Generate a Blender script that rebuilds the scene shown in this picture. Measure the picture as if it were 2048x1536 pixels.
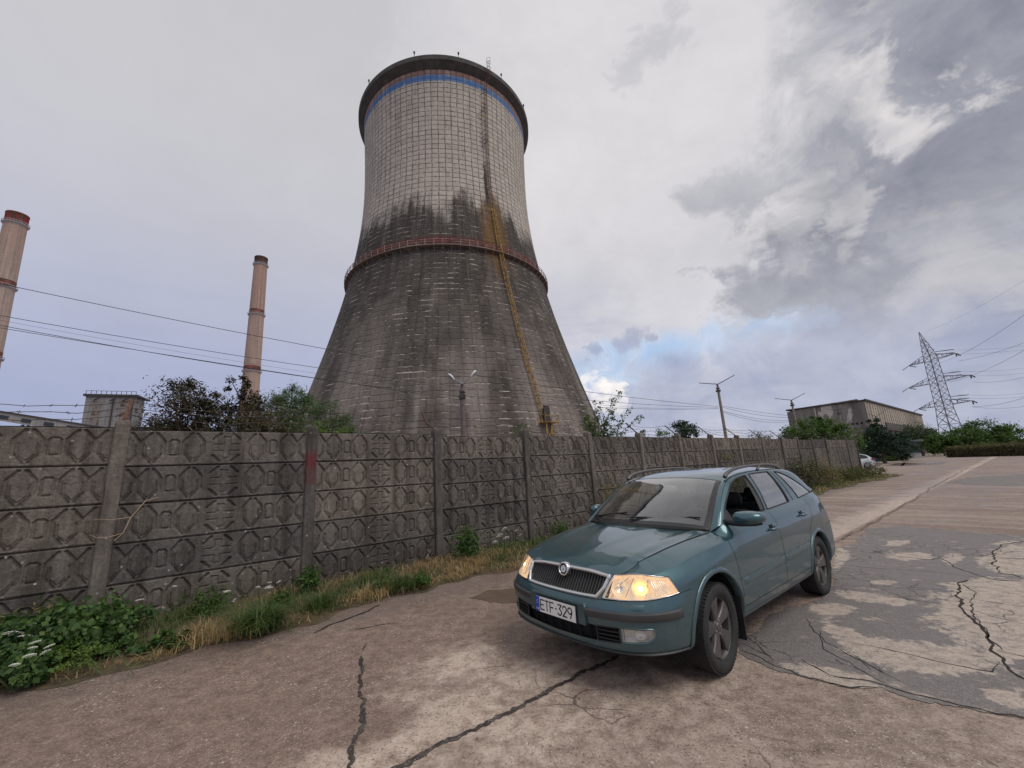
import bpy, bmesh, math, random
import numpy as np
from mathutils import Vector, Matrix

for _o in list(bpy.data.objects):
    bpy.data.objects.remove(_o)
sc = bpy.context.scene
R = math.radians

# ---------------------------------------------------------------- camera
F_PX, PITCH, ROLL, CAMH = 810.06, .21155, -.05542, 1.5819
_f = np.array([0, math.cos(PITCH), math.sin(PITCH)])
_u = np.array([0, -math.sin(PITCH), math.cos(PITCH)])
_r = np.array([1., 0, 0])
CR = math.cos(ROLL) * _r + math.sin(ROLL) * _u
CU = -math.sin(ROLL) * _r + math.cos(ROLL) * _u
CF = _f
cam_d = bpy.data.cameras.new('camera')
cam_d.sensor_fit = 'HORIZONTAL'
cam_d.angle = 2 * math.atan(1024 / F_PX)
cam_d.clip_start = .05
cam_d.clip_end = 6000
cam = bpy.data.objects.new('camera', cam_d)
sc.collection.objects.link(cam)
m = Matrix.Identity(4)
for i in range(3):
    m[i][0] = CR[i]; m[i][1] = CU[i]; m[i][2] = -CF[i]
m[2][3] = CAMH
cam.matrix_world = m
sc.camera = cam


def ray(x, y):
    """direction through a pixel of the 2048x1536 photograph"""
    return (x - 1024) / F_PX * CR + (768 - y) / F_PX * CU + CF


def gpt(x, y, z=0.0):
    d = ray(x, y)
    t = (z - CAMH) / d[2]
    return np.array([d[0] * t, d[1] * t, z])


def at(x, y, Y):
    d = ray(x, y)
    t = Y / d[1]
    return np.array([d[0] * t, Y, CAMH + d[2] * t])


# ---------------------------------------------------------------- world, sun, exposure
sc.view_settings.view_transform = 'Standard'
sc.view_settings.look = 'None'
sc.view_settings.exposure = 0.42
sc.view_settings.gamma = 1.0
sc.view_settings.use_curve_mapping = False


def lin(r, g, b):
    def c(v):
        v /= 255.0
        return v / 12.92 if v <= .04045 else ((v + .055) / 1.055) ** 2.4
    return (c(r), c(g), c(b), 1.0)


class NT:
    """short helpers for a node tree"""
    def __init__(self, tree):
        self.t = tree
        self.n = tree.nodes
        self.l = tree.links

    def node(self, typ, **kw):
        nd = self.n.new(typ)
        for k, v in kw.items():
            setattr(nd, k, v)
        return nd

    def put(self, sock, v):
        if v is None:
            return
        if isinstance(v, bpy.types.NodeSocket):
            self.l.new(v, sock)
        else:
            sock.default_value = v

    def math(self, op, a, b=None, c=None, clamp=False):
        nd = self.node('ShaderNodeMath', operation=op)
        nd.use_clamp = clamp
        self.put(nd.inputs[0], a); self.put(nd.inputs[1], b)
        if c is not None:
            self.put(nd.inputs[2], c)
        return nd.outputs[0]

    def vmath(self, op, a, b=None):
        nd = self.node('ShaderNodeVectorMath', operation=op)
        self.put(nd.inputs[0], a); self.put(nd.inputs[1], b)
        return nd.outputs['Value'] if op in ('DOT_PRODUCT', 'LENGTH', 'DISTANCE') else nd.outputs[0]

    def xyz(self, v):
        nd = self.node('ShaderNodeSeparateXYZ')
        self.put(nd.inputs[0], v)
        return nd.outputs

    def comb(self, x, y, z):
        nd = self.node('ShaderNodeCombineXYZ')
        self.put(nd.inputs[0], x); self.put(nd.inputs[1], y); self.put(nd.inputs[2], z)
        return nd.outputs[0]

    def noise(self, vec, scale, detail=5, rough=.55, dist=0.0, out=0, kind=None):
        nd = self.node('ShaderNodeTexNoise')
        self.put(nd.inputs['Vector'], vec)
        nd.inputs['Scale'].default_value = scale
        nd.inputs['Detail'].default_value = detail
        nd.inputs['Roughness'].default_value = rough
        nd.inputs['Distortion'].default_value = dist
        return nd.outputs[out]

    def voro(self, vec, scale, feature='F1', out=0, rand=1.0):
        nd = self.node('ShaderNodeTexVoronoi', feature=feature)
        self.put(nd.inputs['Vector'], vec)
        nd.inputs['Scale'].default_value = scale
        nd.inputs['Randomness'].default_value = rand
        return nd.outputs[out]

    def sstep(self, v, lo, hi, a=0.0, b=1.0):
        nd = self.node('ShaderNodeMapRange', interpolation_type='SMOOTHSTEP')
        self.put(nd.inputs[0], v); self.put(nd.inputs[1], lo); self.put(nd.inputs[2], hi)
        self.put(nd.inputs[3], a); self.put(nd.inputs[4], b)
        return nd.outputs[0]

    def mix(self, fac, a, b, mode='MIX'):
        nd = self.node('ShaderNodeMix', data_type='RGBA', blend_type=mode)
        self.put(nd.inputs[0], fac); self.put(nd.inputs[6], a); self.put(nd.inputs[7], b)
        return nd.outputs[2]

    def ramp(self, fac, stops, interp='LINEAR'):
        nd = self.node('ShaderNodeValToRGB')
        nd.color_ramp.interpolation = interp
        el = nd.color_ramp.elements
        el[0].position, el[0].color = stops[0]
        el[1].position, el[1].color = stops[-1]
        for p, c in stops[1:-1]:
            e = el.new(p); e.color = c
        self.put(nd.inputs[0], fac)
        return nd.outputs[0]

    def scale(self, v, s):
        nd = self.node('ShaderNodeMapping')
        self.put(nd.inputs[0], v)
        nd.inputs[3].default_value = s
        return nd.outputs[0]

    def bump(self, h, strength=.5, dist=.02, normal=None):
        nd = self.node('ShaderNodeBump')
        nd.inputs['Strength'].default_value = strength
        nd.inputs['Distance'].default_value = dist
        self.put(nd.inputs['Height'], h)
        if normal is not None:
            self.put(nd.inputs['Normal'], normal)
        return nd.outputs[0]


SUN_EL, SUN_AZ = R(57), R(126)            # azimuth clockwise from +Y
world = bpy.data.worlds.new('World')
sc.world = world
world.use_nodes = True


def build_world():
    w = NT(world.node_tree)
    w.n.clear()
    out = w.node('ShaderNodeOutputWorld')
    tc = w.node('ShaderNodeTexCoord')
    d = w.vmath('NORMALIZE', tc.outputs['Generated'])
    dx, dy, dz = w.xyz(d)
    zc = w.math('ADD', w.math('MAXIMUM', dz, 0.0), .14)
    plane = w.comb(w.math('DIVIDE', dx, zc), w.math('DIVIDE', dy, zc), 0.0)
    nc = w.noise(plane, 1.25, 7, .60, .3, out=1)                   # large cloud masses
    nf = w.noise(d, 9.0, 6, .62, .4, out=1)                        # small frayed edges
    big = w.vmath('SUBTRACT', nc, (.5, .5, .5)); small = w.vmath('SUBTRACT', nf, (.5, .5, .5))
    wd = w.vmath('ADD', d, w.vmath('ADD', w.vmath('MULTIPLY', big, (.62, .62, .42)), w.vmath('MULTIPLY', small, (.26, .26, .22))))
    ws = w.vmath('ADD', d, w.vmath('ADD', w.vmath('MULTIPLY', big, (.10, .10, .04)), w.vmath('MULTIPLY', small, (.30, .30, .08))))
    wd = w.vmath('NORMALIZE', wd); ws = w.vmath('NORMALIZE', ws)
    n1_, n2_, n3_ = w.xyz(nc)
    f1_, f2_, f3_ = w.xyz(nf)

    def blobs(lst, vec):
        tot = None
        for (px, py, r0, r1, st) in lst:
            c = ray(px, py); c = c / np.linalg.norm(c)
            v = w.sstep(w.vmath('DOT_PRODUCT', vec, tuple(c)), math.cos(R(r1)), math.cos(R(r0)), 0.0, st)
            tot = v if tot is None else w.math('MAXIMUM', tot, v)
        return tot

    col = w.mix(w.sstep(dz, .10, .75), lin(172, 175, 192), lin(186, 185, 189))
    left = w.sstep(dx, .30, -.60)
    low = w.math('MULTIPLY', w.sstep(dz, .55, .03), w.math('ADD', w.math('MULTIPLY', left, .60), .38))
    col = w.mix(low, col, lin(150, 158, 188))
    right = w.sstep(dx, -.30, .30)
    pale = blobs(((1330, 250, 8, 34, .85), (1450, 600, 6, 26, .8), (1180, 120, 5, 26, .6)), wd)
    col = w.mix(w.math('MULTIPLY', pale, .85), col, lin(208, 205, 206))
    # soft relief of the cloud deck, stronger to the right
    amp = w.math('ADD', .55, w.math('MULTIPLY', right, .65))
    rel = w.math('ADD', w.math('MULTIPLY', w.math('SUBTRACT', n1_, .5), .42), w.math('MULTIPLY', w.math('SUBTRACT', f2_, .5), .16))
    rel = w.math('ADD', 1.0, w.math('MULTIPLY', rel, amp))
    col = w.mix(1.0, col, w.comb(rel, rel, w.math('ADD', w.math('MULTIPLY', rel, .92), .08)), 'MULTIPLY')
    # heavy grey clouds
    dark = blobs(((1960, 60, 6, 17, 1.0), (2040, 250, 6, 16, 1.0), (1900, 190, 4, 12, 1.0), (1700, 340, 5, 13, 1.0), (1600, 300, 2, 9, .7),
                  (1660, 520, 3, 9, 1.0), (1540, 535, 3, 8, .95), (1780, 490, 2, 8, .8), (2060, 430, 4, 13, .9), (1400, 380, 2, 6, .6),
                  (1520, 605, 1, 5, .5), (1320, 60, .5, 3.0, .3), (2350, 300, 8, 24, .9), (1960, 560, 3, 9, .5)), wd)
    thick = w.sstep(w.math('ADD', n2_, w.math('MULTIPLY', w.math('SUBTRACT', f1_, .5), .35)), .24, .50, .62, 1.0)
    shade = w.ramp(w.math('ADD', w.math('MULTIPLY', n3_, .6), w.math('MULTIPLY', f3_, .4)), [(.34, lin(112, 115, 127)), (.64, lin(164, 165, 173))])
    col = w.mix(w.math('MULTIPLY', dark, thick), col, shade)
    rift = blobs(((1750, 165, .8, 5, .85), (1810, 220, .8, 5, .95), (1700, 120, .6, 4.5, .6), (1570, 350, .4, 3, .4),
                  (1660, 440, .6, 4.5, .5), (1990, 540, 1, 7, .4), (1500, 470, 1, 6, .4)), wd)
    col = w.mix(w.math('MULTIPLY', rift, w.sstep(f1_, .30, .62, .30, .85)), col, lin(222, 217, 215))
    # clear gap low in the sky, with blue grey banks below and above it
    gap = blobs(((1230, 742, 1.5, 5.0, 1.0), (1330, 715, 1.5, 4.6, 1.0), (1430, 690, 1.2, 4.0, .95), (1520, 665, .8, 3.0, .8), (1150, 762, 1.0, 4.0, .95), (1590, 645, .4, 2.2, .5)), ws)
    gap = w.math('MULTIPLY', gap, w.sstep(w.math('ADD', f1_, w.math('MULTIPLY', n2_, .4)), .50, .68, .35, 1.0))
    col = w.mix(gap, col, w.mix(w.sstep(f2_, .35, .7), lin(160, 184, 214), lin(190, 200, 218)))
    bank = blobs(((1340, 806, 3, 7, .9), (1480, 778, 3, 7, .85), (1650, 770, 4, 10, .75), (1850, 770, 4, 11, .6), (1560, 840, 3, 9, .75), (1262, 815, 1.5, 4.5, .85), (1265, 688, .3, 1.9, .75), (1195, 712, .2, 1.4, .75), (1500, 690, .5, 3.2, .5)), ws)
    col = w.mix(bank, col, w.ramp(w.math('ADD', w.math('MULTIPLY', f3_, .7), w.math('MULTIPLY', n1_, .3)), [(.36, lin(146, 153, 178)), (.62, lin(172, 176, 193))]))
    white = blobs(((1192, 778, .5, 2.6, 1.0), (1222, 780, .2, 1.8, .8), (1165, 774, .4, 2.0, .7), (1215, 806, .3, 2.2, .6)), ws)
    col = w.mix(w.math('MULTIPLY', white, w.sstep(f2_, .38, .58)), col, lin(240, 233, 228))
    below = w.sstep(dz, 0.0, -.08)
    col = w.mix(below, col, lin(120, 118, 116))
    cl = w.node('ShaderNodeBackground')
    w.put(cl.inputs[0], col)
    cl.inputs[1].default_value = .91
    sky = w.node('ShaderNodeTexSky', sky_type='NISHITA')
    sky.sun_disc = False
    sky.sun_elevation = SUN_EL
    sky.sun_rotation = SUN_AZ
    nb = w.node('ShaderNodeBackground')
    w.l.new(sky.outputs[0], nb.inputs[0])
    nb.inputs[1].default_value = .10
    ms = w.node('ShaderNodeMixShader')
    ms.inputs[0].default_value = .97
    w.l.new(nb.outputs[0], ms.inputs[1]); w.l.new(cl.outputs[0], ms.inputs[2])
    w.l.new(ms.outputs[0], out.inputs[0])


build_world()
sun_d = bpy.data.lights.new('sun', 'SUN')
sun_d.energy = 1.25
sun_d.angle = R(36)
sun_d.color = (1.0, .965, .92)
sun = bpy.data.objects.new('sun', sun_d)
sc.collection.objects.link(sun)
_s = Vector((math.sin(SUN_AZ) * math.cos(SUN_EL), math.cos(SUN_AZ) * math.cos(SUN_EL), math.sin(SUN_EL)))
sun.rotation_euler = _s.to_track_quat('Z', 'Y').to_euler()
sun.location = (60, -40, 150)

# ---------------------------------------------------------------- object helpers
COL = sc.collection
rng = np.random.default_rng(7)
random.seed(7)


class MB:
    def __init__(self):
        self.v = []
        self.f = []

    def add(self, vs, fs):
        o = len(self.v)
        self.v += [tuple(map(float, p)) for p in vs]
        self.f += [tuple(i + o for i in f) for f in fs]
        return o

    def box(self, c, s, rz=0.0, M=None):
        x, y, z = s[0] / 2, s[1] / 2, s[2] / 2
        vs = [(-x, -y, -z), (x, -y, -z), (x, y, -z), (-x, y, -z), (-x, -y, z), (x, -y, z), (x, y, z), (-x, y, z)]
        if M is not None:
            vs = [tuple((M @ Vector(p)) + Vector(c)) for p in vs]
        else:
            cs, sn = math.cos(rz), math.sin(rz)
            vs = [(c[0] + cs * a - sn * b, c[1] + sn * a + cs * b, c[2] + d) for a, b, d in vs]
        self.add(vs, [(0, 3, 2, 1), (4, 5, 6, 7), (0, 1, 5, 4), (1, 2, 6, 5), (2, 3, 7, 6), (3, 0, 4, 7)])

    def bar(self, a, b, w, h=None):
        """square bar between two points"""
        a, b = Vector(a), Vector(b)
        h = h or w
        d = (b - a)
        if d.length < 1e-6:
            return
        q = d.to_track_quat('Z', 'Y').to_matrix()
        vs = []
        for p in (a, b):
            for sx, sy in ((-1, -1), (1, -1), (1, 1), (-1, 1)):
                vs.append(p + q @ Vector((sx * w / 2, sy * h / 2, 0)))
        self.add(vs, [(0, 3, 2, 1), (4, 5, 6, 7), (0, 1, 5, 4), (1, 2, 6, 5), (2, 3, 7, 6), (3, 0, 4, 7)])

    def tube(self, pts, r, n=8, cap=True, closed=False):
        P = [Vector(p) for p in pts]
        m_ = len(P)
        rr = r if isinstance(r, (list, tuple, np.ndarray)) else [r] * m_
        up = None
        rings = []
        for i, p in enumerate(P):
            if closed:
                d = P[(i + 1) % m_] - P[i - 1]
            else:
                d = P[min(i + 1, m_ - 1)] - P[max(i - 1, 0)]
            d.normalize()
            if up is None:
                up = Vector((0, 0, 1)) if abs(d.z) < .9 else Vector((1, 0, 0))
            s = d.cross(up)
            if s.length < 1e-5:
                s = d.orthogonal()
            s.normalize()
            up = s.cross(d)
            rings.append([p + (s * math.cos(t) + up * math.sin(t)) * rr[i] for t in [2 * math.pi * k / n for k in range(n)]])
        vs = [v for rg in rings for v in rg]
        fs = []
        last = m_ if closed else m_ - 1
        for i in range(last):
            j = (i + 1) % m_
            for k in range(n):
                k2 = (k + 1) % n
                fs.append((i * n + k, i * n + k2, j * n + k2, j * n + k))
        if cap and not closed:
            fs.append(tuple(range(n - 1, -1, -1)))
            fs.append(tuple((m_ - 1) * n + k for k in range(n)))
        self.add(vs, fs)

    def lathe(self, prof, n=32, axis='z', c=(0, 0, 0), a0=0.0, a1=2 * math.pi):
        full = abs(a1 - a0 - 2 * math.pi) < 1e-6
        cnt = n if full else n + 1
        vs = []
        for i in range(cnt):
            t = a0 + (a1 - a0) * i / n
            for (r, h) in prof:
                if axis == 'z':
                    vs.append((c[0] + r * math.cos(t), c[1] + r * math.sin(t), c[2] + h))
                else:
                    vs.append((c[0] + r * math.cos(t), c[1] + h, c[2] + r * math.sin(t)))
        m_ = len(prof)
        fs = []
        for i in range(n):
            j = (i + 1) % cnt
            for k in range(m_ - 1):
                q = (i * m_ + k, j * m_ + k, j * m_ + k + 1, i * m_ + k + 1)
                fs.append(q if axis == 'z' else q[::-1])
        self.add(vs, fs)

    def prism(self, poly, z0, z1, M=None):
        """polygon in xy extruded in z, optional matrix"""
        n = len(poly)
        vs = [(p[0], p[1], z0) for p in poly] + [(p[0], p[1], z1) for p in poly]
        if M is not None:
            vs = [tuple(M @ Vector(p)) for p in vs]
        fs = [tuple(range(n - 1, -1, -1)), tuple(range(n, 2 * n))]
        for i in range(n):
            j = (i + 1) % n
            fs.append((i, j, j + n, i + n))
        self.add(vs, fs)

    def grid(self, G, flip=False, closed_u=False):
        """G[i][j] points"""
        a, b = len(G), len(G[0])
        vs = [p for row in G for p in row]
        fs = []
        for i in range(a if closed_u else a - 1):
            i2 = (i + 1) % a
            for j in range(b - 1):
                q = (i * b + j, i2 * b + j, i2 * b + j + 1, i * b + j + 1)
                fs.append(q[::-1] if flip else q)
        self.add(vs, fs)

    def mesh(self, name):
        me = bpy.data.meshes.new(name)
        me.from_pydata(self.v, [], self.f)
        me.update()
        return me


def obj(name, mb, mat, parent=None, smooth=None, loc=None, weld=0.0):
    me = mb if isinstance(mb, bpy.types.Mesh) else mb.mesh(name)
    if weld:
        bm = bmesh.new(); bm.from_mesh(me)
        bmesh.ops.remove_doubles(bm, verts=bm.verts, dist=weld)
        bm.to_mesh(me); bm.free()
    if mat is not None and not me.materials:
        me.materials.append(mat)
    if smooth is not None:
        for p in me.polygons:
            p.use_smooth = True
        if smooth < 180:
            me.set_sharp_from_angle(angle=R(smooth))
    o = bpy.data.objects.new(name, me)
    COL.objects.link(o)
    if parent is not None:
        o.parent = parent
    if loc is not None:
        o.location = loc
    return o


def tag(o, label, cat, group=None):
    o['label'] = label
    o['category'] = cat
    if group:
        o['group'] = group
    return o


def thing(name, label, cat, loc=(0, 0, 0), rz=0.0, group=None):
    o = bpy.data.objects.new(name, None)
    COL.objects.link(o)
    o.empty_display_size = .3
    o.location = tuple(loc)
    o.rotation_euler = (0, 0, rz)
    return tag(o, label, cat, group)


def struct(name, mb, mat, smooth=None):
    o = obj(name, mb, mat, None, smooth)
    o['kind'] = 'structure'
    return o


def np_mesh(name, V, F, mat):
    """V (n,3) float, F (m,k) int with constant k"""
    V = np.asarray(V, np.float32); F = np.asarray(F, np.int32)
    me = bpy.data.meshes.new(name)
    me.vertices.add(len(V)); me.vertices.foreach_set('co', V.ravel())
    k = F.shape[1]
    me.loops.add(F.size); me.loops.foreach_set('vertex_index', F.ravel())
    me.polygons.add(len(F))
    me.polygons.foreach_set('loop_start', np.arange(0, F.size, k, dtype=np.int32))
    me.update(calc_edges=True)
    me.validate()
    if mat:
        me.materials.append(mat)
    return me


# ---------------------------------------------------------------- materials
def new_mat(name):
    mt = bpy.data.materials.new(name)
    mt.use_nodes = True
    t = NT(mt.node_tree)
    b = t.n['Principled BSDF']
    return mt, t, b


def flat(name, col, rough=.6, metal=0.0, var=.12, scale=6.0, bump=0.0, coat=0.0, spec=.5):
    """surface with slight mottling"""
    mt, t, b = new_mat(name)
    tc = t.node('ShaderNodeTexCoord').outputs['Object']
    n = t.noise(tc, scale, 6, .6)
    c = (*col[:3], 1.0)
    lo = tuple(v * (1 - var) for v in col[:3]) + (1.0,)
    hi = tuple(min(1, v * (1 + var)) for v in col[:3]) + (1.0,)
    t.put(b.inputs['Base Color'], t.ramp(n, [(.3, lo), (.7, hi)]))
    b.inputs['Roughness'].default_value = rough
    b.inputs['Metallic'].default_value = metal
    b.inputs['Coat Weight'].default_value = coat
    b.inputs['Specular IOR Level'].default_value = spec
    if bump:
        t.put(b.inputs['Normal'], t.bump(t.noise(tc, scale * 8, 5, .6), bump, .01))
    return mt


def rust_metal(name, col, rust=.4, rough=.6, scale=4.0):
    mt, t, b = new_mat(name)
    tc = t.node('ShaderNodeTexCoord').outputs['Object']
    n = t.noise(tc, scale, 8, .65, .3)
    k = t.sstep(n, .62 - rust * .4, .72 - rust * .3)
    rc = t.ramp(t.noise(tc, scale * 4, 5, .6), [(.3, (.055, .028, .018, 1)), (.7, (.15, .078, .046, 1))])
    t.put(b.inputs['Base Color'], t.mix(k, (*col[:3], 1), rc))
    t.put(b.inputs['Roughness'], t.sstep(k, 0, 1, rough, .85))
    b.inputs['Metallic'].default_value = .15
    return mt


def leaf_mat(name, cols, trans=.35, rough=.55):
    mt, t, b = new_mat(name)
    geo = t.node('ShaderNodeNewGeometry')
    rnd = geo.outputs['Random Per Island']
    tc = t.node('ShaderNodeTexCoord').outputs['Object']
    k = t.math('ADD', t.math('MULTIPLY', rnd, .7), t.math('MULTIPLY', t.noise(tc, 1.6, 3), .45), clamp=True)
    st = [(i / (len(cols) - 1) * .8 + .1, (*c, 1)) for i, c in enumerate(cols)]
    c = t.ramp(k, st)
    t.put(b.inputs['Base Color'], c)
    b.inputs['Roughness'].default_value = rough
    b.inputs['Specular IOR Level'].default_value = .3
    tr = t.node('ShaderNodeBsdfTranslucent')
    t.put(tr.inputs[0], t.mix(1.0, c, (1.25, 1.3, .7, 1), 'MULTIPLY'))
    ms = t.node('ShaderNodeMixShader')
    ms.inputs[0].default_value = trans
    out = t.n['Material Output']
    t.l.new(b.outputs[0], ms.inputs[1]); t.l.new(tr.outputs[0], ms.inputs[2])
    t.l.new(ms.outputs[0], out.inputs[0])
    return mt


def glass_mat(name, tint=(.75, .82, .78), rough=.02, ior=1.5, dirt=.06, refl=1.0, expo=4.0, base=.075):
    """thin pane: tinted see-through with Fresnel reflection"""
    mt, t, b = new_mat(name)
    tr = t.node('ShaderNodeBsdfTransparent')
    tr.inputs[0].default_value = (*tint, 1)
    gl = t.node('ShaderNodeBsdfGlossy')
    gl.inputs['Roughness'].default_value = rough
    gl.inputs['Color'].default_value = (refl, refl, refl, 1)
    lw = t.node('ShaderNodeLayerWeight')
    lw.inputs[0].default_value = .5
    ms = t.node('ShaderNodeMixShader')
    t.put(ms.inputs[0], t.math('ADD', t.math('MULTIPLY', t.math('POWER', lw.outputs['Facing'], expo), .95), base, clamp=True))
    t.l.new(tr.outputs[0], ms.inputs[1]); t.l.new(gl.outputs[0], ms.inputs[2])
    df = t.node('ShaderNodeBsdfDiffuse')
    df.inputs[0].default_value = (.42, .42, .39, 1)
    m2 = t.node('ShaderNodeMixShader')
    tc = t.node('ShaderNodeTexCoord').outputs['Object']
    t.put(m2.inputs[0], t.sstep(t.noise(tc, 5, 6, .6), .35, .8, dirt * .4, dirt * 2))
    t.l.new(ms.outputs[0], m2.inputs[1]); t.l.new(df.outputs[0], m2.inputs[2])
    t.l.new(m2.outputs[0], t.n['Material Output'].inputs[0])
    return mt


# fence / road frame: a along the fence, b away from it towards the road
FP0 = np.array([-5.085, 5.191]); FPHI = .68299; BAY = 2.2735
FT = np.array([math.cos(FPHI), math.sin(FPHI)]); FN = np.array([math.sin(FPHI), -math.cos(FPHI)])


def ab(a, b, z=0.0):
    p = FP0 + FT * a + FN * b
    return (float(p[0]), float(p[1]), z)


def to_ab(p):
    d = np.asarray(p[:2]) - FP0
    return float(d @ FT), float(d @ FN)
# ================================================================ ground and road
def pline(px, jit=0.0, step=.06, z=0.0):
    """polyline on the ground through photo points, with fine jitter"""
    P = [gpt(x, y)[:2] for x, y in px]
    out = []
    for i in range(len(P) - 1):
        a, b = P[i], P[i + 1]
        L = np.linalg.norm(b - a); n = max(1, int(L / step))
        nr = np.array([-(b - a)[1], (b - a)[0]]) / (L + 1e-9)
        for k in range(n):
            out.append([a + (b - a) * k / n, nr])
    out.append([P[-1], out[-1][1]])
    m_ = len(out)
    w = np.zeros(m_)
    for per, am in ((23, 1.7), (9, 1.2), (4, .9), (2, .6)):
        kn = rng.normal(0, 1, m_ // per + 3)
        w += np.interp(np.arange(m_) / per, np.arange(len(kn)), kn) * am * jit
    w *= np.minimum(1, np.minimum(np.arange(m_), m_ - 1 - np.arange(m_)) / 6)
    return [p + q * w[i] for i, (p, q) in enumerate(out)]


def ground_mat():
    mt, t, b = new_mat('worn_asphalt_road')
    P = t.node('ShaderNodeNewGeometry').outputs['Position']
    x, y, z = t.xyz(P)
    a = t.math('ADD', t.math('MULTIPLY', t.math('SUBTRACT', x, FP0[0]), FT[0]), t.math('MULTIPLY', t.math('SUBTRACT', y, FP0[1]), FT[1]))
    c = t.math('ADD', t.math('MULTIPLY', t.math('SUBTRACT', x, FP0[0]), FN[0]), t.math('MULTIPLY', t.math('SUBTRACT', y, FP0[1]), FN[1]))
    ab_ = t.comb(a, c, 0.0)
    big = t.noise(P, .22, 6, .6, .6)
    mid = t.noise(P, 1.3, 7, .62, .5)
    fine = t.noise(P, 9, 6, .65)
    grit = t.noise(P, 70, 3, .6)
    stretch = t.noise(t.scale(t.vmath('ADD', ab_, t.vmath('MULTIPLY', t.noise(P, .5, 3, out=1), (1.5, 1.5, 0))), (1.6, .16, 1)), 1.0, 7, .62, .6)
    # brown bitumen surface, worn through to paler stone in places
    brown = t.ramp(fine, [(.28, lin(100, 82, 71)), (.5, lin(128, 108, 95)), (.75, lin(152, 131, 117))])
    pale = t.ramp(fine, [(.28, lin(162, 142, 127)), (.5, lin(188, 169, 153)), (.75, lin(206, 189, 173))])
    # near the camera the pale slab lies between the transverse crack and the joint
    p0 = to_ab(gpt(722, 1300)); p1 = to_ab(gpt(600, 1480))
    slab = t.sstep(t.math('ADD', t.math('ADD', a, t.math('MULTIPLY', t.math('SUBTRACT', c, p0[1]), .10)), t.math('MULTIPLY', t.math('SUBTRACT', mid, .5), 1.3)), p0[0] - .25, p0[0] + .12)
    strip = t.sstep(t.math('ADD', c, t.math('MULTIPLY', t.math('SUBTRACT', mid, .5), 1.6)), 3.35, 3.95)
    left_low = t.sstep(t.math('ADD', c, t.math('MULTIPLY', t.math('SUBTRACT', mid, .5), 1.2)), 4.25, 4.55)
    k1 = t.math('MAXIMUM', t.math('MULTIPLY', slab, strip), left_low)
    near = t.sstep(a, 7.5, 4.5)
    wear = t.sstep(t.math('ADD', mid, t.math('MULTIPLY', t.math('SUBTRACT', fine, .5), .5)), .36, .62)
    k_near = t.math('MULTIPLY', t.math('MULTIPLY', k1, near), t.math('ADD', .35, t.math('MULTIPLY', wear, .65)))
    right_brown = t.sstep(t.math('ADD', c, t.math('MULTIPLY', t.math('SUBTRACT', mid, .5), 1.6)), 5.0, 5.9)
    k_near = t.math('MULTIPLY', k_near, t.math('SUBTRACT', 1.0, t.math('MULTIPLY', right_brown, .55)))
    far = t.math('MULTIPLY', t.sstep(a, 5.5, 10), t.sstep(stretch, .38, .66))
    # pale dusty band left of the longitudinal joint
    dj = t.math('SUBTRACT', 4.62, c)
    band = t.math('MULTIPLY', t.sstep(dj, -.06, .02), t.sstep(t.math('ADD', dj, t.math('MULTIPLY', t.math('SUBTRACT', mid, .5), 1.1)), .95, .25))
    band = t.math('MULTIPLY', band, t.sstep(a, 6.5, 9))
    k = t.math('MAXIMUM', k_near, t.math('MAXIMUM', t.math('MULTIPLY', far, .45), t.math('MULTIPLY', band, .9)))
    col = t.mix(k, brown, pale)
    # grey dust along the verge
    verge = t.math('MULTIPLY', t.sstep(t.math('ADD', c, t.math('MULTIPLY', t.math('SUBTRACT', fine, .5), .8)), 2.35, 1.9), t.sstep(a, 40, 30))
    col = t.mix(t.math('MULTIPLY', verge, .55), col, lin(104, 93, 88))
    # far lanes, alternately greyer and pinker
    lanes = t.sstep(t.noise(t.scale(ab_, (.05, .55, 1)), 1.0, 4, .6), .45, .6)
    col = t.mix(t.math('MULTIPLY', t.math('MULTIPLY', lanes, t.sstep(a, 9, 16)), .5), col, lin(128, 119, 118))
    # stains
    st = t.sstep(t.noise(P, 2.1, 8, .7, 1.1), .60, .70)
    col = t.mix(t.math('MULTIPLY', st, .38), col, lin(88, 76, 70))
    blot = t.sstep(t.noise(P, 6.5, 4, .6, 1.5), .665, .70)
    col = t.mix(t.math('MULTIPLY', blot, .7), col, lin(74, 64, 59))
    col = t.mix(t.sstep(big, .35, .7, 0, .22), col, lin(98, 84, 78))
    # stones
    v = t.node('ShaderNodeTexVoronoi', feature='F1')
    t.put(v.inputs['Vector'], P); v.inputs['Scale'].default_value = 74
    cr = t.xyz(v.outputs['Color'])
    dist = v.outputs['Distance']
    stone = t.sstep(dist, .42, .30)
    clus = t.sstep(t.noise(P, 1.7, 4, .6), .42, .62, .25, 1.0)
    lightst = t.math('MULTIPLY', t.math('MULTIPLY', stone, t.sstep(cr[0], .72, .80)), clus)
    darkst = t.math('MULTIPLY', stone, t.sstep(cr[1], .74, .80))
    v2 = t.node('ShaderNodeTexVoronoi', feature='F1')
    t.put(v2.inputs['Vector'], P); v2.inputs['Scale'].default_value = 34
    c2 = t.xyz(v2.outputs['Color'])
    big_light = t.math('MULTIPLY', t.sstep(v2.outputs['Distance'], .34, .24), t.math('MULTIPLY', t.sstep(c2[0], .93, .95), clus))
    big_dark = t.math('MULTIPLY', t.sstep(v2.outputs['Distance'], .36, .26), t.sstep(c2[1], .86, .90))
    col = t.mix(t.math('MULTIPLY', darkst, .62), col, lin(72, 60, 55))
    col = t.mix(t.math('MULTIPLY', lightst, .75), col, lin(198, 184, 172))
    col = t.mix(t.math('MULTIPLY', big_dark, .5), col, lin(78, 66, 60))
    col = t.mix(t.math('MULTIPLY', big_light, .75), col, lin(206, 195, 186))
    speck = t.noise(P, 42, 5, .82)
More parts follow.
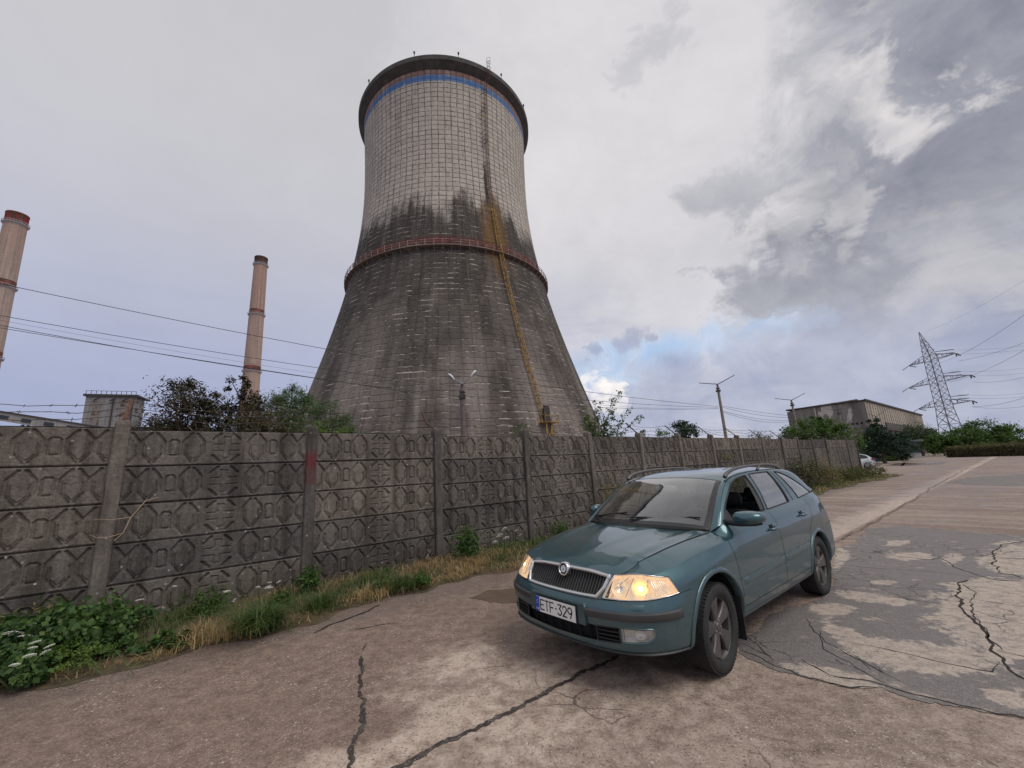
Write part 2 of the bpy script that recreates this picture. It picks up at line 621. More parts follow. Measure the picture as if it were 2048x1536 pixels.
    col = t.mix(t.sstep(speck, .50, .66, 0, .55), col, lin(84, 70, 62))
    col = t.mix(t.sstep(speck, .46, .32, 0, .45), col, lin(206, 190, 176))
    # fine map cracking in patches
    ve = t.node('ShaderNodeTexVoronoi', feature='DISTANCE_TO_EDGE')
    t.put(ve.inputs['Vector'], t.vmath('ADD', P, t.vmath('MULTIPLY', t.noise(P, 4, 4, out=1), (.22, .22, 0)))); ve.inputs['Scale'].default_value = 1.5
    mc = t.math('MULTIPLY', t.sstep(ve.outputs['Distance'], .012, .004), t.sstep(t.noise(P, .45, 4, .6), .52, .60))
    col = t.mix(t.math('MULTIPLY', mc, .7), col, lin(62, 52, 47))
    t.put(b.inputs['Base Color'], col)
    t.put(b.inputs['Roughness'], t.sstep(mid, .3, .7, .48, .82))
    b.inputs['Specular IOR Level'].default_value = .45
    h = t.math('ADD', t.math('MULTIPLY', grit, .5), t.math('ADD', t.math('MULTIPLY', stone, .35), t.math('MULTIPLY', fine, .8)))
    t.put(b.inputs['Normal'], t.bump(h, .55, .012))
    return mt


g_ = MB()
xs = [-700, -300, -120, -40, -12, 0, 12, 40, 100, 200, 400, 900, 2500]
ys = [-60, -15, 0, 8, 20, 45, 90, 180, 400, 900, 2500]
g_.grid([[(x, y, 0) for y in ys] for x in xs])
struct('ground', g_, ground_mat())


WORN = ([(1905, 1195), (1925, 1165), (1960, 1158), (2048, 1165), (2300, 1180), (2300, 1400), (2048, 1320), (2010, 1300), (1975, 1270), (1935, 1235)],
           [(1988, 1118), (2010, 1088), (2048, 1082), (2200, 1090), (2200, 1135), (2048, 1150), (2000, 1140)],
           [(1665, 1290), (1720, 1268), (1780, 1265), (1860, 1300), (1960, 1320), (2005, 1325), (1990, 1345), (1900, 1330), (1850, 1352), (1770, 1345), (1690, 1322)],
           [(1545, 1333), (1600, 1320), (1680, 1345), (1760, 1368), (1755, 1377), (1700, 1372), (1610, 1352)],
           [(1615, 1220), (1650, 1203), (1690, 1212), (1712, 1226), (1660, 1230)],
           [(1655, 1180), (1720, 1188), (1800, 1192), (1830, 1206), (1780, 1212), (1700, 1200)],
           [(1760, 1110), (1820, 1103), (1870, 1112), (1850, 1120), (1790, 1118)],
           [(1878, 1115), (1905, 1104), (1926, 1112), (1918, 1126), (1895, 1130)],
           [(1660, 1104), (1690, 1098), (1700, 1120), (1672, 1132), (1655, 1126)],
           [(1640, 1252), (1680, 1248), (1740, 1280), (1730, 1296), (1690, 1290)],
           [(1740, 1164), (1780, 1162), (1790, 1168), (1750, 1170)],
           [(1770, 1088), (1800, 1080), (1815, 1086), (1790, 1092)],
           [(1980, 1382), (2060, 1405), (2060, 1428), (1990, 1405)])


def patch_mat(name, dark, light, wear_lo, wear_hi, rough=.8, worn=()):
    mt, t, b = new_mat(name)
    P = t.node('ShaderNodeNewGeometry').outputs['Position']
    fine = t.noise(P, 10, 6, .65)
    mid = t.noise(P, 2.2, 8, .66, .7)
    grit = t.noise(P, 80, 3, .6)
    v = t.node('ShaderNodeTexVoronoi', feature='F1')
    t.put(v.inputs['Vector'], P); v.inputs['Scale'].default_value = 70
    cr = t.xyz(v.outputs['Color'])
    st = t.math('MULTIPLY', t.sstep(v.outputs['Distance'], .42, .28), t.sstep(cr[0], .7, .8))
    sd = t.math('MULTIPLY', t.sstep(v.outputs['Distance'], .42, .28), t.sstep(cr[1], .7, .8))
    d = t.mix(fine, tuple(q * .72 for q in dark[:3]) + (1,), tuple(q * 1.3 for q in dark[:3]) + (1,))
    l = t.mix(fine, tuple(q * .75 for q in light[:3]) + (1,), tuple(q * 1.2 for q in light[:3]) + (1,))
    k = t.sstep(t.math('ADD', mid, t.math('MULTIPLY', t.math('SUBTRACT', fine, .5), .35)), wear_lo, wear_hi)
    # places worn down to the paler stone, each with its own position and outline
    px_, py_, _ = t.xyz(P)
    ragged = t.math('ADD', t.math('MULTIPLY', t.math('SUBTRACT', mid, .5), 2.0), t.math('MULTIPLY', t.math('SUBTRACT', fine, .5), 1.1))
    for pl in worn:
        Q = np.array([gpt(x, y)[:2] for x, y in pl]); c = Q.mean(0)
        ev, ax = np.linalg.eigh(np.cov((Q - c).T))
        r0, r1 = np.sqrt(ev) * 1.22
        dx_ = t.math('SUBTRACT', px_, c[0]); dy_ = t.math('SUBTRACT', py_, c[1])
        e = []
        for k_, r_ in ((0, r0), (1, r1)):
            q = t.math('ADD', t.math('MULTIPLY', dx_, ax[0, k_] / r_), t.math('MULTIPLY', dy_, ax[1, k_] / r_))
            e.append(t.math('MULTIPLY', q, q))
        dd = t.math('SQRT', t.math('ADD', *e))
        k = t.math('MAXIMUM', k, t.sstep(t.math('SUBTRACT', dd, ragged), 1.12, .88))
    k = t.math('MULTIPLY', k, t.sstep(t.math('ADD', t.math('MULTIPLY', fine, .6), t.math('MULTIPLY', t.noise(P, 30, 5, .8), .4)), .34, .56, .30, 1.0))
    col = t.mix(k, d, l)
    speck = t.noise(P, 42, 5, .82)
    col = t.mix(t.sstep(speck, .52, .66, 0, .5), col, lin(70, 63, 59))
    col = t.mix(t.sstep(speck, .44, .32, 0, .35), col, lin(190, 178, 166))
    ve = t.node('ShaderNodeTexVoronoi', feature='DISTANCE_TO_EDGE')
    t.put(ve.inputs['Vector'], t.vmath('ADD', P, t.vmath('MULTIPLY', t.noise(P, 5, 4, out=1), (.2, .2, 0)))); ve.inputs['Scale'].default_value = 3.2
    mc = t.math('MULTIPLY', t.sstep(ve.outputs['Distance'], .030, .008), t.sstep(t.noise(P, .8, 4, .6), .50, .58))
    col = t.mix(t.math('MULTIPLY', mc, .75), col, lin(52, 46, 42))
    col = t.mix(t.math('MULTIPLY', st, .5), col, lin(176, 166, 156))
    col = t.mix(t.math('MULTIPLY', sd, .5), col, lin(62, 56, 53))
    t.put(b.inputs['Base Color'], col)
    t.put(b.inputs['Roughness'], t.sstep(mid, .3, .7, rough - .25, rough + .05))
    t.put(b.inputs['Normal'], t.bump(t.math('ADD', t.math('MULTIPLY', grit, .6), t.math('MULTIPLY', st, .4)), .6, .012))
    return mt


OLDASPH = patch_mat('old_grey_asphalt', lin(112, 105, 102), lin(176, 161, 147), .58, .72, worn=WORN)
_UNUSED = patch_mat('pale_worn_asphalt', lin(104, 96, 91), lin(166, 152, 139), .40, .52, .85)
TAR = patch_mat('dark_crack_filling', lin(46, 40, 37), lin(84, 76, 70), .45, .7)
CRACK = flat('open_crack', lin(38, 32, 29), .95, var=.4, scale=30)
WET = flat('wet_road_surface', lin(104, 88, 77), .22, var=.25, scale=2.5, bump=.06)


def rough_outline(px, amp, step):
    """closed ground polygon with ragged, fractal edges"""
    P = [gpt(x, y)[:2] for x, y in px]
    for it in range(9):
        Q = []
        n = len(P); done = True
        for i in range(n):
            a, b = P[i], P[(i + 1) % n]
            L = np.linalg.norm(b - a)
            Q.append(a)
            if L > step:
                done = False
                nr = np.array([-(b - a)[1], (b - a)[0]]) / (L + 1e-9)
                Q.append((a + b) / 2 + nr * random.gauss(0, 1) * min(amp * 1.2, L * .13))
        P = Q
        if done:
            break
    return P


def sheet(name, px, amp, step, z, mat):
    out = rough_outline(px, amp, step)
    mb = MB()
    mb.add([(p[0], p[1], z) for p in out], [tuple(range(len(out)))])
    me = mb.mesh(name)
    bm = bmesh.new(); bm.from_mesh(me)
    bmesh.ops.triangulate(bm, faces=bm.faces)
    for f in bm.faces:
        if f.normal.z < 0:
            f.normal_flip()
    bm.to_mesh(me); bm.free()
    return struct(name, me, mat)


sheet('asphalt_patch', [(1480, 1308), (1560, 1345), (1700, 1378), (1760, 1374), (1800, 1392), (1900, 1412), (2060, 1440), (2400, 1400), (2300, 1180), (2200, 1080), (2048, 1072),
                        (1900, 1060), (1800, 1052), (1730, 1062), (1690, 1092), (1668, 1120), (1640, 1200), (1500, 1270)], .05, .02, .004, OLDASPH)
sheet('asphalt_patch', [(1890, 965), (1930, 955), (2048, 948), (2300, 945), (2300, 968), (2048, 972), (1940, 970)], .12, .2, .004, OLDASPH)
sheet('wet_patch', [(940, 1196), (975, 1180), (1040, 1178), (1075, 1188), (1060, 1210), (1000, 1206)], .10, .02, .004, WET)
sheet('puddle', [(1767, 931), (1810, 925), (1850, 927), (1893, 924), (1880, 929), (1840, 930), (1800, 932)], .1, .3, .004, WET)
sheet('puddle', [(1690, 967), (1730, 955), (1760, 952), (1750, 957), (1712, 968)], .05, .2, .004, WET)


def crack(px, w, jit, z, mat=None, name='road_crack', step=.035, vary=.6):
    P = pline(px, jit, step)
    mb = MB(); G = []
    ww = w
    for i, p in enumerate(P):
        d = P[min(i + 1, len(P) - 1)] - P[max(i - 1, 0)]
        d /= np.linalg.norm(d) + 1e-9
        nr = np.array([-d[1], d[0]])
        ww = .7 * ww + .3 * w * random.uniform(1 - vary, 1 + vary)
        e = min(1, i / 3, (len(P) - 1 - i) / 3) * .9 + .1
        wl, wr = ww * random.uniform(.55, 1.45), ww * random.uniform(.55, 1.45)
        G.append([(p[0] + nr[0] * wl * e / 2, p[1] + nr[1] * wl * e / 2, z), (p[0] - nr[0] * wr * e / 2, p[1] - nr[1] * wr * e / 2, z)])
    mb.grid(G, flip=True)
    return struct(name, mb, mat or CRACK)


# the long joint and the crack across the slab
crack([(700, 1600), (790, 1536), (880, 1490), (985, 1440), (1090, 1385), (1160, 1345), (1240, 1310)], .036, .007, .004, TAR, 'road_joint', .02)
crack([(1655, 1092), (1700, 1070), (1760, 1038), (1840, 990), (1900, 955), (1960, 922)], .028, .02, .026, flat('far_joint_line', lin(112, 97, 88), .9), 'road_joint', .08)  # same joint beyond the car, in its own darker colour
crack([(722, 1312), (716, 1350), (716, 1382), (730, 1400), (724, 1430), (716, 1460), (708, 1500), (700, 1560)], .026, .012, .0045, TAR, 'road_crack', .02, .9)
crack([(722, 1306), (735, 1284)], .008, .01, .0045)
for px, w in (([(625, 1268), (660, 1250), (700, 1234), (760, 1209)], .03), ([(700, 1262), (760, 1250), (800, 1246)], .012)):
    crack(px, w, .008, .004, None)
for px, w in (([(1480, 1300), (1540, 1328), (1600, 1352), (1660, 1366), (1700, 1374), (1760, 1376)], .022),
              ([(1600, 1318), (1660, 1350), (1740, 1362), (1830, 1392), (1880, 1402), (1960, 1420), (2060, 1441), (2200, 1470)], .020),
              ([(1690, 1285), (1740, 1292), (1800, 1304), (1900, 1328), (1975, 1342), (2000, 1325)], .018),
              ([(1612, 1235), (1640, 1262), (1660, 1285), (1690, 1300), (1740, 1330), (1800, 1362)], .014),
              ([(1640, 1262), (1655, 1300), (1680, 1318), (1720, 1340), (1770, 1368)], .011),
              ([(1655, 1285), (1700, 1310), (1745, 1345)], .009),
              ([(1655, 1125), (1700, 1133), (1800, 1140), (1900, 1148), (1960, 1155), (2048, 1166)], .014),
              ([(1740, 1100), (1790, 1112), (1860, 1120), (1880, 1115), (1910, 1135), (1950, 1148), (1990, 1160), (2048, 1162)], .022),
              ([(1985, 1130), (1990, 1105), (2010, 1090), (2048, 1083), (2200, 1088)], .035),
              ([(1900, 1110), (1980, 1110), (2000, 1098)], .012),
              ([(1980, 1125), (1996, 1145), (2030, 1150), (2048, 1158)], .024),
              ([(1940, 1160), (1925, 1175), (1908, 1190), (1915, 1210), (1930, 1230), (1950, 1255), (1985, 1290), (1998, 1310), (2010, 1330), (2030, 1345), (2070, 1372)], .040),
              ([(1925, 1168), (1940, 1185), (1926, 1205), (1945, 1235), (1968, 1262), (2005, 1302)], .018),
              ([(1995, 1302), (2020, 1308), (2048, 1314), (2200, 1340)], .030),
              ([(1940, 1198), (1990, 1206), (2048, 1214), (2200, 1232)], .014),
              ([(1955, 1225), (2000, 1238), (2048, 1246)], .010),
              ([(1670, 1176), (1740, 1188), (1830, 1203), (1905, 1213)], .012),
              ([(1480, 1262), (1520, 1290), (1545, 1318)], .012),
              ([(1330, 1300), (1380, 1305)], .0)):
    if w:
        crack(px, w * .50, .012, .0065, vary=.95)
# old oil spots and scraps of dirt
for (x, y, r) in ():
    c = gpt(x, y)
    mb = MB(); n = 18
    mb.add([(c[0] + r * random.uniform(.5, 1.3) * math.cos(2 * math.pi * k / n) * 1.6, c[1] + r * random.uniform(.5, 1.3) * math.sin(2 * math.pi * k / n), .004) for k in range(n)], [tuple(range(n))])
    struct('road_stain', mb, TAR)


# soil of the verge
def soil_mat():
    mt, t, b = new_mat('dry_soil_and_litter')
    P = t.node('ShaderNodeNewGeometry').outputs['Position']
    n = t.noise(P, 14, 7, .7); n2 = t.noise(P, 2.5, 5, .6)
    t.put(b.inputs['Base Color'], t.mix(t.sstep(n2, .35, .65), t.ramp(n, [(.3, (.035, .024, .015, 1)), (.7, (.16, .105, .06, 1))]),
                                        t.ramp(n, [(.3, (.035, .035, .018, 1)), (.7, (.12, .10, .045, 1))])))
    b.inputs['Roughness'].default_value = .95
    t.put(b.inputs['Normal'], t.bump(n, .8, .03))
    return mt


def verge_w(a):
    return 1.62 + .14 * math.sin(a * 1.3) + .08 * math.sin(a * 3.7 + 1) + .05 * math.sin(a * 9 + 2) + (.35 if a > 30 else 0)


mb = MB(); G = []
for a in np.arange(-6, 38.2, .16):
    w = verge_w(a) + random.uniform(-.04, .04)
    if a > 36:
        w *= max(.15, 1 - (a - 36) / 2.2)
    G.append([(*ab(a, f * w - (.35 if f == 0 else 0))[:2], .03 + .05 * math.sin(min(1, f * 1.15) * math.pi) * random.uniform(.5, 1.2) if f < 1 else .003) for f in (0, .15, .3, .45, .6, .75, .88, 1.0)])
mb.grid(G, flip=True)
struct('verge', mb, soil_mat(), 180)

# ================================================================ cooling tower
TX, TY = -15.51, 102.42
TH0 = math.atan2(-TY, -TX)                 # bearing of the flank facing the camera


def shell_r(z):
    return 22.40 * math.sqrt(1 + ((z - 77.25) / (51.7 if z < 77.25 else 88)) ** 2)


def tpt(deg, z, out=0.0):
    t_ = TH0 + math.radians(deg)
    r = shell_r(z) + out
    return (r * math.cos(t_), r * math.sin(t_), z)


NCOL = 92


def shell_mat():
    mt, t, b = new_mat('weathered_tower_concrete')
    uv = t.node('ShaderNodeUVMap').outputs[0]
    u, v, _ = t.xyz(uv)
    tc = t.node('ShaderNodeTexCoord').outputs['Object']
    x, y, z = t.xyz(tc)
    # warped cell grid: formwork lifts and ribs
    wn = t.noise(tc, .35, 4, .6, out=1)
    wx, wy, wz = t.xyz(wn)
    uw = t.math('ADD', u, t.math('MULTIPLY', t.math('SUBTRACT', wx, .5), .35)); vw = t.math('ADD', v, t.math('MULTIPLY', t.math('SUBTRACT', wy, .5), .40))
    fu = t.math('ABSOLUTE', t.math('SUBTRACT', t.math('FRACT', uw), .5)); fv = t.math('ABSOLUTE', t.math('SUBTRACT', t.math('FRACT', vw), .5))
    nl = t.noise(tc, 1.6, 5, .65)
    nn = t.math('MULTIPLY', t.math('SUBTRACT', nl, .5), .20)
    gu = t.sstep(t.math('ADD', fu, nn), .40, .485); gv = t.sstep(t.math('ADD', fv, nn), .39, .475)
    grid = t.math('MAXIMUM', gu, gv)
    cell = t.node('ShaderNodeTexWhiteNoise', noise_dimensions='2D')
    t.put(cell.inputs['Vector'], t.comb(t.math('FLOOR', uw), t.math('FLOOR', vw), 0))
    cv = cell.outputs['Value']
    streak = t.noise(t.scale(t.comb(u, t.math('MULTIPLY', v, .05), 0), (1, 1, 1)), 1.3, 7, .65)
    streak2 = t.noise(t.scale(t.comb(u, t.math('MULTIPLY', v, .10), 3.0), (1, 1, 1)), .33, 6, .6)
    fine = t.noise(tc, 2.2, 7, .68)
    # pale upper shell
    pale = t.ramp(t.math('ADD', t.math('MULTIPLY', cv, .12), t.math('MULTIPLY', fine, .88)), [(.28, lin(154, 144, 133)), (.5, lin(182, 172, 161)), (.72, lin(200, 191, 180))])
    joint = t.mix(fine, lin(76, 68, 61), lin(112, 102, 93))
    jn = t.math('MULTIPLY', grid, t.sstep(t.noise(tc, .6, 6, .66), .28, .62, .30, .95))
    top = t.mix(jn, pale, joint)
    top = t.mix(t.math('MULTIPLY', t.sstep(streak, .50, .72), .45), top, lin(104, 94, 88))
    # soot black lower shell with pale lime along the lifts
    sootc = t.ramp(t.math('ADD', t.math('MULTIPLY', streak, .55), t.math('MULTIPLY', fine, .45)), [(.28, lin(48, 43, 39)), (.48, lin(70, 64, 59)), (.72, lin(106, 98, 91))])
    lower_pale = t.math('MULTIPLY', t.sstep(streak2, .40, .66), t.sstep(t.math('ADD', z, t.math('MULTIPLY', t.math('SUBTRACT', streak, .5), 30)), 44, 4))
    sootc = t.mix(t.math('MULTIPLY', lower_pale, .9), sootc, t.ramp(streak, [(.3, lin(124, 114, 107)), (.7, lin(172, 162, 153))]))
    sootc = t.mix(t.math('MULTIPLY', t.math('MULTIPLY', gu, .16), t.sstep(fine, .3, .6)), sootc, lin(60, 54, 50))
    edge = t.sstep(t.math('ADD', fv, t.math('MULTIPLY', t.math('SUBTRACT', t.noise(tc, 2.4, 5, .65), .5), .16)), .37, .43)
    limeh = t.math('MULTIPLY', edge, t.sstep(t.noise(t.scale(t.comb(u, t.math('FLOOR', vw), 0), (1, 7.3, 1)), .75, 6, .78), .50, .62))
    darkh = t.math('MULTIPLY', t.sstep(fv, .43, .48), .5)
    blotch = t.math('MULTIPLY', t.sstep(t.noise(t.scale(tc, (1, 1, .55)), .16, 7, .68, .6), .44, .64), t.sstep(z, 52, 38))
    sootc = t.mix(t.math('MULTIPLY', blotch, .38), sootc, lin(128, 118, 110))
    sootc = t.mix(t.math('MULTIPLY', t.sstep(t.noise(tc, .10, 5, .6), .5, .66), .45), sootc, lin(52, 47, 43))
    sootc = t.mix(darkh, sootc, lin(58, 52, 48))
    sootc = t.mix(t.math('MULTIPLY', limeh, .85), sootc, lin(190, 180, 170))
    # ragged tide line between them
    zz = t.math('ADD', z, t.math('ADD', t.math('MULTIPLY', t.math('SUBTRACT', streak, .5), 14), t.math('ADD', t.math('MULTIPLY', t.math('SUBTRACT', t.noise(tc, .22, 7, .7), .5), 18), t.math('MULTIPLY', t.math('SUBTRACT', streak2, .5), 22))))
    up = t.sstep(zz, 55.5, 63.5)
    col = t.mix(up, sootc, top)
    # rust wash beside the ladder
    ang = t.math('ARCTAN2', y, x)
    aw = t.math('ADD', ang, t.math('MULTIPLY', t.math('SUBTRACT', streak, .5), .12))
    la = TH0 + math.radians(25.0)
    la = math.atan2(math.sin(la), math.cos(la))
    da = t.math('ABSOLUTE', t.math('SUBTRACT', aw, la))
    rust = t.math('MULTIPLY', t.sstep(da, .20, .03), t.math('MULTIPLY', t.sstep(zz, 41, 49), t.sstep(zz, 66, 56)))
    col = t.mix(t.math('MULTIPLY', rust, t.sstep(streak, .25, .6, .45, .95)), col, t.ramp(fine, [(.3, lin(88, 66, 40)), (.7, lin(134, 102, 62))]))
    black = t.math('MULTIPLY', t.sstep(t.math('ABSOLUTE', t.math('SUBTRACT', aw, la - .030)), .035, .012), t.math('MULTIPLY', t.sstep(z, 61, 64), t.sstep(z, 77, 70)))
    col = t.mix(t.math('MULTIPLY', black, .85), col, lin(48, 43, 40))
    # painted bands, much worn
    pw = t.noise(tc, .55, 7, .7)
    worn = t.sstep(t.math('ADD', pw, t.math('MULTIPLY', t.math('SUBTRACT', 1.0, grid), .14)), .40, .52)
    def bandm(lo, hi):
        return t.math('MULTIPLY', t.sstep(z, lo - .05, lo + .05), t.sstep(z, hi + .05, hi - .05))
    worn_b = t.sstep(t.math('ADD', t.math('MULTIPLY', pw, .5), t.math('MULTIPLY', streak, .5)), .36, .50)
    col = t.mix(t.math('MULTIPLY', bandm(94.2, 95.9), t.math('MULTIPLY', worn_b, .88)), col, t.mix(t.math('MAXIMUM', t.math('MULTIPLY', grid, .5), t.math('MULTIPLY', fine, .5)), lin(72, 122, 182), lin(60, 78, 108)))
    col = t.mix(t.math('MULTIPLY', bandm(95.9, 97.3), t.math('MULTIPLY', worn_b, .6)), col, t.mix(fine, lin(104, 52, 44), lin(142, 80, 68)))
    col = t.mix(t.math('MULTIPLY', bandm(48.7, 51.2), t.math('ADD', .05, t.math('MULTIPLY', t.math('MULTIPLY', worn, t.sstep(streak2, .3, .6)), .75))), col, t.mix(t.math('ADD', fine, t.math('SUBTRACT', streak, .5)), lin(74, 32, 32), lin(116, 52, 50)))
    t.put(b.inputs['Base Color'], col)
    b.inputs['Roughness'].default_value = .92
    b.inputs['Specular IOR Level'].default_value = .25
    h = t.math('ADD', t.math('MULTIPLY', t.math('SUBTRACT', 1.0, grid), .5), t.math('MULTIPLY', fine, .5))
    t.put(b.inputs['Normal'], t.bump(h, .7, .35))
    return mt


STEELY = rust_metal('yellow_painted_steel', lin(168, 134, 74), .35, .6, 1.5)
STEELR = rust_metal('red_rusty_steel', lin(160, 128, 120), .30, .7, .8)
STEELG = flat('galvanised_steel', lin(126, 128, 136), .55, .1, var=.25, scale=1.0)
STEELD = flat('dark_steel', lin(66, 60, 57), .6, .2, var=.3)
CONC = flat('grey_concrete', lin(132, 124, 117), .9, var=.3, scale=1.6, bump=.15)
CONCD = flat('dark_tower_collar_concrete', lin(76, 71, 68), .9, var=.35, scale=.6, bump=.1)


def build_tower():
    tw = thing('cooling_tower', 'huge hyperbolic concrete cooling tower stained black below with worn blue band at the rim', 'cooling tower', (TX, TY, 0))
    n, m_ = 184, 110
    zs = [i * 99.2 / m_ for i in range(m_ + 1)]
    V = []; F = []
    for i in range(n + 1):
        t_ = 2 * math.pi * i / n
        for z in zs:
            r = shell_r(z); V.append((r * math.cos(t_), r * math.sin(t_), z))
    for i in range(n):
        for k in range(m_):
            F.append((i * (m_ + 1) + k, (i + 1) * (m_ + 1) + k, (i + 1) * (m_ + 1) + k + 1, i * (m_ + 1) + k + 1))
    me = np_mesh('shell', V, F, shell_mat())
    uvl = me.uv_layers.new(name='UVMap')
    li = np.zeros(len(me.loops), np.int32); me.loops.foreach_get('vertex_index', li)
    uv = np.stack([(li // (m_ + 1)) / n * NCOL, (li % (m_ + 1)) * 99.2 / m_ / 1.30], 1).astype(np.float32)
    uvl.data.foreach_set('uv', uv.ravel())
    obj('shell', me, None, tw, 180)
    mb = MB()
    mb.lathe([(22.3, 99.6), (23.1, 97.3), (24.45, 98.7), (24.5, 99.9), (24.3, 100.15), (22.3, 100.1), (22.2, 92)], 144)
    obj('rim_collar', mb, CONCD, tw, 40)
    inn = MB(); inn.lathe([(22.2, 100), (21.9, 92), (21.7, 77), (23, 55)], 96)
    obj('inner_shell', inn, CONCD, tw, 180)
    # gallery half way up
    gal = MB(); r0 = shell_r(48.5)
    gal.lathe([(r0 - .1, 48.35), (r0 + .95, 48.35), (r0 + .95, 48.55), (r0 - .1, 48.55)], 144)
    g = obj('gallery', gal, flat('gallery_slab', lin(120, 108, 100), .9, var=.3, scale=.8), tw, 30)
    mb = MB()
    for k in range(90):
        t_ = 2 * math.pi * k / 90; c, s = math.cos(t_), math.sin(t_)
        mb.bar(((r0 + .92) * c, (r0 + .92) * s, 48.5), ((r0 + .92) * c, (r0 + .92) * s, 49.75 + random.uniform(-.15, .2)), .13)
        mb.bar(((r0 - .1) * c, (r0 - .1) * s, 47.3), ((r0 + .9) * c, (r0 + .9) * s, 48.4), .10)
    for h in (49.1, 49.65):
        mb.tube([((r0 + .92) * math.cos(2 * math.pi * k / 120), (r0 + .92) * math.sin(2 * math.pi * k / 120), h) for k in range(120)], .06, 5, closed=True)
    obj('gallery_railing', mb, STEELR, g)
    # ladder with safety hoops up the right-hand flank
    LD = 25.5
    lad = MB(); hoop = MB()
    zz = np.arange(9.5, 101.0, .5)

    def frame(z, off):
        t_ = TH0 + math.radians(LD); c, s = math.cos(t_), math.sin(t_)
        r = (shell_r(min(z, 96.5)) if z < 96.5 else 24.6) + off
        return np.array([r * c, r * s, z]), np.array([-s, c, 0]), np.array([c, s, 0])
    for side in (-.32, .32):
        lad.tube([tuple(frame(z, .35)[0] + frame(z, 0)[1] * side) for z in np.arange(9.5, 62, 1.0)], .085, 5)
    for z in np.arange(9.6, 61, .55):
        p, s_, o_ = frame(z, .35); lad.bar(tuple(p - s_ * .32), tuple(p + s_ * .32), .06)
    for z in np.arange(11, 61, 1.25):
        p, s_, o_ = frame(z, .35)
        hoop.tube([tuple(p + s_ * .48 * math.cos(a) * 1.0 + o_ * .85 * math.sin(a)) for a in np.linspace(0, math.pi, 8)], .05, 4)
    for a in (math.pi * .15, math.pi * .5, math.pi * .85):
        hoop.tube([tuple(frame(z, .35)[0] + frame(z, 0)[1] * .48 * math.cos(a) + frame(z, 0)[2] * .85 * math.sin(a)) for z in np.arange(11, 61, 1.0)], .045, 4)
    lo = obj('ladder', lad, STEELY, tw, 60)
    obj('ladder_cage', hoop, STEELY, lo, 60)
    # upper run, broken and rusted
    up = MB()
    for side in (-.30, .30):
        up.tube([tuple(frame(z, .30)[0] + frame(z, 0)[1] * side) for z in list(np.arange(61, 97, 1.2)) + [97.5, 99, 100.5, 102.0]], .075, 5)
    for z in np.arange(61.5, 101.5, .9):
        p, s_, o_ = frame(z, .30); up.bar(tuple(p - s_ * .3), tuple(p + s_ * .3), .05)
    obj('upper_ladder', up, rust_metal('rusty_ladder_steel', lin(140, 114, 86), .55, .7, 1.2), tw, 60)
    brm = rust_metal('broken_cage_steel', lin(86, 66, 52), .6, .7, 1.2)
    for z in (63, 64.2, 65.4, 66.3, 68.0, 69.2, 70.3, 71.2, 73, 73.8, 78.5, 79.3, 80.1, 81.2, 82.0, 84.8, 88.0, 89.2, 93):
        p, s_, o_ = frame(z, .25); br = MB()
        br.bar(tuple(p - s_ * random.uniform(1.3, 1.9) + np.array([0, 0, -random.uniform(.6, 1.5)])), tuple(p - s_ * .3 + o_ * .5 + np.array([0, 0, random.uniform(.2, 1.0)])), .09)
        br.bar(tuple(p - s_ * random.uniform(.7, 1.2) + o_ * .6 + np.array([0, 0, -random.uniform(.6, 1.2)])), tuple(p + s_ * .3 + o_ * .6 + np.array([0, 0, random.uniform(.1, .6)])), .07)
        obj('cage_fragment', br, brm, tw)
    for z in (97.5, 99.2, 100.9, 102):
        p, s_, o_ = frame(z, .3); br = MB()
        br.tube([tuple(p + s_ * .5 * math.cos(a) + o_ * .8 * math.sin(a)) for a in np.linspace(0, math.pi, 8)], .04, 4)
        obj('cage_hoop', br, brm, tw)
    for z, dx in ((60.3, -2.2), (66.5, -2.0), (86.5, -2.1), (90.2, -1.6)):
        p, s_, o_ = frame(z, .4)
        mb = MB(); mb.bar(tuple(p), tuple(p + s_ * dx), .12)
        obj('stay_bar', mb, STEELY, tw)
    # landing at the foot of the ladder
    p, s_, o_ = frame(9.6, .9)
    mb = MB(); M = Matrix(((s_[0], o_[0], 0), (s_[1], o_[1], 0), (0, 0, 1)))
    mb.box(tuple(p + s_ * .5), (3.2, 2.2, .18), M=M)
    lp = obj('landing', mb, STEELY, tw)
    mb = MB()
    for a, b in ((-1.0, -1), (2.0, -1), (2.0, 1), (-1.0, 1), (.5, 1)):
        q = p + s_ * a + o_ * b * 1.0
        mb.bar(tuple(q), tuple(q + np.array([0, 0, 1.2])), .09)
    mb.bar(tuple(p + s_ * -1 + o_ + [0, 0, 1.15]), tuple(p + s_ * 2 + o_ + [0, 0, 1.15]), .08)
    mb.bar(tuple(p + s_ * 2 + o_ + [0, 0, 1.15]), tuple(p + s_ * 2 - o_ + [0, 0, 1.15]), .08)
    obj('landing_railing', mb, STEELY, lp)
    mb = MB(); q = p + s_ * .6 - o_ * .6 + np.array([0, 0, 1.4])
    mb.box(tuple(q), (1.3, .5, 2.6), M=M); mb.box(tuple(q + [0, 0, 1.5]), (1.0, .5, .5), M=M)
    obj('hatch_door', mb, STEELD, lp)
    for s2 in (-.55, .55):
        mb = MB(); q = p + s_ * s2 + o_ * .7
        mb.bar((q[0], q[1], 0), tuple(q), .22)
        obj('leg', mb, STEELY, lp)
    mb = MB()
    mb.bar(tuple(p + s_ * 2 + o_), (p[0] + s_[0] * .6, p[1] + s_[1] * .6, 6.5), .15)
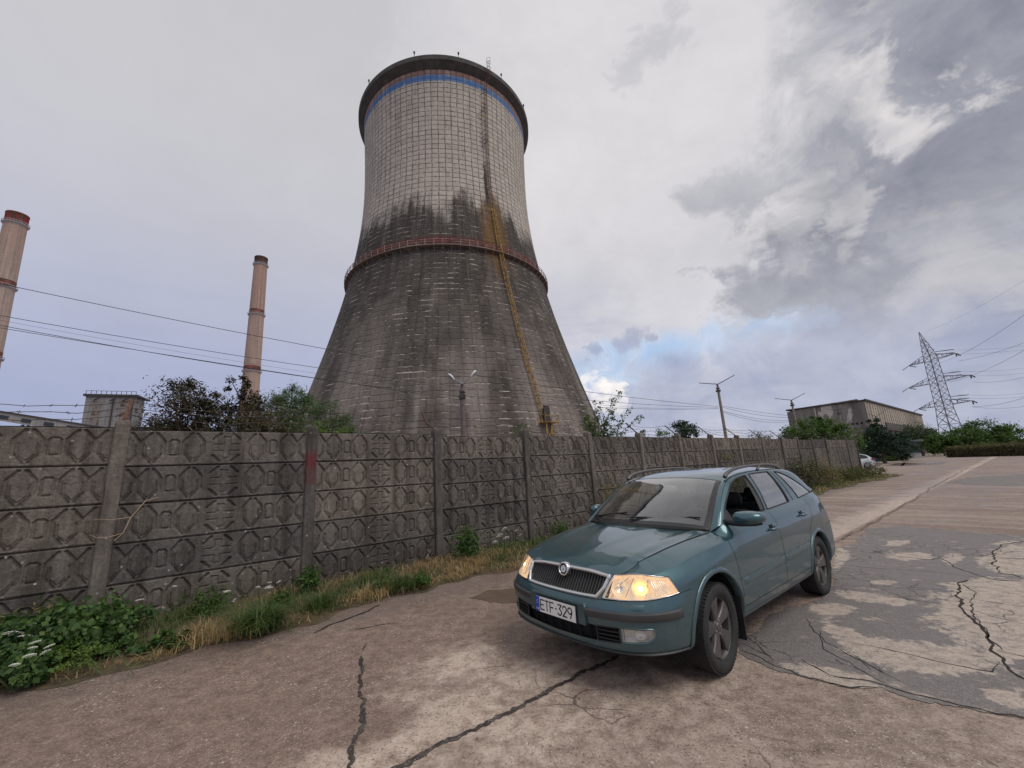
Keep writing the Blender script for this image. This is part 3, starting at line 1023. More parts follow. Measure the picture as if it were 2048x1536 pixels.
    mb.bar(tuple(p + s_ * .55 + o_ * .7 + [0, 0, -1]), tuple(p - s_ * .55 + o_ * .7 + [0, 0, -4]), .1); mb.bar(tuple(p - s_ * .55 + o_ * .7 + [0, 0, -1]), tuple(p + s_ * .55 + o_ * .7 + [0, 0, -4]), .1)
    obj('landing_brace', mb, STEELY, lp)
    for dg in (-52, -17, 8, 36, 62, -85, 88):
        t_ = TH0 + math.radians(dg); c, s = 24.4 * math.cos(t_), 24.4 * math.sin(t_)
        mb = MB(); mb.bar((c, s, 100.1), (c, s, 101.0), .12); mb.lathe([(.01, 0), (.22, .05), (.22, .5), (.1, .62), (.01, .64)], 10, 'z', (c, s, 100.9))
        obj('warning_lamp', mb, STEELD, tw, 50)


build_tower()


# ================================================================ chimneys
def chimney_mat(name, tone):
    mt, t, b = new_mat(name)
    tc = t.node('ShaderNodeTexCoord').outputs['Object']
    x, y, z = t.xyz(tc)
    ang = t.math('ARCTAN2', y, x)
    line = t.sstep(t.math('ABSOLUTE', t.math('SUBTRACT', t.math('FRACT', t.math('MULTIPLY', ang, 24 / 6.2832)), .5)), .40, .49)
    hl = t.sstep(t.math('ABSOLUTE', t.math('SUBTRACT', t.math('FRACT', t.math('DIVIDE', z, 2.5)), .5)), .42, .49)
    st = t.noise(t.scale(tc, (.5, .5, .02)), 1.2, 6, .65)
    n = t.noise(tc, .35, 6, .6)
    c = t.ramp(t.math('ADD', t.math('MULTIPLY', st, .6), t.math('MULTIPLY', n, .4)), [(.3, lin(*[q * .80 for q in tone])), (.7, lin(*[min(255, q * 1.08) for q in tone]))])
    c = t.mix(t.math('MULTIPLY', t.sstep(t.noise(t.scale(tc, (1.4, 1.4, .03)), 1.0, 6, .7), .48, .68), t.math('MULTIPLY', t.sstep(z, 60, 200), .55)), c, lin(92, 74, 66))
    c = t.mix(t.math('MULTIPLY', t.math('MAXIMUM', line, hl), .34), c, lin(*[q * .6 for q in tone]))
    redden = t.sstep(z, 150, 205)
    c = t.mix(t.math('MULTIPLY', redden, .30), c, lin(170, 126, 106))
    t.put(b.inputs['Base Color'], c)
    b.inputs['Roughness'].default_value = .9
    return mt


def build_chimney(label, x, y, top, rings, tone, topcol, seed):
    ch = thing('chimney', label, 'chimney', (x, y, 0), 0, 'power station chimneys')

    def rad(z):
        return 5.7 + (top - z) / top * 2.6
    mb = MB(); mb.lathe([(rad(z), z) for z in np.linspace(0, top - 9, 30)], 40)
    obj('shaft', mb, chimney_mat('chimney_concrete', tone), ch, 60)
    redm = rust_metal('chimney_red_band', lin(142, 70, 68), .55, .8, .35)
    topm = rust_metal('chimney_top_paint', topcol, .5, .8, .35)
    mb = MB(); mb.lathe([(rad(top - 9), top - 9), (rad(top - 9), top - 1.2), (rad(top) + .25, top - 1), (rad(top) + .25, top), (5.0, top), (5.0, top - 6)], 40)
    obj('crown', mb, topm, ch, 50)
    mb = MB(); a_ = math.atan2(-y, -x) + .35
    for da in (-.05, .05):
        mb.tube([((rad(z) + .35) * math.cos(a_ + da), (rad(z) + .35) * math.sin(a_ + da), z) for z in np.linspace(5, top - 2, 20)], .05, 4)
    obj('ladder', mb, STEELG, ch)
    for i, z in enumerate(rings):
        mb = MB(); r = rad(z)
        mb.lathe([(r, z - 1.2), (r + 1.1, z), (r + 1.1, z + .35), (r, z + .35)], 40)
        for k in range(30):
            a = 2 * math.pi * k / 30; c, s = math.cos(a), math.sin(a)
            mb.bar(((r + 1.05) * c, (r + 1.05) * s, z), ((r + 1.05) * c, (r + 1.05) * s, z + 1.6), .12)
        mb.lathe([(r + 1.0, z + 1.5), (r + 1.12, z + 1.5), (r + 1.12, z + 1.7), (r + 1.0, z + 1.7)], 40)
        obj('platform', mb, flat('chimney_platform', lin(168, 166, 168), .7, var=.15), ch)
        if i:
            mb = MB(); mb.lathe([(r + .04, z + .4), (r + .01, z + 5.2)], 40)
            obj('red_band', mb, redm, ch, 60)


build_chimney('tall pale brown chimney with bright red top, cut by the left edge', -357.4, 262, 206, (197.5, 148, 96), (176, 155, 143), lin(150, 52, 58), 1)
build_chimney('tall reddish brown chimney with dark sooty top, nearer the cooling tower', -245.5, 370, 225, (216.5, 163.5, 106.5), (174, 149, 136), lin(72, 48, 48), 2)


# ================================================================ coal tower, conveyor
def facade_mat(name, base, dark, seam=2.0, scale=.5, peel=None):
    mt, t, b = new_mat(name)
    tc = t.node('ShaderNodeTexCoord').outputs['Object']
    x, y, z = t.xyz(tc)
    st = t.noise(t.scale(tc, (1, 1, .08)), scale * 2.2, 7, .66)
    n = t.noise(tc, scale, 7, .64, .4)
    c = t.mix(t.sstep(st, .38, .72), base, dark)
    c = t.mix(t.sstep(n, .40, .75, 0, .5), c, tuple(q * .62 for q in base[:3]) + (1,))
    hl = t.sstep(t.math('ABSOLUTE', t.math('SUBTRACT', t.math('FRACT', t.math('DIVIDE', z, seam)), .5)), .455, .49)
    c = t.mix(t.math('MULTIPLY', hl, .55), c, tuple(q * .45 for q in dark[:3]) + (1,))
    if peel:
        pk = t.math('MULTIPLY', t.sstep(t.noise(t.scale(tc, (1, 1, .28)), .42, 6, .6, .6), .585, .605), t.sstep(z, peel[0], peel[1]))
        c = t.mix(t.math('MULTIPLY', pk, .85), c, lin(206, 200, 192))
    t.put(b.inputs['Base Color'], c)
    b.inputs['Roughness'].default_value = .9
    t.put(b.inputs['Normal'], t.bump(n, .4, .05))
    return mt


DARKWIN = flat('dark_broken_window', lin(44, 46, 50), .35, var=.4, scale=2)


def build_coal():
    p0 = at(180, 793, 140); p1 = at(272, 798, 140)
    top = 35.2
    yaw = R(24)
    th = thing('coal_tower', 'grey concrete coal handling tower with rusty streaks behind the fence', 'industrial tower', (-142.3, 140, 0), yaw)
    wall = facade_mat('coal_tower_wall', lin(142, 141, 140), lin(112, 109, 107), 3.3, .45)
    W, Dp = 13.6, 7.5
    mb = MB(); mb.box((0, Dp / 2, top / 2), (W, Dp, top))
    o = obj('wall', mb, wall, th)
    mb = MB(); mb.box((0, Dp / 2, top + .35), (W + 1.2, Dp + 1.2, .7))
    rf = obj('roof', mb, STEELD, th)
    mb = MB()
    for k in range(11):
        x = -W / 2 + W * k / 10
        mb.bar((x, -.4, top + .7), (x, -.4, top + 1.9), .12)
    mb.bar((-W / 2, -.4, top + 1.85), (W / 2, -.4, top + 1.85), .12)
    obj('roof_railing', mb, STEELD, rf)
    for (x, z, w, h) in ((0, 23.6, 7.5, 1.3), (-.5, 17.6, 10, 1.5), (0, 12, 9, 1.5)):
        mb = MB(); mb.box((x, -.05, z), (w, .25, h)); f = obj('window_band', mb, DARKWIN, th)
        for k in range(7):
            mb = MB(); mb.box((x - w / 2 + w * k / 6, -.20, z), (.16, .12, h))
            obj('mullion', mb, CONC, f)
    mb = MB(); mb.box((-.3, -.2, 23.6), (2.2, .12, 1.1)); obj('pale_pane', mb, flat('dusty_pane', lin(196, 198, 200), .4), th)
    for (x, z0, z1, w) in ((-3.6, 24.8, 33.5, 2.2), (4.2, 24.8, 33.8, 2.8)):
        mb = MB(); mb.box((x, -.06, (z0 + z1) / 2), (w, .2, z1 - z0))
        obj('rusty_panel', mb, rust_metal('rust_streaked_panel', lin(132, 124, 118), .38, .8, .5), th)
    mb = MB()
    for x in (.8, 6.2):
        mb.bar((x, -.5, 24), (x, -.5, 34.4), .35)
    for x in (-3.6, .8, 4.2, 6.2):
        mb.bar((x - 1.0, -.4, 33.6), (x + .9, -1.2, 34.4), .3)
    obj('downpipe', mb, STEELD, th)
    # conveyor gallery climbing in from the left
    a = at(-40, 828, 134); b_ = at(178, 862, 138)
    a = Vector(a); b_ = Vector(b_)
    cg = thing('conveyor_gallery', 'sloping pale conveyor gallery with square windows leading to the coal tower', 'conveyor', tuple(b_))
    d = (a - b_)
    L = d.length
    q = d.to_track_quat('X', 'Z').to_matrix()

    def P(x, y, z):
        return tuple(q @ Vector((x, y, z)))
    mb = MB()
    mb.box((0, 0, 0), (1, 1, 1)); mb.v = []; mb.f = []
    vs = [P(x, y, z) for x, y, z in ((-4, -1.9, -1.1), (L * 1.8, -1.9, -1.1), (L * 1.8, 1.9, -1.1), (-4, 1.9, -1.1), (-4, -1.9, 1.7), (L * 1.8, -1.9, 1.7), (L * 1.8, 1.9, 1.7), (-4, 1.9, 1.7))]
    mb.add(vs, [(0, 3, 2, 1), (4, 5, 6, 7), (0, 1, 5, 4), (1, 2, 6, 5), (2, 3, 7, 6), (3, 0, 4, 7)])
    obj('gallery_wall', mb, facade_mat('gallery_wall_panel', lin(160, 157, 152), lin(128, 122, 118), 50, .6), cg)
    mb = MB()
    vs = [P(x, y, z) for x, y, z in ((-4, -2.2, 1.702), (L * 1.8, -2.2, 1.702), (L * 1.8, 2.2, 1.702), (-4, 2.2, 1.702), (-4, -2.2, 2.1), (L * 1.8, -2.2, 2.1), (L * 1.8, 2.2, 2.1), (-4, 2.2, 2.1))]
    mb.add(vs, [(0, 3, 2, 1), (4, 5, 6, 7), (0, 1, 5, 4), (1, 2, 6, 5), (2, 3, 7, 6), (3, 0, 4, 7)])
    obj('gallery_roof', mb, STEELD, cg)
    front = 1 if (Vector(P(0, 1, 0)).y < 0) else -1
    for k in range(14):
        x = 2.5 + k * 7.2
        if x > L * 1.75:
            break
        mb = MB()
        vs = [P(x + dx, front * dy, dz) for dx, dy, dz in ((0, 1.85, -.45), (3.2, 1.85, -.45), (3.2, 1.97, -.45), (0, 1.97, -.45), (0, 1.85, .85), (3.2, 1.85, .85), (3.2, 1.97, .85), (0, 1.97, .85))]
        mb.add(vs, [(0, 3, 2, 1), (4, 5, 6, 7), (0, 1, 5, 4), (1, 2, 6, 5), (2, 3, 7, 6), (3, 0, 4, 7)])
        obj('window', mb, DARKWIN, cg)
    for k in range(3):
        x = 4 + k * 16
        if x > L * 1.7:
            break
        top_ = Vector(P(x, 0, -1.1))
        mb = MB(); mb.bar((top_.x - 1, top_.y, top_.z), (top_.x - 1.5, top_.y, -b_.z), .6); mb.bar((top_.x + 1, top_.y, top_.z), (top_.x + 1.5, top_.y, -b_.z), .6)
        obj('trestle', mb, CONC, cg)
    # lower annexe to the right of the tower
    an = thing('annexe_building', 'low flat annexe with roof railing to the right of the coal tower', 'building', (-122, 141, 0), yaw)
    mb = MB(); mb.box((0, 6, 11.4), (22, 12, 22.8)); obj('wall', mb, wall, an)
    mb = MB(); mb.box((0, 6, 23.1), (23, 13, .6)); obj('roof', mb, STEELD, an)
    mb = MB()
    for k in range(9):
        mb.bar((-11 + k * 2.6, -.2, 23.4), (-11 + k * 2.6, -.2, 24.8), .14)
    mb.bar((-11, -.2, 24.7), (10, -.2, 24.7), .14); mb.bar((-9.5, -.2, 27.5), (-2, -.2, 23.7), .3)
    obj('roof_railing', mb, STEELD, an)


build_coal()


# ================================================================ right-hand hall
def build_hall():
    cx, cy = 83.0, 95.5
    hall = thing('industrial_hall', 'long weathered concrete hall with peeling white paint behind the fence end', 'building', (cx, cy, 0), FPHI)
    # local x along the long side (away), local y away along the gable (to the left)
    H = 13.4; G_ = 16.2; Ln = 86.0
    gm = facade_mat('peeling_gable_wall', lin(140, 136, 131), lin(98, 94, 91), 40, .30, (7.0, 9.5))
    lm = facade_mat('long_panel_wall', lin(184, 172, 156), lin(140, 126, 112), 1.2, .30)
    mb = MB()
    mb.add([(0, 0, 0), (0, G_, 0), (0, G_, H - .5), (0, G_ * .78, H - .1), (0, G_ * .77, H + .25), (0, 1.2, H + .55), (0, 1.0, H + .2), (0, 0, H + .1)], [(0, 1, 2, 3, 4, 5, 6, 7)])
    mb.add([(.5, 0, 0), (.5, G_, 0), (.5, G_, H - .5), (.5, 0, H + .1)], [(3, 2, 1, 0)])
    obj('gable_wall', mb, gm, hall)
    mb = MB(); mb.add([(0, 0, 0), (Ln, 0, 0), (Ln, 0, H), (0, 0, H + .1)], [(0, 1, 2, 3)])
    mb.add([(Ln, 0, 0), (Ln, G_, 0), (Ln, G_, H), (Ln, 0, H)], [(0, 1, 2, 3)])
    mb.add([(0, G_, 0), (Ln, G_, 0), (Ln, G_, H), (0, G_, H - .5)], [(3, 2, 1, 0)])
    obj('long_wall', mb, lm, hall)
    mb = MB(); mb.box((Ln / 2, G_ / 2, H + .05), (Ln + .5, G_ + .2, .35)); mb.box((Ln / 2, -.18, H + .14), (Ln + .4, .30, .42))
    obj('roof', mb, STEELD, hall)
    # seams, holes, cornice of the gable
    for k in range(1, 6):
        mb = MB(); mb.box((-.06, G_ * k / 6, H / 2 + 1.2), (.12, .08, H - 3.2))
        obj('pilaster', mb, gm, hall)
    for k in range(17):
        mb = MB(); mb.box((-.02, 1.4 + k * .86, 8.2), (.10, .42, .42))
        obj('vent_hole', mb, SHADOWG, hall)
    mb = MB(); mb.box((-.25, G_ / 2, 6.35), (.6, G_ + .4, .45))
    obj('ledge', mb, gm, hall)
    mb = MB(); mb.box((-.05, G_ / 2 + 1, 3.1), (.14, G_ - 3.5, 6.0))
    obj('lower_wall', mb, facade_mat('pale_lower_wall', lin(178, 168, 160), lin(146, 136, 128), 30, .3), hall)
    # gallery hanging along the long side
    mb = MB(); mb.box((Ln / 2, -1.4, 6.4), (Ln, 2.8, .5)); mb.box((Ln / 2, -2.75, 7.2), (Ln, .2, 1.3))
    gl = obj('hanging_gallery', mb, facade_mat('sooty_gallery', lin(92, 86, 80), lin(56, 52, 50), 30, .6), hall)
    for k in range(15):
        mb = MB(); mb.box((1 + k * 6, -2.4, 3.1), (.5, .5, 6.2))
        obj('gallery_post', mb, CONC, gl)
    mb = MB()
    for k in range(30):
        mb.box((1.5 + k * 2.85, -.03, 10.2), (.09, .08, 5.6))
    obj('panel_ribs', mb, STEELD, hall)
    for k in range(14):
        mb = MB(); mb.box((4 + k * 6, -.03, 4.3), (3.6, .12, 2.6))
        obj('window', mb, DARKWIN, hall)
    mb = MB()
    mb.box((10, 4, H + .6), (2.4, 1.6, .9)); mb.bar((12.5, 3, H), (12.5, 3, H + 1.3), .2); mb.bar((14, 3, H), (14, 3, H + 1.0), .2)
    obj('roof_vents', mb, STEELD, hall)


SHADOWG = flat('deep_opening', (.012, .012, .013), .9)
build_hall()

# ================================================================ concrete fence
NP = 17


def fence_mat(name, base=(104, 96, 89), red=None):
    mt, t, b = new_mat(name)
    tc = t.node('ShaderNodeTexCoord').outputs['Object']
    P = t.node('ShaderNodeNewGeometry').outputs['Position']
    oi = t.node('ShaderNodeObjectInfo').outputs['Random']
    _, _, wz = t.xyz(P)
    fine = t.noise(P, 26, 7, .74); mid = t.noise(P, 3.2, 7, .70, .6); grit = t.noise(P, 110, 3, .6)
    st = t.noise(t.scale(P, (3.2, 3.2, .35)), 1.4, 6, .65)
    lo = tuple(q * .40 for q in lin(*base)[:3]) + (1,); hi = tuple(min(1, q * 1.75) for q in lin(*base)[:3]) + (1,)
    c = t.ramp(t.math('ADD', t.math('MULTIPLY', fine, .55), t.math('MULTIPLY', mid, .45)), [(.30, lo), (.5, lin(*base)), (.72, hi)])
    c = t.mix(t.sstep(st, .40, .66, 0, .62), c, lin(58, 51, 46))
    c = t.mix(1.0, c, t.ramp(oi, [(0, (.72, .72, .73, 1)), (.5, (1, .98, .96, 1)), (1, (1.22, 1.18, 1.12, 1))]), 'MULTIPLY')
    moss = t.math('MULTIPLY', t.sstep(mid, .56, .70), t.sstep(wz, 1.3, .15))
    c = t.mix(t.math('MULTIPLY', moss, .5), c, lin(84, 84, 62))
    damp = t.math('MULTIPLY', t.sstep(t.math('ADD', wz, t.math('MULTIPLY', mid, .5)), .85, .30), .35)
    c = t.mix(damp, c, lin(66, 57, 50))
    v = t.node('ShaderNodeTexVoronoi', feature='F1'); t.put(v.inputs['Vector'], P); v.inputs['Scale'].default_value = 11
    cr = t.xyz(v.outputs['Color'])
    lich = t.math('MULTIPLY', t.sstep(t.math('ADD', v.outputs['Distance'], t.math('MULTIPLY', t.math('SUBTRACT', fine, .5), .25)), .17, .10), t.sstep(cr[0], .74, .80))
    c = t.mix(t.math('MULTIPLY', lich, .85), c, lin(178, 172, 164))
    flake = t.math('MULTIPLY', t.sstep(t.noise(P, 5.5, 5, .65, .8), .655, .675), t.sstep(wz, 1.0, .3))
    c = t.mix(t.math('MULTIPLY', flake, .6), c, lin(150, 144, 138))
    pits = t.sstep(t.noise(P, 48, 2, .5), .33, .26)
    c = t.mix(t.math('MULTIPLY', pits, .6), c, lin(48, 43, 40))
    if red:
        ox, oy, oz = t.xyz(tc)
        e = t.math('ADD', t.math('POWER', t.math('DIVIDE', t.math('SUBTRACT', oz, red), .17), 2.0), t.math('MULTIPLY', t.math('SUBTRACT', fine, .5), 1.6))
        c = t.mix(t.sstep(e, 1.3, .0, 0, .62), c, lin(118, 40, 50))
        e2 = t.math('ADD', t.math('POWER', t.math('DIVIDE', t.math('SUBTRACT', oz, red - .26), .14), 2.0), t.math('MULTIPLY', t.math('SUBTRACT', fine, .5), 2.4))
        c = t.mix(t.sstep(e2, 1.2, .1, 0, .4), c, lin(112, 52, 56))
    t.put(b.inputs['Base Color'], c)
    b.inputs['Roughness'].default_value = .95
    b.inputs['Specular IOR Level'].default_value = .2
    t.put(b.inputs['Normal'], t.bump(t.math('ADD', t.math('MULTIPLY', fine, .6), t.math('MULTIPLY', grit, .5)), .95, .022))
    return mt


FENCEM = fence_mat('mossy_fence_concrete', (115, 109, 103))
POSTM = fence_mat('fence_post_concrete', (116, 110, 104))
POSTRED = fence_mat('post_with_red_spray', (116, 110, 104), 1.93)


def slab_mesh():
    """one precast slab: octagons, small frames and a cross pressed into the face. x along, -y is the face"""
    Wd, Hh = 2.15, .4705
    nx, nz = 250, 54
    X = np.linspace(-Wd / 2, Wd / 2, nx); Z = np.linspace(0, Hh, nz)
    XX, ZZ = np.meshgrid(X, Z, indexing='ij')
    Hm = np.zeros_like(XX)

    def seg(ax, az, bx, bz, w=.017, depth=.024):
        dx, dz = bx - ax, bz - az
        L2 = dx * dx + dz * dz + 1e-12
        u = np.clip(((XX - ax) * dx + (ZZ - az) * dz) / L2, 0, 1)
        d = np.hypot(XX - ax - u * dx, ZZ - az - u * dz)
        k = np.clip((w - d) / .007 + .5, 0, 1)
        np.maximum(Hm, depth * k, out=Hm)
    zc = Hh / 2

    def octa(cx, hw=.112, hh=.190, left=True, right=True):
        cz = .080
        for s, on in ((-1, left), (1, right)):
            if not on:
                continue
            pts = [(cx + s * .030, zc + hh), (cx + s * hw, zc + cz), (cx + s * hw, zc - cz), (cx + s * .030, zc - hh)]
            for a, b in zip(pts[:-1], pts[1:]):
                seg(*a, *b)
            pts = [(cx + s * (hw - .038), zc + cz - .05), (cx + s * (hw - .038), zc - cz - .01), (cx + s * .012, zc - hh + .028)]
            for a, b in zip(pts[:-1], pts[1:]):
                seg(*a, *b, .009, .013)

    def frame(cx, hw=.046, hh=.100):
        r = .02
        pts = [(cx - hw, zc - hh), (cx - hw, zc + hh - r), (cx - hw + r, zc + hh), (cx + hw - r, zc + hh), (cx + hw, zc + hh - r), (cx + hw, zc - hh), (cx - hw, zc - hh)]
        for a, b in zip(pts[:-1], pts[1:]):
            seg(*a, *b, .013, .020)
    for cx in (-.80, -.375, .375, .80):
        octa(cx)
    for cx in (-.587, .587):
        frame(cx)
    octa(-1.05, left=False); octa(1.05, right=False)
    # central cross between brackets
    for s in (-1, 1):
        seg(s * .075, zc + .195, s * .155, zc + .115)
        seg(s * .075, zc - .195, s * .155, zc - .115)
        seg(s * .036, zc + .145, s * .036, zc + .045, .010, .012); seg(s * .036, zc + .045, s * .150, zc + .045, .010, .012)
        seg(s * .036, zc - .145, s * .036, zc - .045, .010, .012); seg(s * .036, zc - .045, s * .150, zc - .045, .010, .012)
    seg(-.034, zc + .15, .034, zc + .15, .010, .014); seg(-.034, zc - .15, .034, zc - .15, .010, .014)
    # rounded slab edges
    ed = np.minimum(ZZ, Hh - ZZ)
    Hm += np.clip(.014 - ed, 0, .014) * 1.5
    rr = np.random.default_rng(3)
    Hm += rr.normal(0, .0018, Hm.shape)
    V = np.stack([XX, -.045 + Hm, ZZ], -1).reshape(-1, 3)
    F = []
    idx = np.arange(nx * nz).reshape(nx, nz)
    F = np.stack([idx[:-1, :-1], idx[1:, :-1], idx[1:, 1:], idx[:-1, 1:]], -1).reshape(-1, 4)
    o = len(V)
    back = np.array([(-Wd / 2, .03, 0), (Wd / 2, .03, 0), (Wd / 2, .03, Hh), (-Wd / 2, .03, Hh), (-Wd / 2, -.045, 0), (Wd / 2, -.045, 0), (Wd / 2, -.045, Hh), (-Wd / 2, -.045, Hh)])
    B = np.array([(o + 1, o, o + 3, o + 2), (o + 3, o + 7, o + 6, o + 2)[::-1], (o, o + 1, o + 5, o + 4)[::-1], (o, o + 4, o + 7, o + 3)[::-1], (o + 1, o + 2, o + 6, o + 5)[::-1]])
    me = np_mesh('wall_slab', np.concatenate([V, back]), np.concatenate([F, B]), FENCEM)
    for p in me.polygons:
        p.use_smooth = True
    me.set_sharp_from_angle(angle=R(50))
    return me


def build_fence():
    fe = thing('concrete_fence', 'long dark precast concrete fence with octagon pattern slabs and barbed wire', 'fence', (*ab(0, 0)[:2], 0), FPHI)
    me = slab_mesh()
    for i in range(-2, NP - 1):
        drop = random.uniform(-.02, .02) + (-.05 if i == 2 else 0)
        z = .035 + drop
        for k in range(5):
            o = bpy.data.objects.new('wall_slab', me); COL.objects.link(o); o.parent = fe
            o.location = (BAY * (i + .5), random.uniform(-.006, .006), z + .47 * k)
            o.rotation_euler = (R(random.uniform(-.4, .4)), R(random.uniform(-.06, .06)), 0)
            if (i + k) % 2:
                o.rotation_euler[1] += 0
        mb = MB(); mb.box((BAY * (i + .5), .0, .0), (2.14, .09, .12)); obj('plinth', mb, POSTM, fe)
    pm = MB()
    prof = [(-.075, -.085), (-.060, -.100), (.060, -.100), (.075, -.085), (.075, .07), (-.075, .07)]
    rows = []
    for z in list(np.linspace(-.1, 2.38, 14)) + [2.44, 2.475, 2.49]:
        s = 1 if z < 2.45 else (.90 if z < 2.48 else .72)
        rows.append([(x * s + random.gauss(0, .0015), y * s + random.gauss(0, .0015), z) for x, y in prof])
    rows2 = [r + [r[0]] for r in rows]
    pm.grid(rows2, flip=True)
    pm.add(rows[-1], [tuple(range(6))])
    post_me = pm.mesh('post'); post_me.materials.append(POSTM)
    red_me = post_me.copy(); red_me.materials.clear(); red_me.materials.append(POSTRED)
    arms = {-1: 1, 0: 1, 1: 2, 2: 3, 3: 0, 4: 0, 5: 1, 6: 1, 7: 1, 8: 1, 9: 1, 10: 1, 11: 0, 12: 0, 13: 0, 14: 0, 15: 1, 16: 1}
    tips = {}
    for i in range(-2, NP):
        o = bpy.data.objects.new('post', red_me if i == 1 else post_me); COL.objects.link(o); o.parent = fe
        o.location = (BAY * i, 0, random.uniform(-.02, .03))
        o.rotation_euler = (R(random.uniform(-.8, .8)), R(random.uniform(-.9, .9)), 0)
        if i == 1:
            o['label'] = 'post sprayed with red paint'
        k = arms.get(i, 1)
        tip = (BAY * i, .42, 2.83)
        if k == 1:
            mb = MB(); mb.bar((0, .03, 2.44), (0, .05, 2.52), .05); mb.bar((0, .04, 2.50), (0.01, .40, 2.84), .04, .022)
            a = obj('wire_arm', mb, rust_metal('rusty_wire_arm', lin(92, 52, 46), .6, .8, 6) if i == 0 else STEELD, o)
        elif k == 2:
            mb = MB(); mb.bar((0, 0, 2.46), (0, 0, 2.68), .018); obj('wire_arm', mb, STEELD, o)
        elif k == 3:
            mb = MB(); mb.bar((0, .02, 2.46), (-.10, .16, 2.62), .03); mb.bar((-.10, .16, 2.60), (-.14, .30, 2.86), .03); obj('wire_arm', mb, rust_metal('bent_wire_arm', lin(84, 56, 50), .6, .8, 6), o)
    # barbed wire strands
    wm = rust_metal('rusty_barbed_wire', lin(74, 66, 64), .3, .7, 5)
    for s, (yy, zz) in enumerate(((.40, 2.82), (.26, 2.69), (.13, 2.57))):
        mb = MB(); pts = []
        for i in range(-2, NP - 1):
            for k in range(10):
                t_ = k / 10
                sag = .10 * 4 * t_ * (1 - t_) * random.uniform(.6, 1.1) if i != 3 else .16 * 4 * t_ * (1 - t_)
                pts.append((BAY * (i + t_), yy + random.gauss(0, .01), zz - sag + .02 * math.sin(i * 1.7 + s)))
        pts = [p for p in pts if not (BAY * 11.2 < p[0] < BAY * 13.8)] if False else pts
        mb.tube(pts, .0042, 4)
        x = -1.9 * BAY
        while x < BAY * 15.9:
            j = int((x / BAY + 2) * 10); j = min(max(j, 0), len(pts) - 2)
            f = (x / BAY + 2) * 10 - j
            p = np.array(pts[j]) * (1 - f) + np.array(pts[j + 1]) * f
            for _ in range(2):
                v = np.array([random.gauss(0, .5), random.gauss(0, 1), random.gauss(0, 1)]); v /= np.linalg.norm(v)
                mb.bar(tuple(p - v * .024), tuple(p + v * .024), .0045)
            x += random.uniform(.16, .24)
        obj('barbed_wire', mb, wm, fe)


build_fence()

# dead bramble stem leaning on the second bay
mb = MB()
tw = [(.10, .13, 1.02), (.17, .16, 1.10), (.22, .16, 1.28), (.34, .14, 1.47), (.46, .13, 1.50)]
mb.tube([(p[0], p[1], p[2]) for p in tw], [.007, .006, .006, .005, .003], 5)
mb.tube([(.17, .16, 1.10), (.05, .17, 1.07), (-.06, .18, 1.08), (-.12, .18, 1.12)], [.004, .004, .003, .002], 5)
mb.tube([(.22, .16, 1.28), (.05, .17, 1.27), (-.10, .18, 1.29)], [.004, .003, .002], 5)
mb.v = [ab(v[0] * 1.0, v[1], v[2]) for v in mb.v]
tag(obj('dead_twig', mb, flat('bleached_twig', lin(176, 152, 130), .9), None, 60), 'bleached dead twig lying against the fence right of the first post', 'twig')


# ================================================================ lamp posts, cables
def lamp_post(label, top_px, Y, arms, heads=False, dirs=None):
    t_ = at(*top_px, Y); h = t_[2]
    lp = thing('lamp_post', label, 'lamp post', (t_[0], t_[1], 0), 0, 'double arm lamp posts behind the fence')
    mb = MB()
    mb.tube([(0, 0, 0), (0, 0, h * .5), (0, 0, h)], [.17, .145, .115], 10)
    pole = obj('pole', mb, CONC if not heads else flat('lamp_pole_concrete', lin(104, 96, 92), .9, var=.25, bump=.1), lp, 50)
    mb = MB(); mb.box((0, 0, h - .5), (.34, .34, .18)); mb.box((0, 0, h - .25), (.28, .28, .10)); mb.tube([(0, 0, h - .6), (0, 0, h + .18)], .075, 8)
    obj('clamp', mb, STEELD, lp)
    for (px, py, dY) in arms:
        e = at(px, py, Y + dY) - np.array([t_[0], t_[1], 0])
        mb = MB(); e = np.array(e)
        mb.tube([(0, 0, h + .0), (e[0] * .06, e[1] * .06, h + .22), (e[0] * .2, e[1] * .2, h + .20 + (e[2] - h - .2) * .14), tuple(e)], [.05, .045, .04, .034], 7)
        a = obj('arm', mb, STEELG if heads else STEELD, lp, 60)
        if heads:
            d = Vector((e[0], e[1], (e[2] - h))).normalized()
            q = d.to_track_quat('X', 'Z').to_matrix()
            G = []
            for x, w, zt, zb in ((-.10, .035, .03, -.03), (-.02, .07, .06, -.05), (.10, .12, .09, -.06), (.26, .12, .08, -.06), (.36, .05, .03, -.03)):
                G.append([tuple(Vector(e) + q @ Vector((x, w * math.cos(a_) * 1.0, (zt if math.sin(a_) > 0 else -zb) * math.sin(a_)))) for a_ in np.linspace(0, 2 * math.pi, 15)])
            mb = MB(); mb.grid(G); 
            hd = obj('lamp_head', mb, flat('lamp_head_enamel', lin(206, 208, 210), .4, var=.08), a, 60)
            mb = MB(); c = Vector(e) + q @ Vector((.16, 0, -.062))
            mb.add([tuple(c + q @ Vector((.13 * math.cos(k), .09 * math.sin(k), -.015))) for k in np.linspace(0, 2 * math.pi, 13)[:-1]], [tuple(range(12))])
            obj('lamp_glass', mb, flat('dusty_lamp_glass', lin(120, 112, 102), .25), hd)
    return np.array([t_[0], t_[1], h])


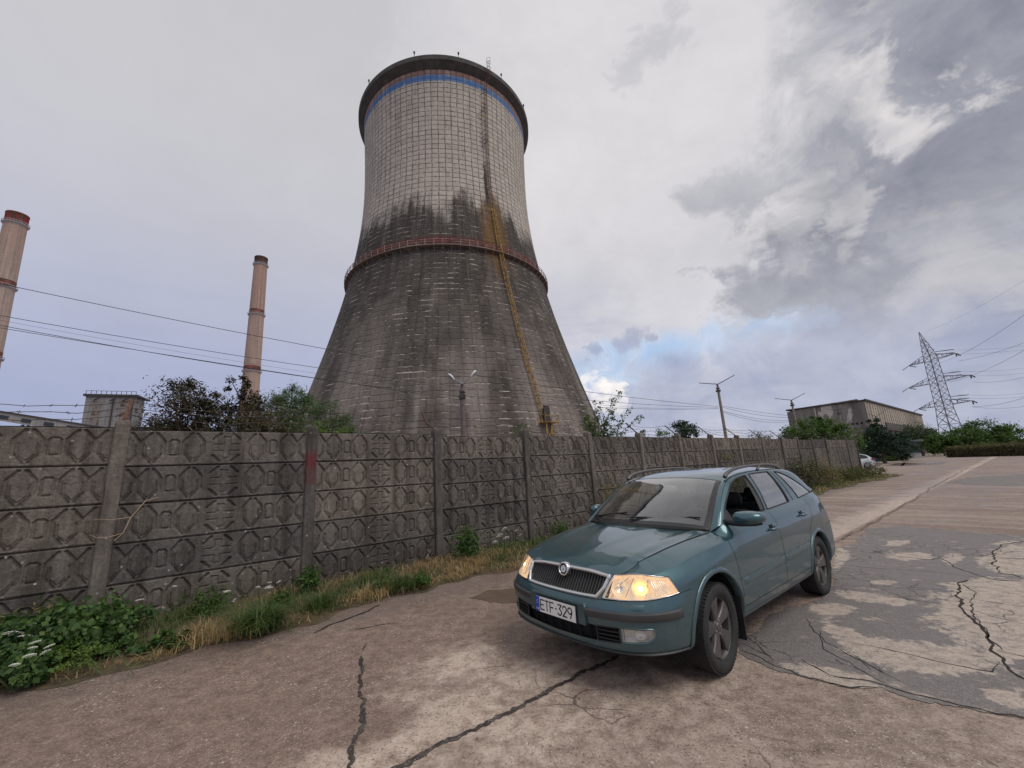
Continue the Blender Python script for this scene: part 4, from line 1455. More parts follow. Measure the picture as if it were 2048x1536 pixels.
LP = [lamp_post('lamp post with two white lamp heads in front of the cooling tower', (924, 775), 21.1, ((906, 757, -.1), (944, 751, .1)), True),
      lamp_post('tallest bare forked lamp post with no lamp heads', (1435, 772), 40, ((1398, 766, 0), (1469, 750, 0))),
      lamp_post('bare forked lamp post at the left end of the hall', (1583, 803), 52, ((1550, 797, 0), (1610, 786, 0))),
      lamp_post('forked lamp post in front of the middle of the hall', (1677, 822), 68, ((1652, 818, 0), (1696, 806, 0))),
      lamp_post('lamp post with one pale arm before the hall corner', (1752, 834), 76, ((1722, 824, 0), (1778, 816, 0)))]
CABLEM = flat('black_cable', (.012, .012, .013), .6)


def cable(label, A, B, mid=None, sag=.5, r=.018, n=40, group=None):
    A, B = np.array(A, float), np.array(B, float)
    if mid is not None:
        best = None
        for t_ in np.linspace(.02, .98, 200):
            p = A + (B - A) * t_
            d = p - np.array([0, 0, CAMH]); x = 1024 + F_PX * (d @ CR) / (d @ CF)
            if best is None or abs(x - mid[0]) < best[0]:
                best = (abs(x - mid[0]), t_, p)
        _, t_, p = best
        z = at(mid[0], mid[1], p[1])[2]
        sag = (p[2] - z) / (4 * t_ * (1 - t_))
    pts = [tuple(A + (B - A) * t_ - np.array([0, 0, sag * 4 * t_ * (1 - t_)])) for t_ in np.linspace(0, 1, n)]
    mb = MB(); mb.tube(pts, r, 5)
    return tag(obj('cable', mb, CABLEM, None, 60), label, 'cable', group)


gc = 'overhead cables crossing in front of the cooling tower'
cable('topmost overhead cable crossing the chimneys and tower', at(-160, 533, 17), at(1437, 813, 40), (640, 695), r=.017, group=gc)
cable('second overhead cable from the top', at(-160, 602, 17), at(1437, 815, 40), (600, 730), r=.015, group=gc)
cable('thin faint overhead cable between the second cable and the lowest pair', at(-160, 610, 17), at(1437, 818, 40), (500, 727), r=.006, group=gc)
cable('upper cable of the lowest close pair', at(-160, 620, 17), at(1437, 817, 40), (600, 752), r=.015, group=gc)
cable('lower cable of the lowest close pair', at(-160, 629, 17), at(925, 800, 21.0), (400, 720), r=.013, group=gc)
gr2 = 'cables between the bare forked lamp posts'
for (ya, yb, ym, lab) in ((811, 832, (1510, 823), 'upper cable between the two bare forked lamp posts'), (813, 835, (1510, 829), 'second cable between the two bare forked lamp posts'),
                          (820, 840, (1510, 837), 'third cable between the two bare forked lamp posts'), (822, 842, (1520, 843), 'lowest cable between the two bare forked lamp posts')):
    cable(lab, at(1440, ya, 40), at(1585, yb, 52), ym, r=.016, group=gr2)


# ================================================================ pylon
def build_pylon():
    X, Y = 137.8, 130.0
    py = thing('electricity_pylon', 'grey steel lattice pylon with three pairs of arms beyond the hedge', 'pylon', (X, Y, 0))

    def half(z):
        return float(np.interp(z, [0, 13.6, 31.3, 33.0, 39.7], [2.3, 1.42, 1.12, 1.05, .03]))

    def off(z):
        return float(np.interp(z, [0, 31.5, 39.7], [0, 0, .75]))

    def corner(k, z):
        sx, sy = ((-1, -1), (1, -1), (1, 1), (-1, 1))[k % 4]
        h = half(z)
        return np.array([sx * h - off(z) * .9, sy * h + off(z) * .9, z])
    mb = MB()
    zs = [0, 13.6, 31.3, 39.7]
    for k in range(4):
        for a, b_ in zip(zs[:-1], zs[1:]):
            mb.bar(tuple(corner(k, a)), tuple(corner(k, b_)), .19 if a < 20 else .15)
    obj('leg_frame', mb, STEELG, py)
    mb = MB()
    lev = [0, 4.6, 8.6, 11.4, 13.6] + list(np.linspace(15.6, 31.3, 9)) + [33.0, 35.0, 37.0]
    for a, b_ in zip(lev[:-1], lev[1:]):
        for k in range(4):
            w = .10 if a < 13 else .07
            mb.bar(tuple(corner(k, a)), tuple(corner(k + 1, b_)), w); mb.bar(tuple(corner(k + 1, a)), tuple(corner(k, b_)), w)
            mb.bar(tuple(corner(k, b_)), tuple(corner(k + 1, b_)), w)
    obj('lattice', mb, STEELG, py)
    for z, L in ((14.6, 7.0), (22.2, 8.6), (29.6, 6.6)):
        for s in (-1, 1):
            mb = MB()
            h = half(z)
            tip = np.array([0, s * (L + h), z + .15])
            for sx in (-1, 1):
                lo = np.array([sx * h, s * h, z]); hi = np.array([sx * h, s * h, z + 1.9])
                mb.bar(tuple(lo), tuple(tip), .13); mb.bar(tuple(hi), tuple(tip), .12)
                for f in (.25, .5, .75):
                    a = lo + (tip - lo) * f; b_ = hi + (tip - hi) * f; c = lo + (tip - lo) * (f + .12)
                    mb.bar(tuple(a), tuple(b_), .08); mb.bar(tuple(b_), tuple(c), .08)
            for f in (.25, .5, .75):
                a = np.array([-h, s * h, z]); b_ = np.array([h, s * h, z])
                mb.bar(tuple(a + (tip - a) * f), tuple(b_ + (tip - b_) * f), .08)
            arm = obj('cross_arm', mb, STEELG, py)
            mb = MB()
            for dv in ((.75, -.25 * s, -.25), (-.5, .45 * s, -.45)):
                d = np.array(dv)
                for q in range(7):
                    p = tip + d * (.35 + q * .34)
                    mb.tube([tuple(p), tuple(p + d * .14)], .17, 7)
                mb.bar(tuple(tip), tuple(tip + d * 2.6), .06)
            obj('insulator_string', mb, STEELD, arm)
        for z2 in (z + 1.6, z + 2.6):
            mb = MB(); h = half(z2)
            mb.bar((h, -h, z2), (h + 4.2, -h - 1.6, z2 + .05), .16)
            for q in range(7):
                mb.tube([(h + 1.5 + q * .36, -h - .57 - q * .137, z2 + .02), (h + 1.65 + q * .36, -h - .63 - q * .137, z2 + .02)], .15, 6)
            obj('stub_insulator', mb, STEELD, py)
    return X, Y


build_pylon()
gp_ = 'power lines leaving the pylon'
pl_px = [((1854, 663), (2048, 552), 130, 70, .018, 'earth wire rising from the tip of the pylon'),
         ((1880, 726), (2020, 640), 130, 60, .030, 'steep power line from the upper part of the pylon'),
         ((1896, 700), (2046, 684), 129, 170, .028, 'upper of two flat power lines from the top stubs'),
         ((1892, 708), (2048, 691), 129, 170, .028, 'lower of two flat power lines from the top stubs'),
         ((1917, 722), (2048, 677), 123, 100, .034, 'power line from the tip of the top right arm'),
         ((1900, 764), (2048, 691), 130, 60, .030, 'steep power line from behind the middle arm'),
         ((1903, 743), (2048, 728), 129, 170, .028, 'upper of two flat power lines from the middle stubs'),
         ((1905, 751), (2048, 738), 129, 170, .028, 'lower of two flat power lines from the middle stubs'),
         ((1946, 764), (2048, 744), 121, 120, .034, 'power line from the tip of the middle right arm'),
         ((1916, 789), (2048, 778), 129, 170, .028, 'upper of two flat power lines from the bottom stubs'),
         ((1916, 795), (2048, 785), 129, 170, .028, 'lower of two flat power lines from the bottom stubs'),
         ((1945, 813), (2048, 786), 122, 80, .034, 'steeper power line from the tip of the bottom right arm'),
         ((1945, 814), (2048, 803), 122, 140, .034, 'flatter power line from the tip of the bottom right arm')]
for (a, b_, Ya, Yb, r, lab) in pl_px:
    k = 1.6
    e = (a[0] + (b_[0] - a[0]) * k, a[1] + (b_[1] - a[1]) * k)
    cable(lab, at(*a, Ya), at(*e, Yb), None, 1.2 if Yb < 110 else 1.6, r, 30, gp_)
# ================================================================ vegetation
def leaves(centers, sig, n, size, r_, asp=.5, up=.35, outc=None):
    """n leaf blades gathered in clumps; returns verts and quads"""
    centers = np.asarray(centers, float); sig = np.asarray(sig, float)
    k = r_.integers(0, len(centers), n)
    c = centers[k] + r_.normal(0, 1, (n, 3)) * sig[k][:, None] * np.array([1, 1, .8])
    nr = r_.normal(0, 1, (n, 3)); nr[:, 2] += up * 2
    if outc is not None:
        o = c - outc; o /= np.linalg.norm(o, axis=1)[:, None] + 1e-6
        nr += o * .8
    nr /= np.linalg.norm(nr, axis=1)[:, None]
    a = r_.normal(0, 1, (n, 3)); a -= nr * (a * nr).sum(1)[:, None]; a /= np.linalg.norm(a, axis=1)[:, None]
    b = np.cross(nr, a)
    L = size * r_.uniform(.6, 1.35, n)[:, None]
    V = np.empty((n, 4, 3))
    V[:, 0] = c - a * L * .5; V[:, 1] = c + b * L * asp * .5 + nr * L * .06; V[:, 2] = c + a * L * .5; V[:, 3] = c - b * L * asp * .5 + nr * L * .06
    F = np.arange(n * 4).reshape(n, 4)
    return V.reshape(-1, 3), F


def clumps_in(ells, m_, r_, shell=.55):
    C = []; S = []
    vol = np.array([e[3] * e[4] * e[5] for e in ells]) ** .7
    ks = r_.choice(len(ells), m_, p=vol / vol.sum())
    for k in ks:
        e = ells[k]
        d = r_.normal(0, 1, 3); d /= np.linalg.norm(d)
        rad = shell + (1 - shell) * r_.uniform(0, 1) ** .6 if r_.uniform() < .75 else r_.uniform(.1, .7)
        C.append([e[0] + d[0] * e[3] * rad, e[1] + d[1] * e[4] * rad, e[2] + d[2] * e[5] * rad])
        S.append(min(e[3:6]) * r_.uniform(.10, .24))
    return np.array(C), np.array(S)


def plant(name, label, cat, pos, ells, n, size, mat, wood, m_=60, trunk=.08, group=None, seed=0, asp=.5, up=.35, shell=.55, stems=1, sigk=1.0, limbs=.35):
    r_ = np.random.default_rng(seed + 100)
    t_ = thing(name, label, cat, pos, 0, group)
    C, S = clumps_in(ells, m_, r_, shell)
    C[:, 2] = np.maximum(C[:, 2], .05)
    cen = np.mean([e[:3] for e in ells], 0)
    V, F = leaves(C, S * sigk, n, size, r_, asp, up, cen)
    V[:, 2] = np.maximum(V[:, 2], .01)
    obj('crown' if trunk > .05 else 'foliage', np_mesh('crown' if trunk > .05 else 'foliage', V, F, mat), None, t_)
    mb = MB()
    roots = [(r_.normal(0, .15 * (stems > 1)), r_.normal(0, .15 * (stems > 1)), 0) for _ in range(stems)]
    top = cen * np.array([.6, .6, 1])
    if stems == 1:
        pts = [np.array([0, 0, -.1]) * (1 - f) + top * f + r_.normal(0, trunk * .6, 3) * (0 < f < 1) for f in np.linspace(0, 1, 6)]
        mb.tube([tuple(p) for p in pts], [trunk * (1.15 - .75 * f) for f in np.linspace(0, 1, 6)], 8)
    sel = r_.permutation(len(C))[:max(5, int(len(C) * limbs))]
    for q in sel:
        if stems == 1:
            f = r_.uniform(.35, .95); a = top * f
        else:
            a = np.array(roots[r_.integers(0, stems)])
        b_ = C[q]
        mid_ = (a + b_) / 2 + np.array([0, 0, .12 * np.linalg.norm(b_ - a)]) + r_.normal(0, .06 * np.linalg.norm(b_ - a), 3)
        mb.tube([tuple(a), tuple(mid_), tuple(b_)], [trunk * .38, trunk * .24, trunk * .08], 5)
    obj('trunk' if trunk > .05 else 'stems', mb, wood, t_, 60)
    return t_


BARK = flat('grey_brown_bark', lin(92, 78, 66), .95, var=.4, scale=8, bump=.3)
STEM = flat('dry_stem', lin(120, 100, 70), .9, var=.3)
LM_plum = leaf_mat('purple_plum_leaves', [(.026, .018, .016), (.052, .034, .026), (.060, .055, .028), (.05, .055, .024)], .2)
LM_rust = leaf_mat('brownish_leaves', [(.05, .035, .02), (.08, .06, .03), (.07, .075, .03)], .25)
LM_willow = leaf_mat('grey_green_leaves', [(.045, .075, .035), (.08, .125, .055), (.125, .17, .085)], .3)
LM_green = leaf_mat('fresh_green_leaves', [(.035, .070, .018), (.060, .115, .026), (.10, .16, .035)], .35)
LM_lime = leaf_mat('light_green_leaves', [(.075, .125, .022), (.12, .19, .035), (.17, .24, .05)], .4)
LM_dark = leaf_mat('dark_green_needles', [(.012, .028, .016), (.022, .048, .026), (.04, .075, .04)], .1)
LM_olive = leaf_mat('olive_leaves', [(.045, .055, .018), (.08, .09, .028), (.12, .125, .045)], .3)
LM_hedge = leaf_mat('reddish_hedge_leaves', [(.050, .065, .026), (.09, .09, .036), (.13, .09, .055), (.10, .12, .042)], .3)
LM_bram = leaf_mat('bramble_leaves', [(.022, .052, .018), (.042, .092, .026), (.070, .135, .038), (.13, .20, .055)], .35, .5)
LM_dry = leaf_mat('dry_yellow_leaves', [(.11, .085, .03), (.18, .14, .05), (.22, .19, .07), (.10, .11, .035)], .35)


def vp(x0, x1, ytop, Y, ybase=None):
    """ground position, width and height of a plant seen between two pixel columns"""
    xc = (x0 + x1) / 2
    t_ = at(xc, ytop, Y)
    w = np.linalg.norm(at(x1, ytop, Y) - at(x0, ytop, Y)) * .93
    return (t_[0], t_[1], 0.0), w, t_[2]


# trees and bushes behind the fence
p, w, h = vp(312, 474, 748, 14.5)
plant('plum_tree', 'purple leaved tree left of the other trees behind the fence', 'tree', p, [(0, 0, h * .62, w * .48, 1.4, h * .33), (-w * .12, 0, h * .80, w * .26, .9, h * .20), (w * .22, 0, h * .78, w * .25, .9, h * .20), (-w * .52, 0, h * .52, w * .2, .9, h * .18)], 14000, .105, LM_plum, BARK, 130, .12, 'trees behind the fence', 1, shell=.4)
p, w, h = vp(440, 545, 750, 15.5)
plant('plum_tree', 'purple brown tree in front of the right-hand chimney', 'tree', p, [(0, 0, h * .60, w * .45, 1.3, h * .34), (-w * .1, 0, h * .84, w * .22, .8, h * .17), (w * .3, 0, h * .66, w * .22, .9, h * .2)], 11500, .105, LM_plum, BARK, 115, .12, 'trees behind the fence', 2, shell=.4)
p, w, h = vp(478, 590, 800, 12.5)
plant('brown_bush', 'brownish leaved bush below the purple trees', 'bush', p, [(0, 0, h * .62, w * .5, 1, h * .36)], 7500, .085, LM_rust, BARK, 75, .06, 'trees behind the fence', 3)
p, w, h = vp(522, 645, 766, 19)
plant('willow_tree', 'grey green feathery tree between the chimney and the tower', 'tree', p, [(0, 0, h * .62, w * .48, 1.6, h * .34), (w * .05, 0, h * .82, w * .3, 1.0, h * .17), (-w * .28, 0, h * .74, w * .2, .9, h * .18)], 15000, .125, LM_willow, BARK, 130, .13, 'trees behind the fence', 4, asp=.3)
p, w, h = vp(594, 738, 786, 16.5)
plant('willow_tree', 'rounded grey green tree at the foot of the tower', 'tree', p, [(-w * .1, 0, h * .60, w * .40, 1.5, h * .36), (w * .25, 0, h * .55, w * .26, 1.1, h * .26)], 15000, .115, LM_willow, BARK, 125, .13, 'trees behind the fence', 5, asp=.32)
p, w, h = vp(605, 655, 836, 10.6)
plant('leafy_shrub', 'light green shrub showing over the fence by the red sprayed post', 'bush', p, [(0, 0, h * .72, w * .5, .4, h * .28)], 1700, .075, LM_lime, BARK, 34, .03, 'trees behind the fence', 6)
p, w, h = vp(668, 712, 846, 11.5)
plant('leafy_shrub', 'small yellow green shrub tip at the right end of the tree row', 'bush', p, [(0, 0, h * .78, w * .5, .4, h * .22)], 1100, .075, LM_lime, BARK, 26, .03, 'trees behind the fence', 7)
p, w, h = vp(1012, 1078, 850, 15.5)
plant('round_shrub', 'small rounded green shrub showing over the fence left of the yellow ladder', 'bush', p, [(0, 0, h * .76, w * .5, .6, h * .24)], 2600, .06, LM_green, BARK, 50, .03, 'trees behind the fence', 8)
p, w, h = vp(1190, 1250, 858, 19)
plant('round_shrub', 'rounded green shrub behind the airy sapling', 'bush', p, [(0, 0, h * .75, w * .55, .7, h * .25)], 2600, .07, LM_green, BARK, 45, .03, 'trees behind the fence', 9)


def sapling():
    p = at(1190, 876, 15.2)
    t_ = thing('sapling', 'airy young sapling with long bare branches growing just behind the fence', 'tree', (p[0], p[1], 0), 0, 'trees behind the fence')
    r_ = np.random.default_rng(5)
    mb = MB(); C = []; S = []
    tips = [(1240, 782), (1225, 800), (1282, 832), (1262, 820), (1190, 808), (1202, 812), (1168, 835), (1212, 845), (1240, 850), (1230, 822), (1180, 850), (1172, 822)]
    base = np.array([0, 0, 1.9])
    mb.tube([(0, 0, 0), (.02, .02, 1.0), tuple(base)], [.04, .035, .03], 6)
    for (x, y) in tips:
        e = at(x, y, 15.2 + r_.normal(0, .35)) - np.array([p[0], p[1], 0])
        m1 = base + (e - base) * .5 + np.array([0, 0, .10]) + r_.normal(0, .06, 3)
        mb.tube([tuple(base), tuple(m1), tuple(e)], [.018, .011, .004], 5)
        for f in np.linspace(.35, 1.0, 9):
            q = base * (1 - f) ** 2 + 2 * m1 * f * (1 - f) + e * f * f
            C.append(q + r_.normal(0, .04, 3)); S.append(.055 + .035 * (1 - f))
    for (x, y) in ((1150, 800 + 45), (1160, 850), (1146, 858)):
        e = at(x, y, 15.0) - np.array([p[0], p[1], 0])
        mb.tube([tuple(base * .8), tuple((base + e) / 2 + [0, 0, .1]), tuple(e)], [.012, .008, .004], 5)
    obj('trunk', mb, BARK, t_, 60)
    V, F = leaves(C, S, 1900, .085, r_, .6, .3)
    obj('crown', np_mesh('crown', V, F, LM_willow if False else LM_green), None, t_)


sapling()
p, w, h = vp(1338, 1394, 840, 30)
plant('poplar_tree', 'dark dense tree with pointed top behind the middle of the fence', 'tree', p, [(0, 0, h * .66, w * .5, 1.2, h * .36), (-w * .1, 0, h * .86, w * .2, .6, h * .14), (w * .22, 0, h * .78, w * .22, .6, h * .16)], 5200, .15, LM_dark, BARK, 80, .15, 'trees behind the fence', 11)
p, w, h = vp(1272, 1300, 860, 34)
plant('far_tree', 'small pale tree left of the dark pointed tree', 'tree', p, [(0, 0, h * .7, w * .5, .9, h * .3)], 1300, .13, LM_willow, BARK, 30, .08, 'trees behind the fence', 12)
p, w, h = vp(1300, 1342, 856, 38)
plant('far_tree', 'green tree directly left of the dark pointed tree', 'tree', p, [(0, 0, h * .7, w * .5, 1.1, h * .3)], 2000, .15, LM_green, BARK, 40, .08, 'trees behind the fence', 13)
p, w, h = vp(1484, 1546, 865, 40)
plant('far_tree', 'low olive bush between the bare lamp posts', 'bush', p, [(0, 0, h * .7, w * .5, 1.1, h * .3)], 2300, .14, LM_olive, BARK, 40, .06, 'trees behind the fence', 14)
p, w, h = vp(1552, 1694, 834, 33)
plant('large_bush', 'large green bush spilling over the far part of the fence', 'bush', p, [(0, 0, h * .66, w * .42, 1.8, h * .30), (-w * .28, 0, h * .62, w * .24, 1.3, h * .25), (w * .32, -.6, h * .55, w * .24, 1.4, h * .26), (w * .05, 0, h * .86, w * .26, 1.0, h * .14)], 13000, .17, LM_green, BARK, 150, .1, 'trees behind the fence', 15)
# beyond the fence end
p, w, h = vp(1708, 1790, 838, 52)
plant('conifer_tree', 'dark blue green conifer in front of the hall corner', 'tree', p, [(0, 0, h * .30, w * .46, 2.2, h * .20), (0, 0, h * .50, w * .38, 1.8, h * .18), (-w * .05, 0, h * .70, w * .28, 1.3, h * .16), (-w * .04, 0, h * .88, w * .14, .7, h * .13)], 14000, .26, LM_dark, BARK, 130, .2, 'trees in front of the hall', 16, asp=.35, up=-.1)
p, w, h = vp(1758, 1822, 862, 57)
plant('conifer_tree', 'lower broad dark conifer to the right of the taller one', 'tree', p, [(0, 0, h * .45, w * .48, 2.0, h * .36), (w * .1, 0, h * .75, w * .3, 1.2, h * .22)], 8000, .26, LM_dark, BARK, 90, .15, 'trees in front of the hall', 17, asp=.35, up=-.1)
p, w, h = vp(1786, 1872, 846, 88)
plant('dark_tree', 'dark green tree behind the glass kiosk', 'tree', p, [(0, 0, h * .60, w * .48, 3, h * .38), (w * .2, 0, h * .5, w * .3, 2.5, h * .3)], 6500, .30, LM_dark if False else leaf_mat('deep_green_leaves', [(.018, .035, .014), (.035, .06, .022), (.05, .08, .03)], .2), BARK, 90, .25, 'trees in front of the hall', 18)
p, w, h = vp(1842, 1910, 862, 78)
plant('light_bush', 'lighter green bush left of the pylon foot', 'bush', p, [(0, 0, h * .50, w * .5, 2.4, h * .42), (-w * .2, 0, h * .65, w * .25, 1.4, h * .3)], 8000, .32, LM_green, BARK, 90, .1, 'bushes by the pylon', 19)
p, w, h = vp(1884, 2044, 842, 76)
plant('broad_tree', 'broad green tree mass right of the pylon foot', 'tree', p, [(-w * .02, 0, h * .56, w * .36, 3.5, h * .44), (-w * .28, 0, h * .42, w * .24, 3, h * .40), (w * .30, 0, h * .42, w * .24, 3, h * .40), (0, 0, h * .2, w * .48, 3, h * .2)], 17000, .36, LM_green, BARK, 160, .25, 'bushes by the pylon', 20)
p, w, h = vp(2000, 2110, 872, 84)
plant('broad_tree', 'lower green tree at the right edge', 'tree', p, [(0, 0, h * .52, w * .5, 3.5, h * .42)], 8000, .36, LM_olive, BARK, 90, .2, 'bushes by the pylon', 21)
p, w, h = vp(1925, 2015, 884, 66)
plant('olive_shrub', 'yellowish shrubs rising just behind the long hedge', 'bush', p, [(0, 0, h * .55, w * .5, 1.5, h * .4)], 3600, .20, LM_olive, BARK, 60, .05, 'bushes by the pylon', 22)
p, w, h = vp(2040, 2200, 892, 62)
plant('olive_shrub', 'tawny shrub behind the hedge at the right edge', 'bush', p, [(0, 0, h * .55, w * .5, 1.5, h * .4)], 3600, .20, LM_dry if False else LM_olive, BARK, 60, .05, 'bushes by the pylon', 23)


def hedge():
    a = gpt(1893, 915); b_ = gpt(2048, 911.5)
    d = (b_ - a); L0 = np.linalg.norm(d); d /= L0
    L = L0 * 2.2
    yaw = math.atan2(d[1], d[0])
    t_ = thing('clipped_hedge', 'long low clipped hedge with reddish tinge along the far side of the lot', 'hedge', (a[0], a[1], 0), yaw)
    r_ = np.random.default_rng(31)
    n = 13000
    x = r_.uniform(0, L, n); f = r_.uniform(0, 1, n)
    y = np.where(f < .5, r_.normal(0, .06, n), r_.uniform(0, 2.0, n)); z = np.where(f < .5, r_.uniform(.05, 1.35, n), 1.38 + r_.normal(0, .06, n))
    C = np.stack([x, y, z], 1); C[:, 2] += .06 * np.sin(x * .8); C[:, 1] += .1 * np.sin(x * 1.3)
    k_ = r_.uniform(0, 1, n) < .12; C[k_, 2] += r_.uniform(0, .3, k_.sum()); C[:, 2] += .10 * np.sin(x * 2.3) * np.sin(x * .37)
    V, F = leaves(C, r_.uniform(.03, .12, n), n, .20, r_, .6, .2)
    obj('foliage', np_mesh('foliage', V, F, LM_hedge), None, t_)
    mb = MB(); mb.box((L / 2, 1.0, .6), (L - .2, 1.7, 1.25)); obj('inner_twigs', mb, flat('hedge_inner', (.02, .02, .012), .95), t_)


hedge()


def juniper():
    a = gpt(1736, 924); b_ = gpt(1818, 921)
    c = (a + b_) / 2; w = np.linalg.norm(b_ - a)
    yaw = math.atan2(b_[1] - a[1], b_[0] - a[0])
    t_ = thing('juniper_bed', 'low spreading bright green juniper beside the kerb in front of the kiosk', 'shrub', (c[0], c[1], 0), yaw)
    r_ = np.random.default_rng(33)
    C, S = clumps_in([(0, .6, .35, w * .5, 1.3, .55), (-w * .2, .6, .5, w * .25, .9, .5), (w * .2, .6, .5, w * .2, .9, .5)], 110, r_, .5)
    C[:, 2] = np.abs(C[:, 2])
    V, F = leaves(C, S * 1.1, 6500, .20, r_, .35, .5)
    V[:, 2] = np.maximum(V[:, 2], .01)
    obj('foliage', np_mesh('foliage', V, F, LM_lime), None, t_)
    mb = MB()
    for k in range(24):
        mb.tube([(r_.normal(0, .4), .6, 0), (r_.uniform(-w * .25, w * .25), .6 + r_.normal(0, .3), .35), (r_.uniform(-w * .45, w * .45), .6 + r_.normal(0, .5), .4)], [.03, .02, .01], 5)
    obj('stems', mb, BARK, t_)
    k0, k1 = gpt(1738, 926.5), gpt(1805, 923.5)
    mb = MB(); d = k1 - k0
    mb.box(((k0 + k1)[0] / 2, (k0 + k1)[1] / 2, .06), (np.linalg.norm(d), .18, .13), math.atan2(d[1], d[0]))
    tag(obj('kerb', mb, flat('pale_kerb_stone', lin(196, 190, 184), .85, var=.12)), 'pale kerb in front of the low juniper', 'kerb')


juniper()


# ---------------------------------------------------------------- kiosk, blue cabin, white hatchback
def kiosk():
    c = at(1806, 912, 72)
    yaw = math.atan2(at(1806, 900, 80)[1], at(1806, 900, 80)[0]) - R(90) + R(10)
    t_ = thing('glass_kiosk', 'small dark green glass kiosk with flat overhanging roof and pale base', 'kiosk', (c[0], c[1], 0), yaw)
    W = 4.6
    fr = flat('dark_green_frame', lin(54, 74, 72), .5, var=.2)
    mb = MB(); mb.box((0, 1.6, .45), (W, 3.2, .9)); obj('base', mb, flat('kiosk_base', lin(176, 174, 170), .8), t_)
    mb = MB(); mb.box((0, 1.6, 1.85), (W - .1, 3.1, 1.9)); obj('glazing', mb, flat('kiosk_glass', lin(78, 104, 104), .15, var=.3, scale=1.2), t_)
    mb = MB()
    for k in range(9):
        mb.box((-W / 2 + W * k / 8, -.01, 1.85), (.09, .12, 1.9))
    mb.box((0, -.01, 2.75), (W, .13, .12)); mb.box((0, -.01, .95), (W, .13, .1)); mb.box((0, -.01, 2.2), (W, .11, .06))
    for k in range(5):
        mb.box((-W / 2 + .0, .05 + 3.1 * k / 4, 1.85), (.12, .09, 1.9)); mb.box((W / 2, .05 + 3.1 * k / 4, 1.85), (.12, .09, 1.9))
    obj('window_frame', mb, fr, t_)
    mb = MB(); mb.box((0, 1.5, 2.95), (W + 1.2, 4.4, .30)); obj('roof', mb, flat('kiosk_roof', lin(112, 118, 118), .7), t_)


kiosk()


def cabin():
    c = at(1714, 915, 60)
    t_ = thing('blue_cabin', 'small blue site cabin half hidden behind the fence end and conifer', 'cabin', (c[0], c[1], 0), FPHI - R(90) + R(20))
    mb = MB(); mb.box((0, 0, 1.5), (4.2, 2.4, 2.8)); obj('wall', mb, flat('blue_painted_sheet', lin(40, 62, 104), .5, var=.2), t_)
    mb = MB(); mb.box((0, 0, 3.0), (4.6, 2.8, .18)); obj('roof', mb, flat('dark_blue_roof', lin(34, 44, 72), .5), t_)
    mb = MB(); mb.box((1.2, -1.22, 1.7), (1.2, .1, 1.0)); obj('window', mb, DARKWIN, t_)
    mb = MB(); mb.box((-.9, -1.22, 1.15), (.9, .1, 2.0)); obj('door', mb, flat('pale_cabin_door', lin(190, 192, 196), .5), t_)


cabin()


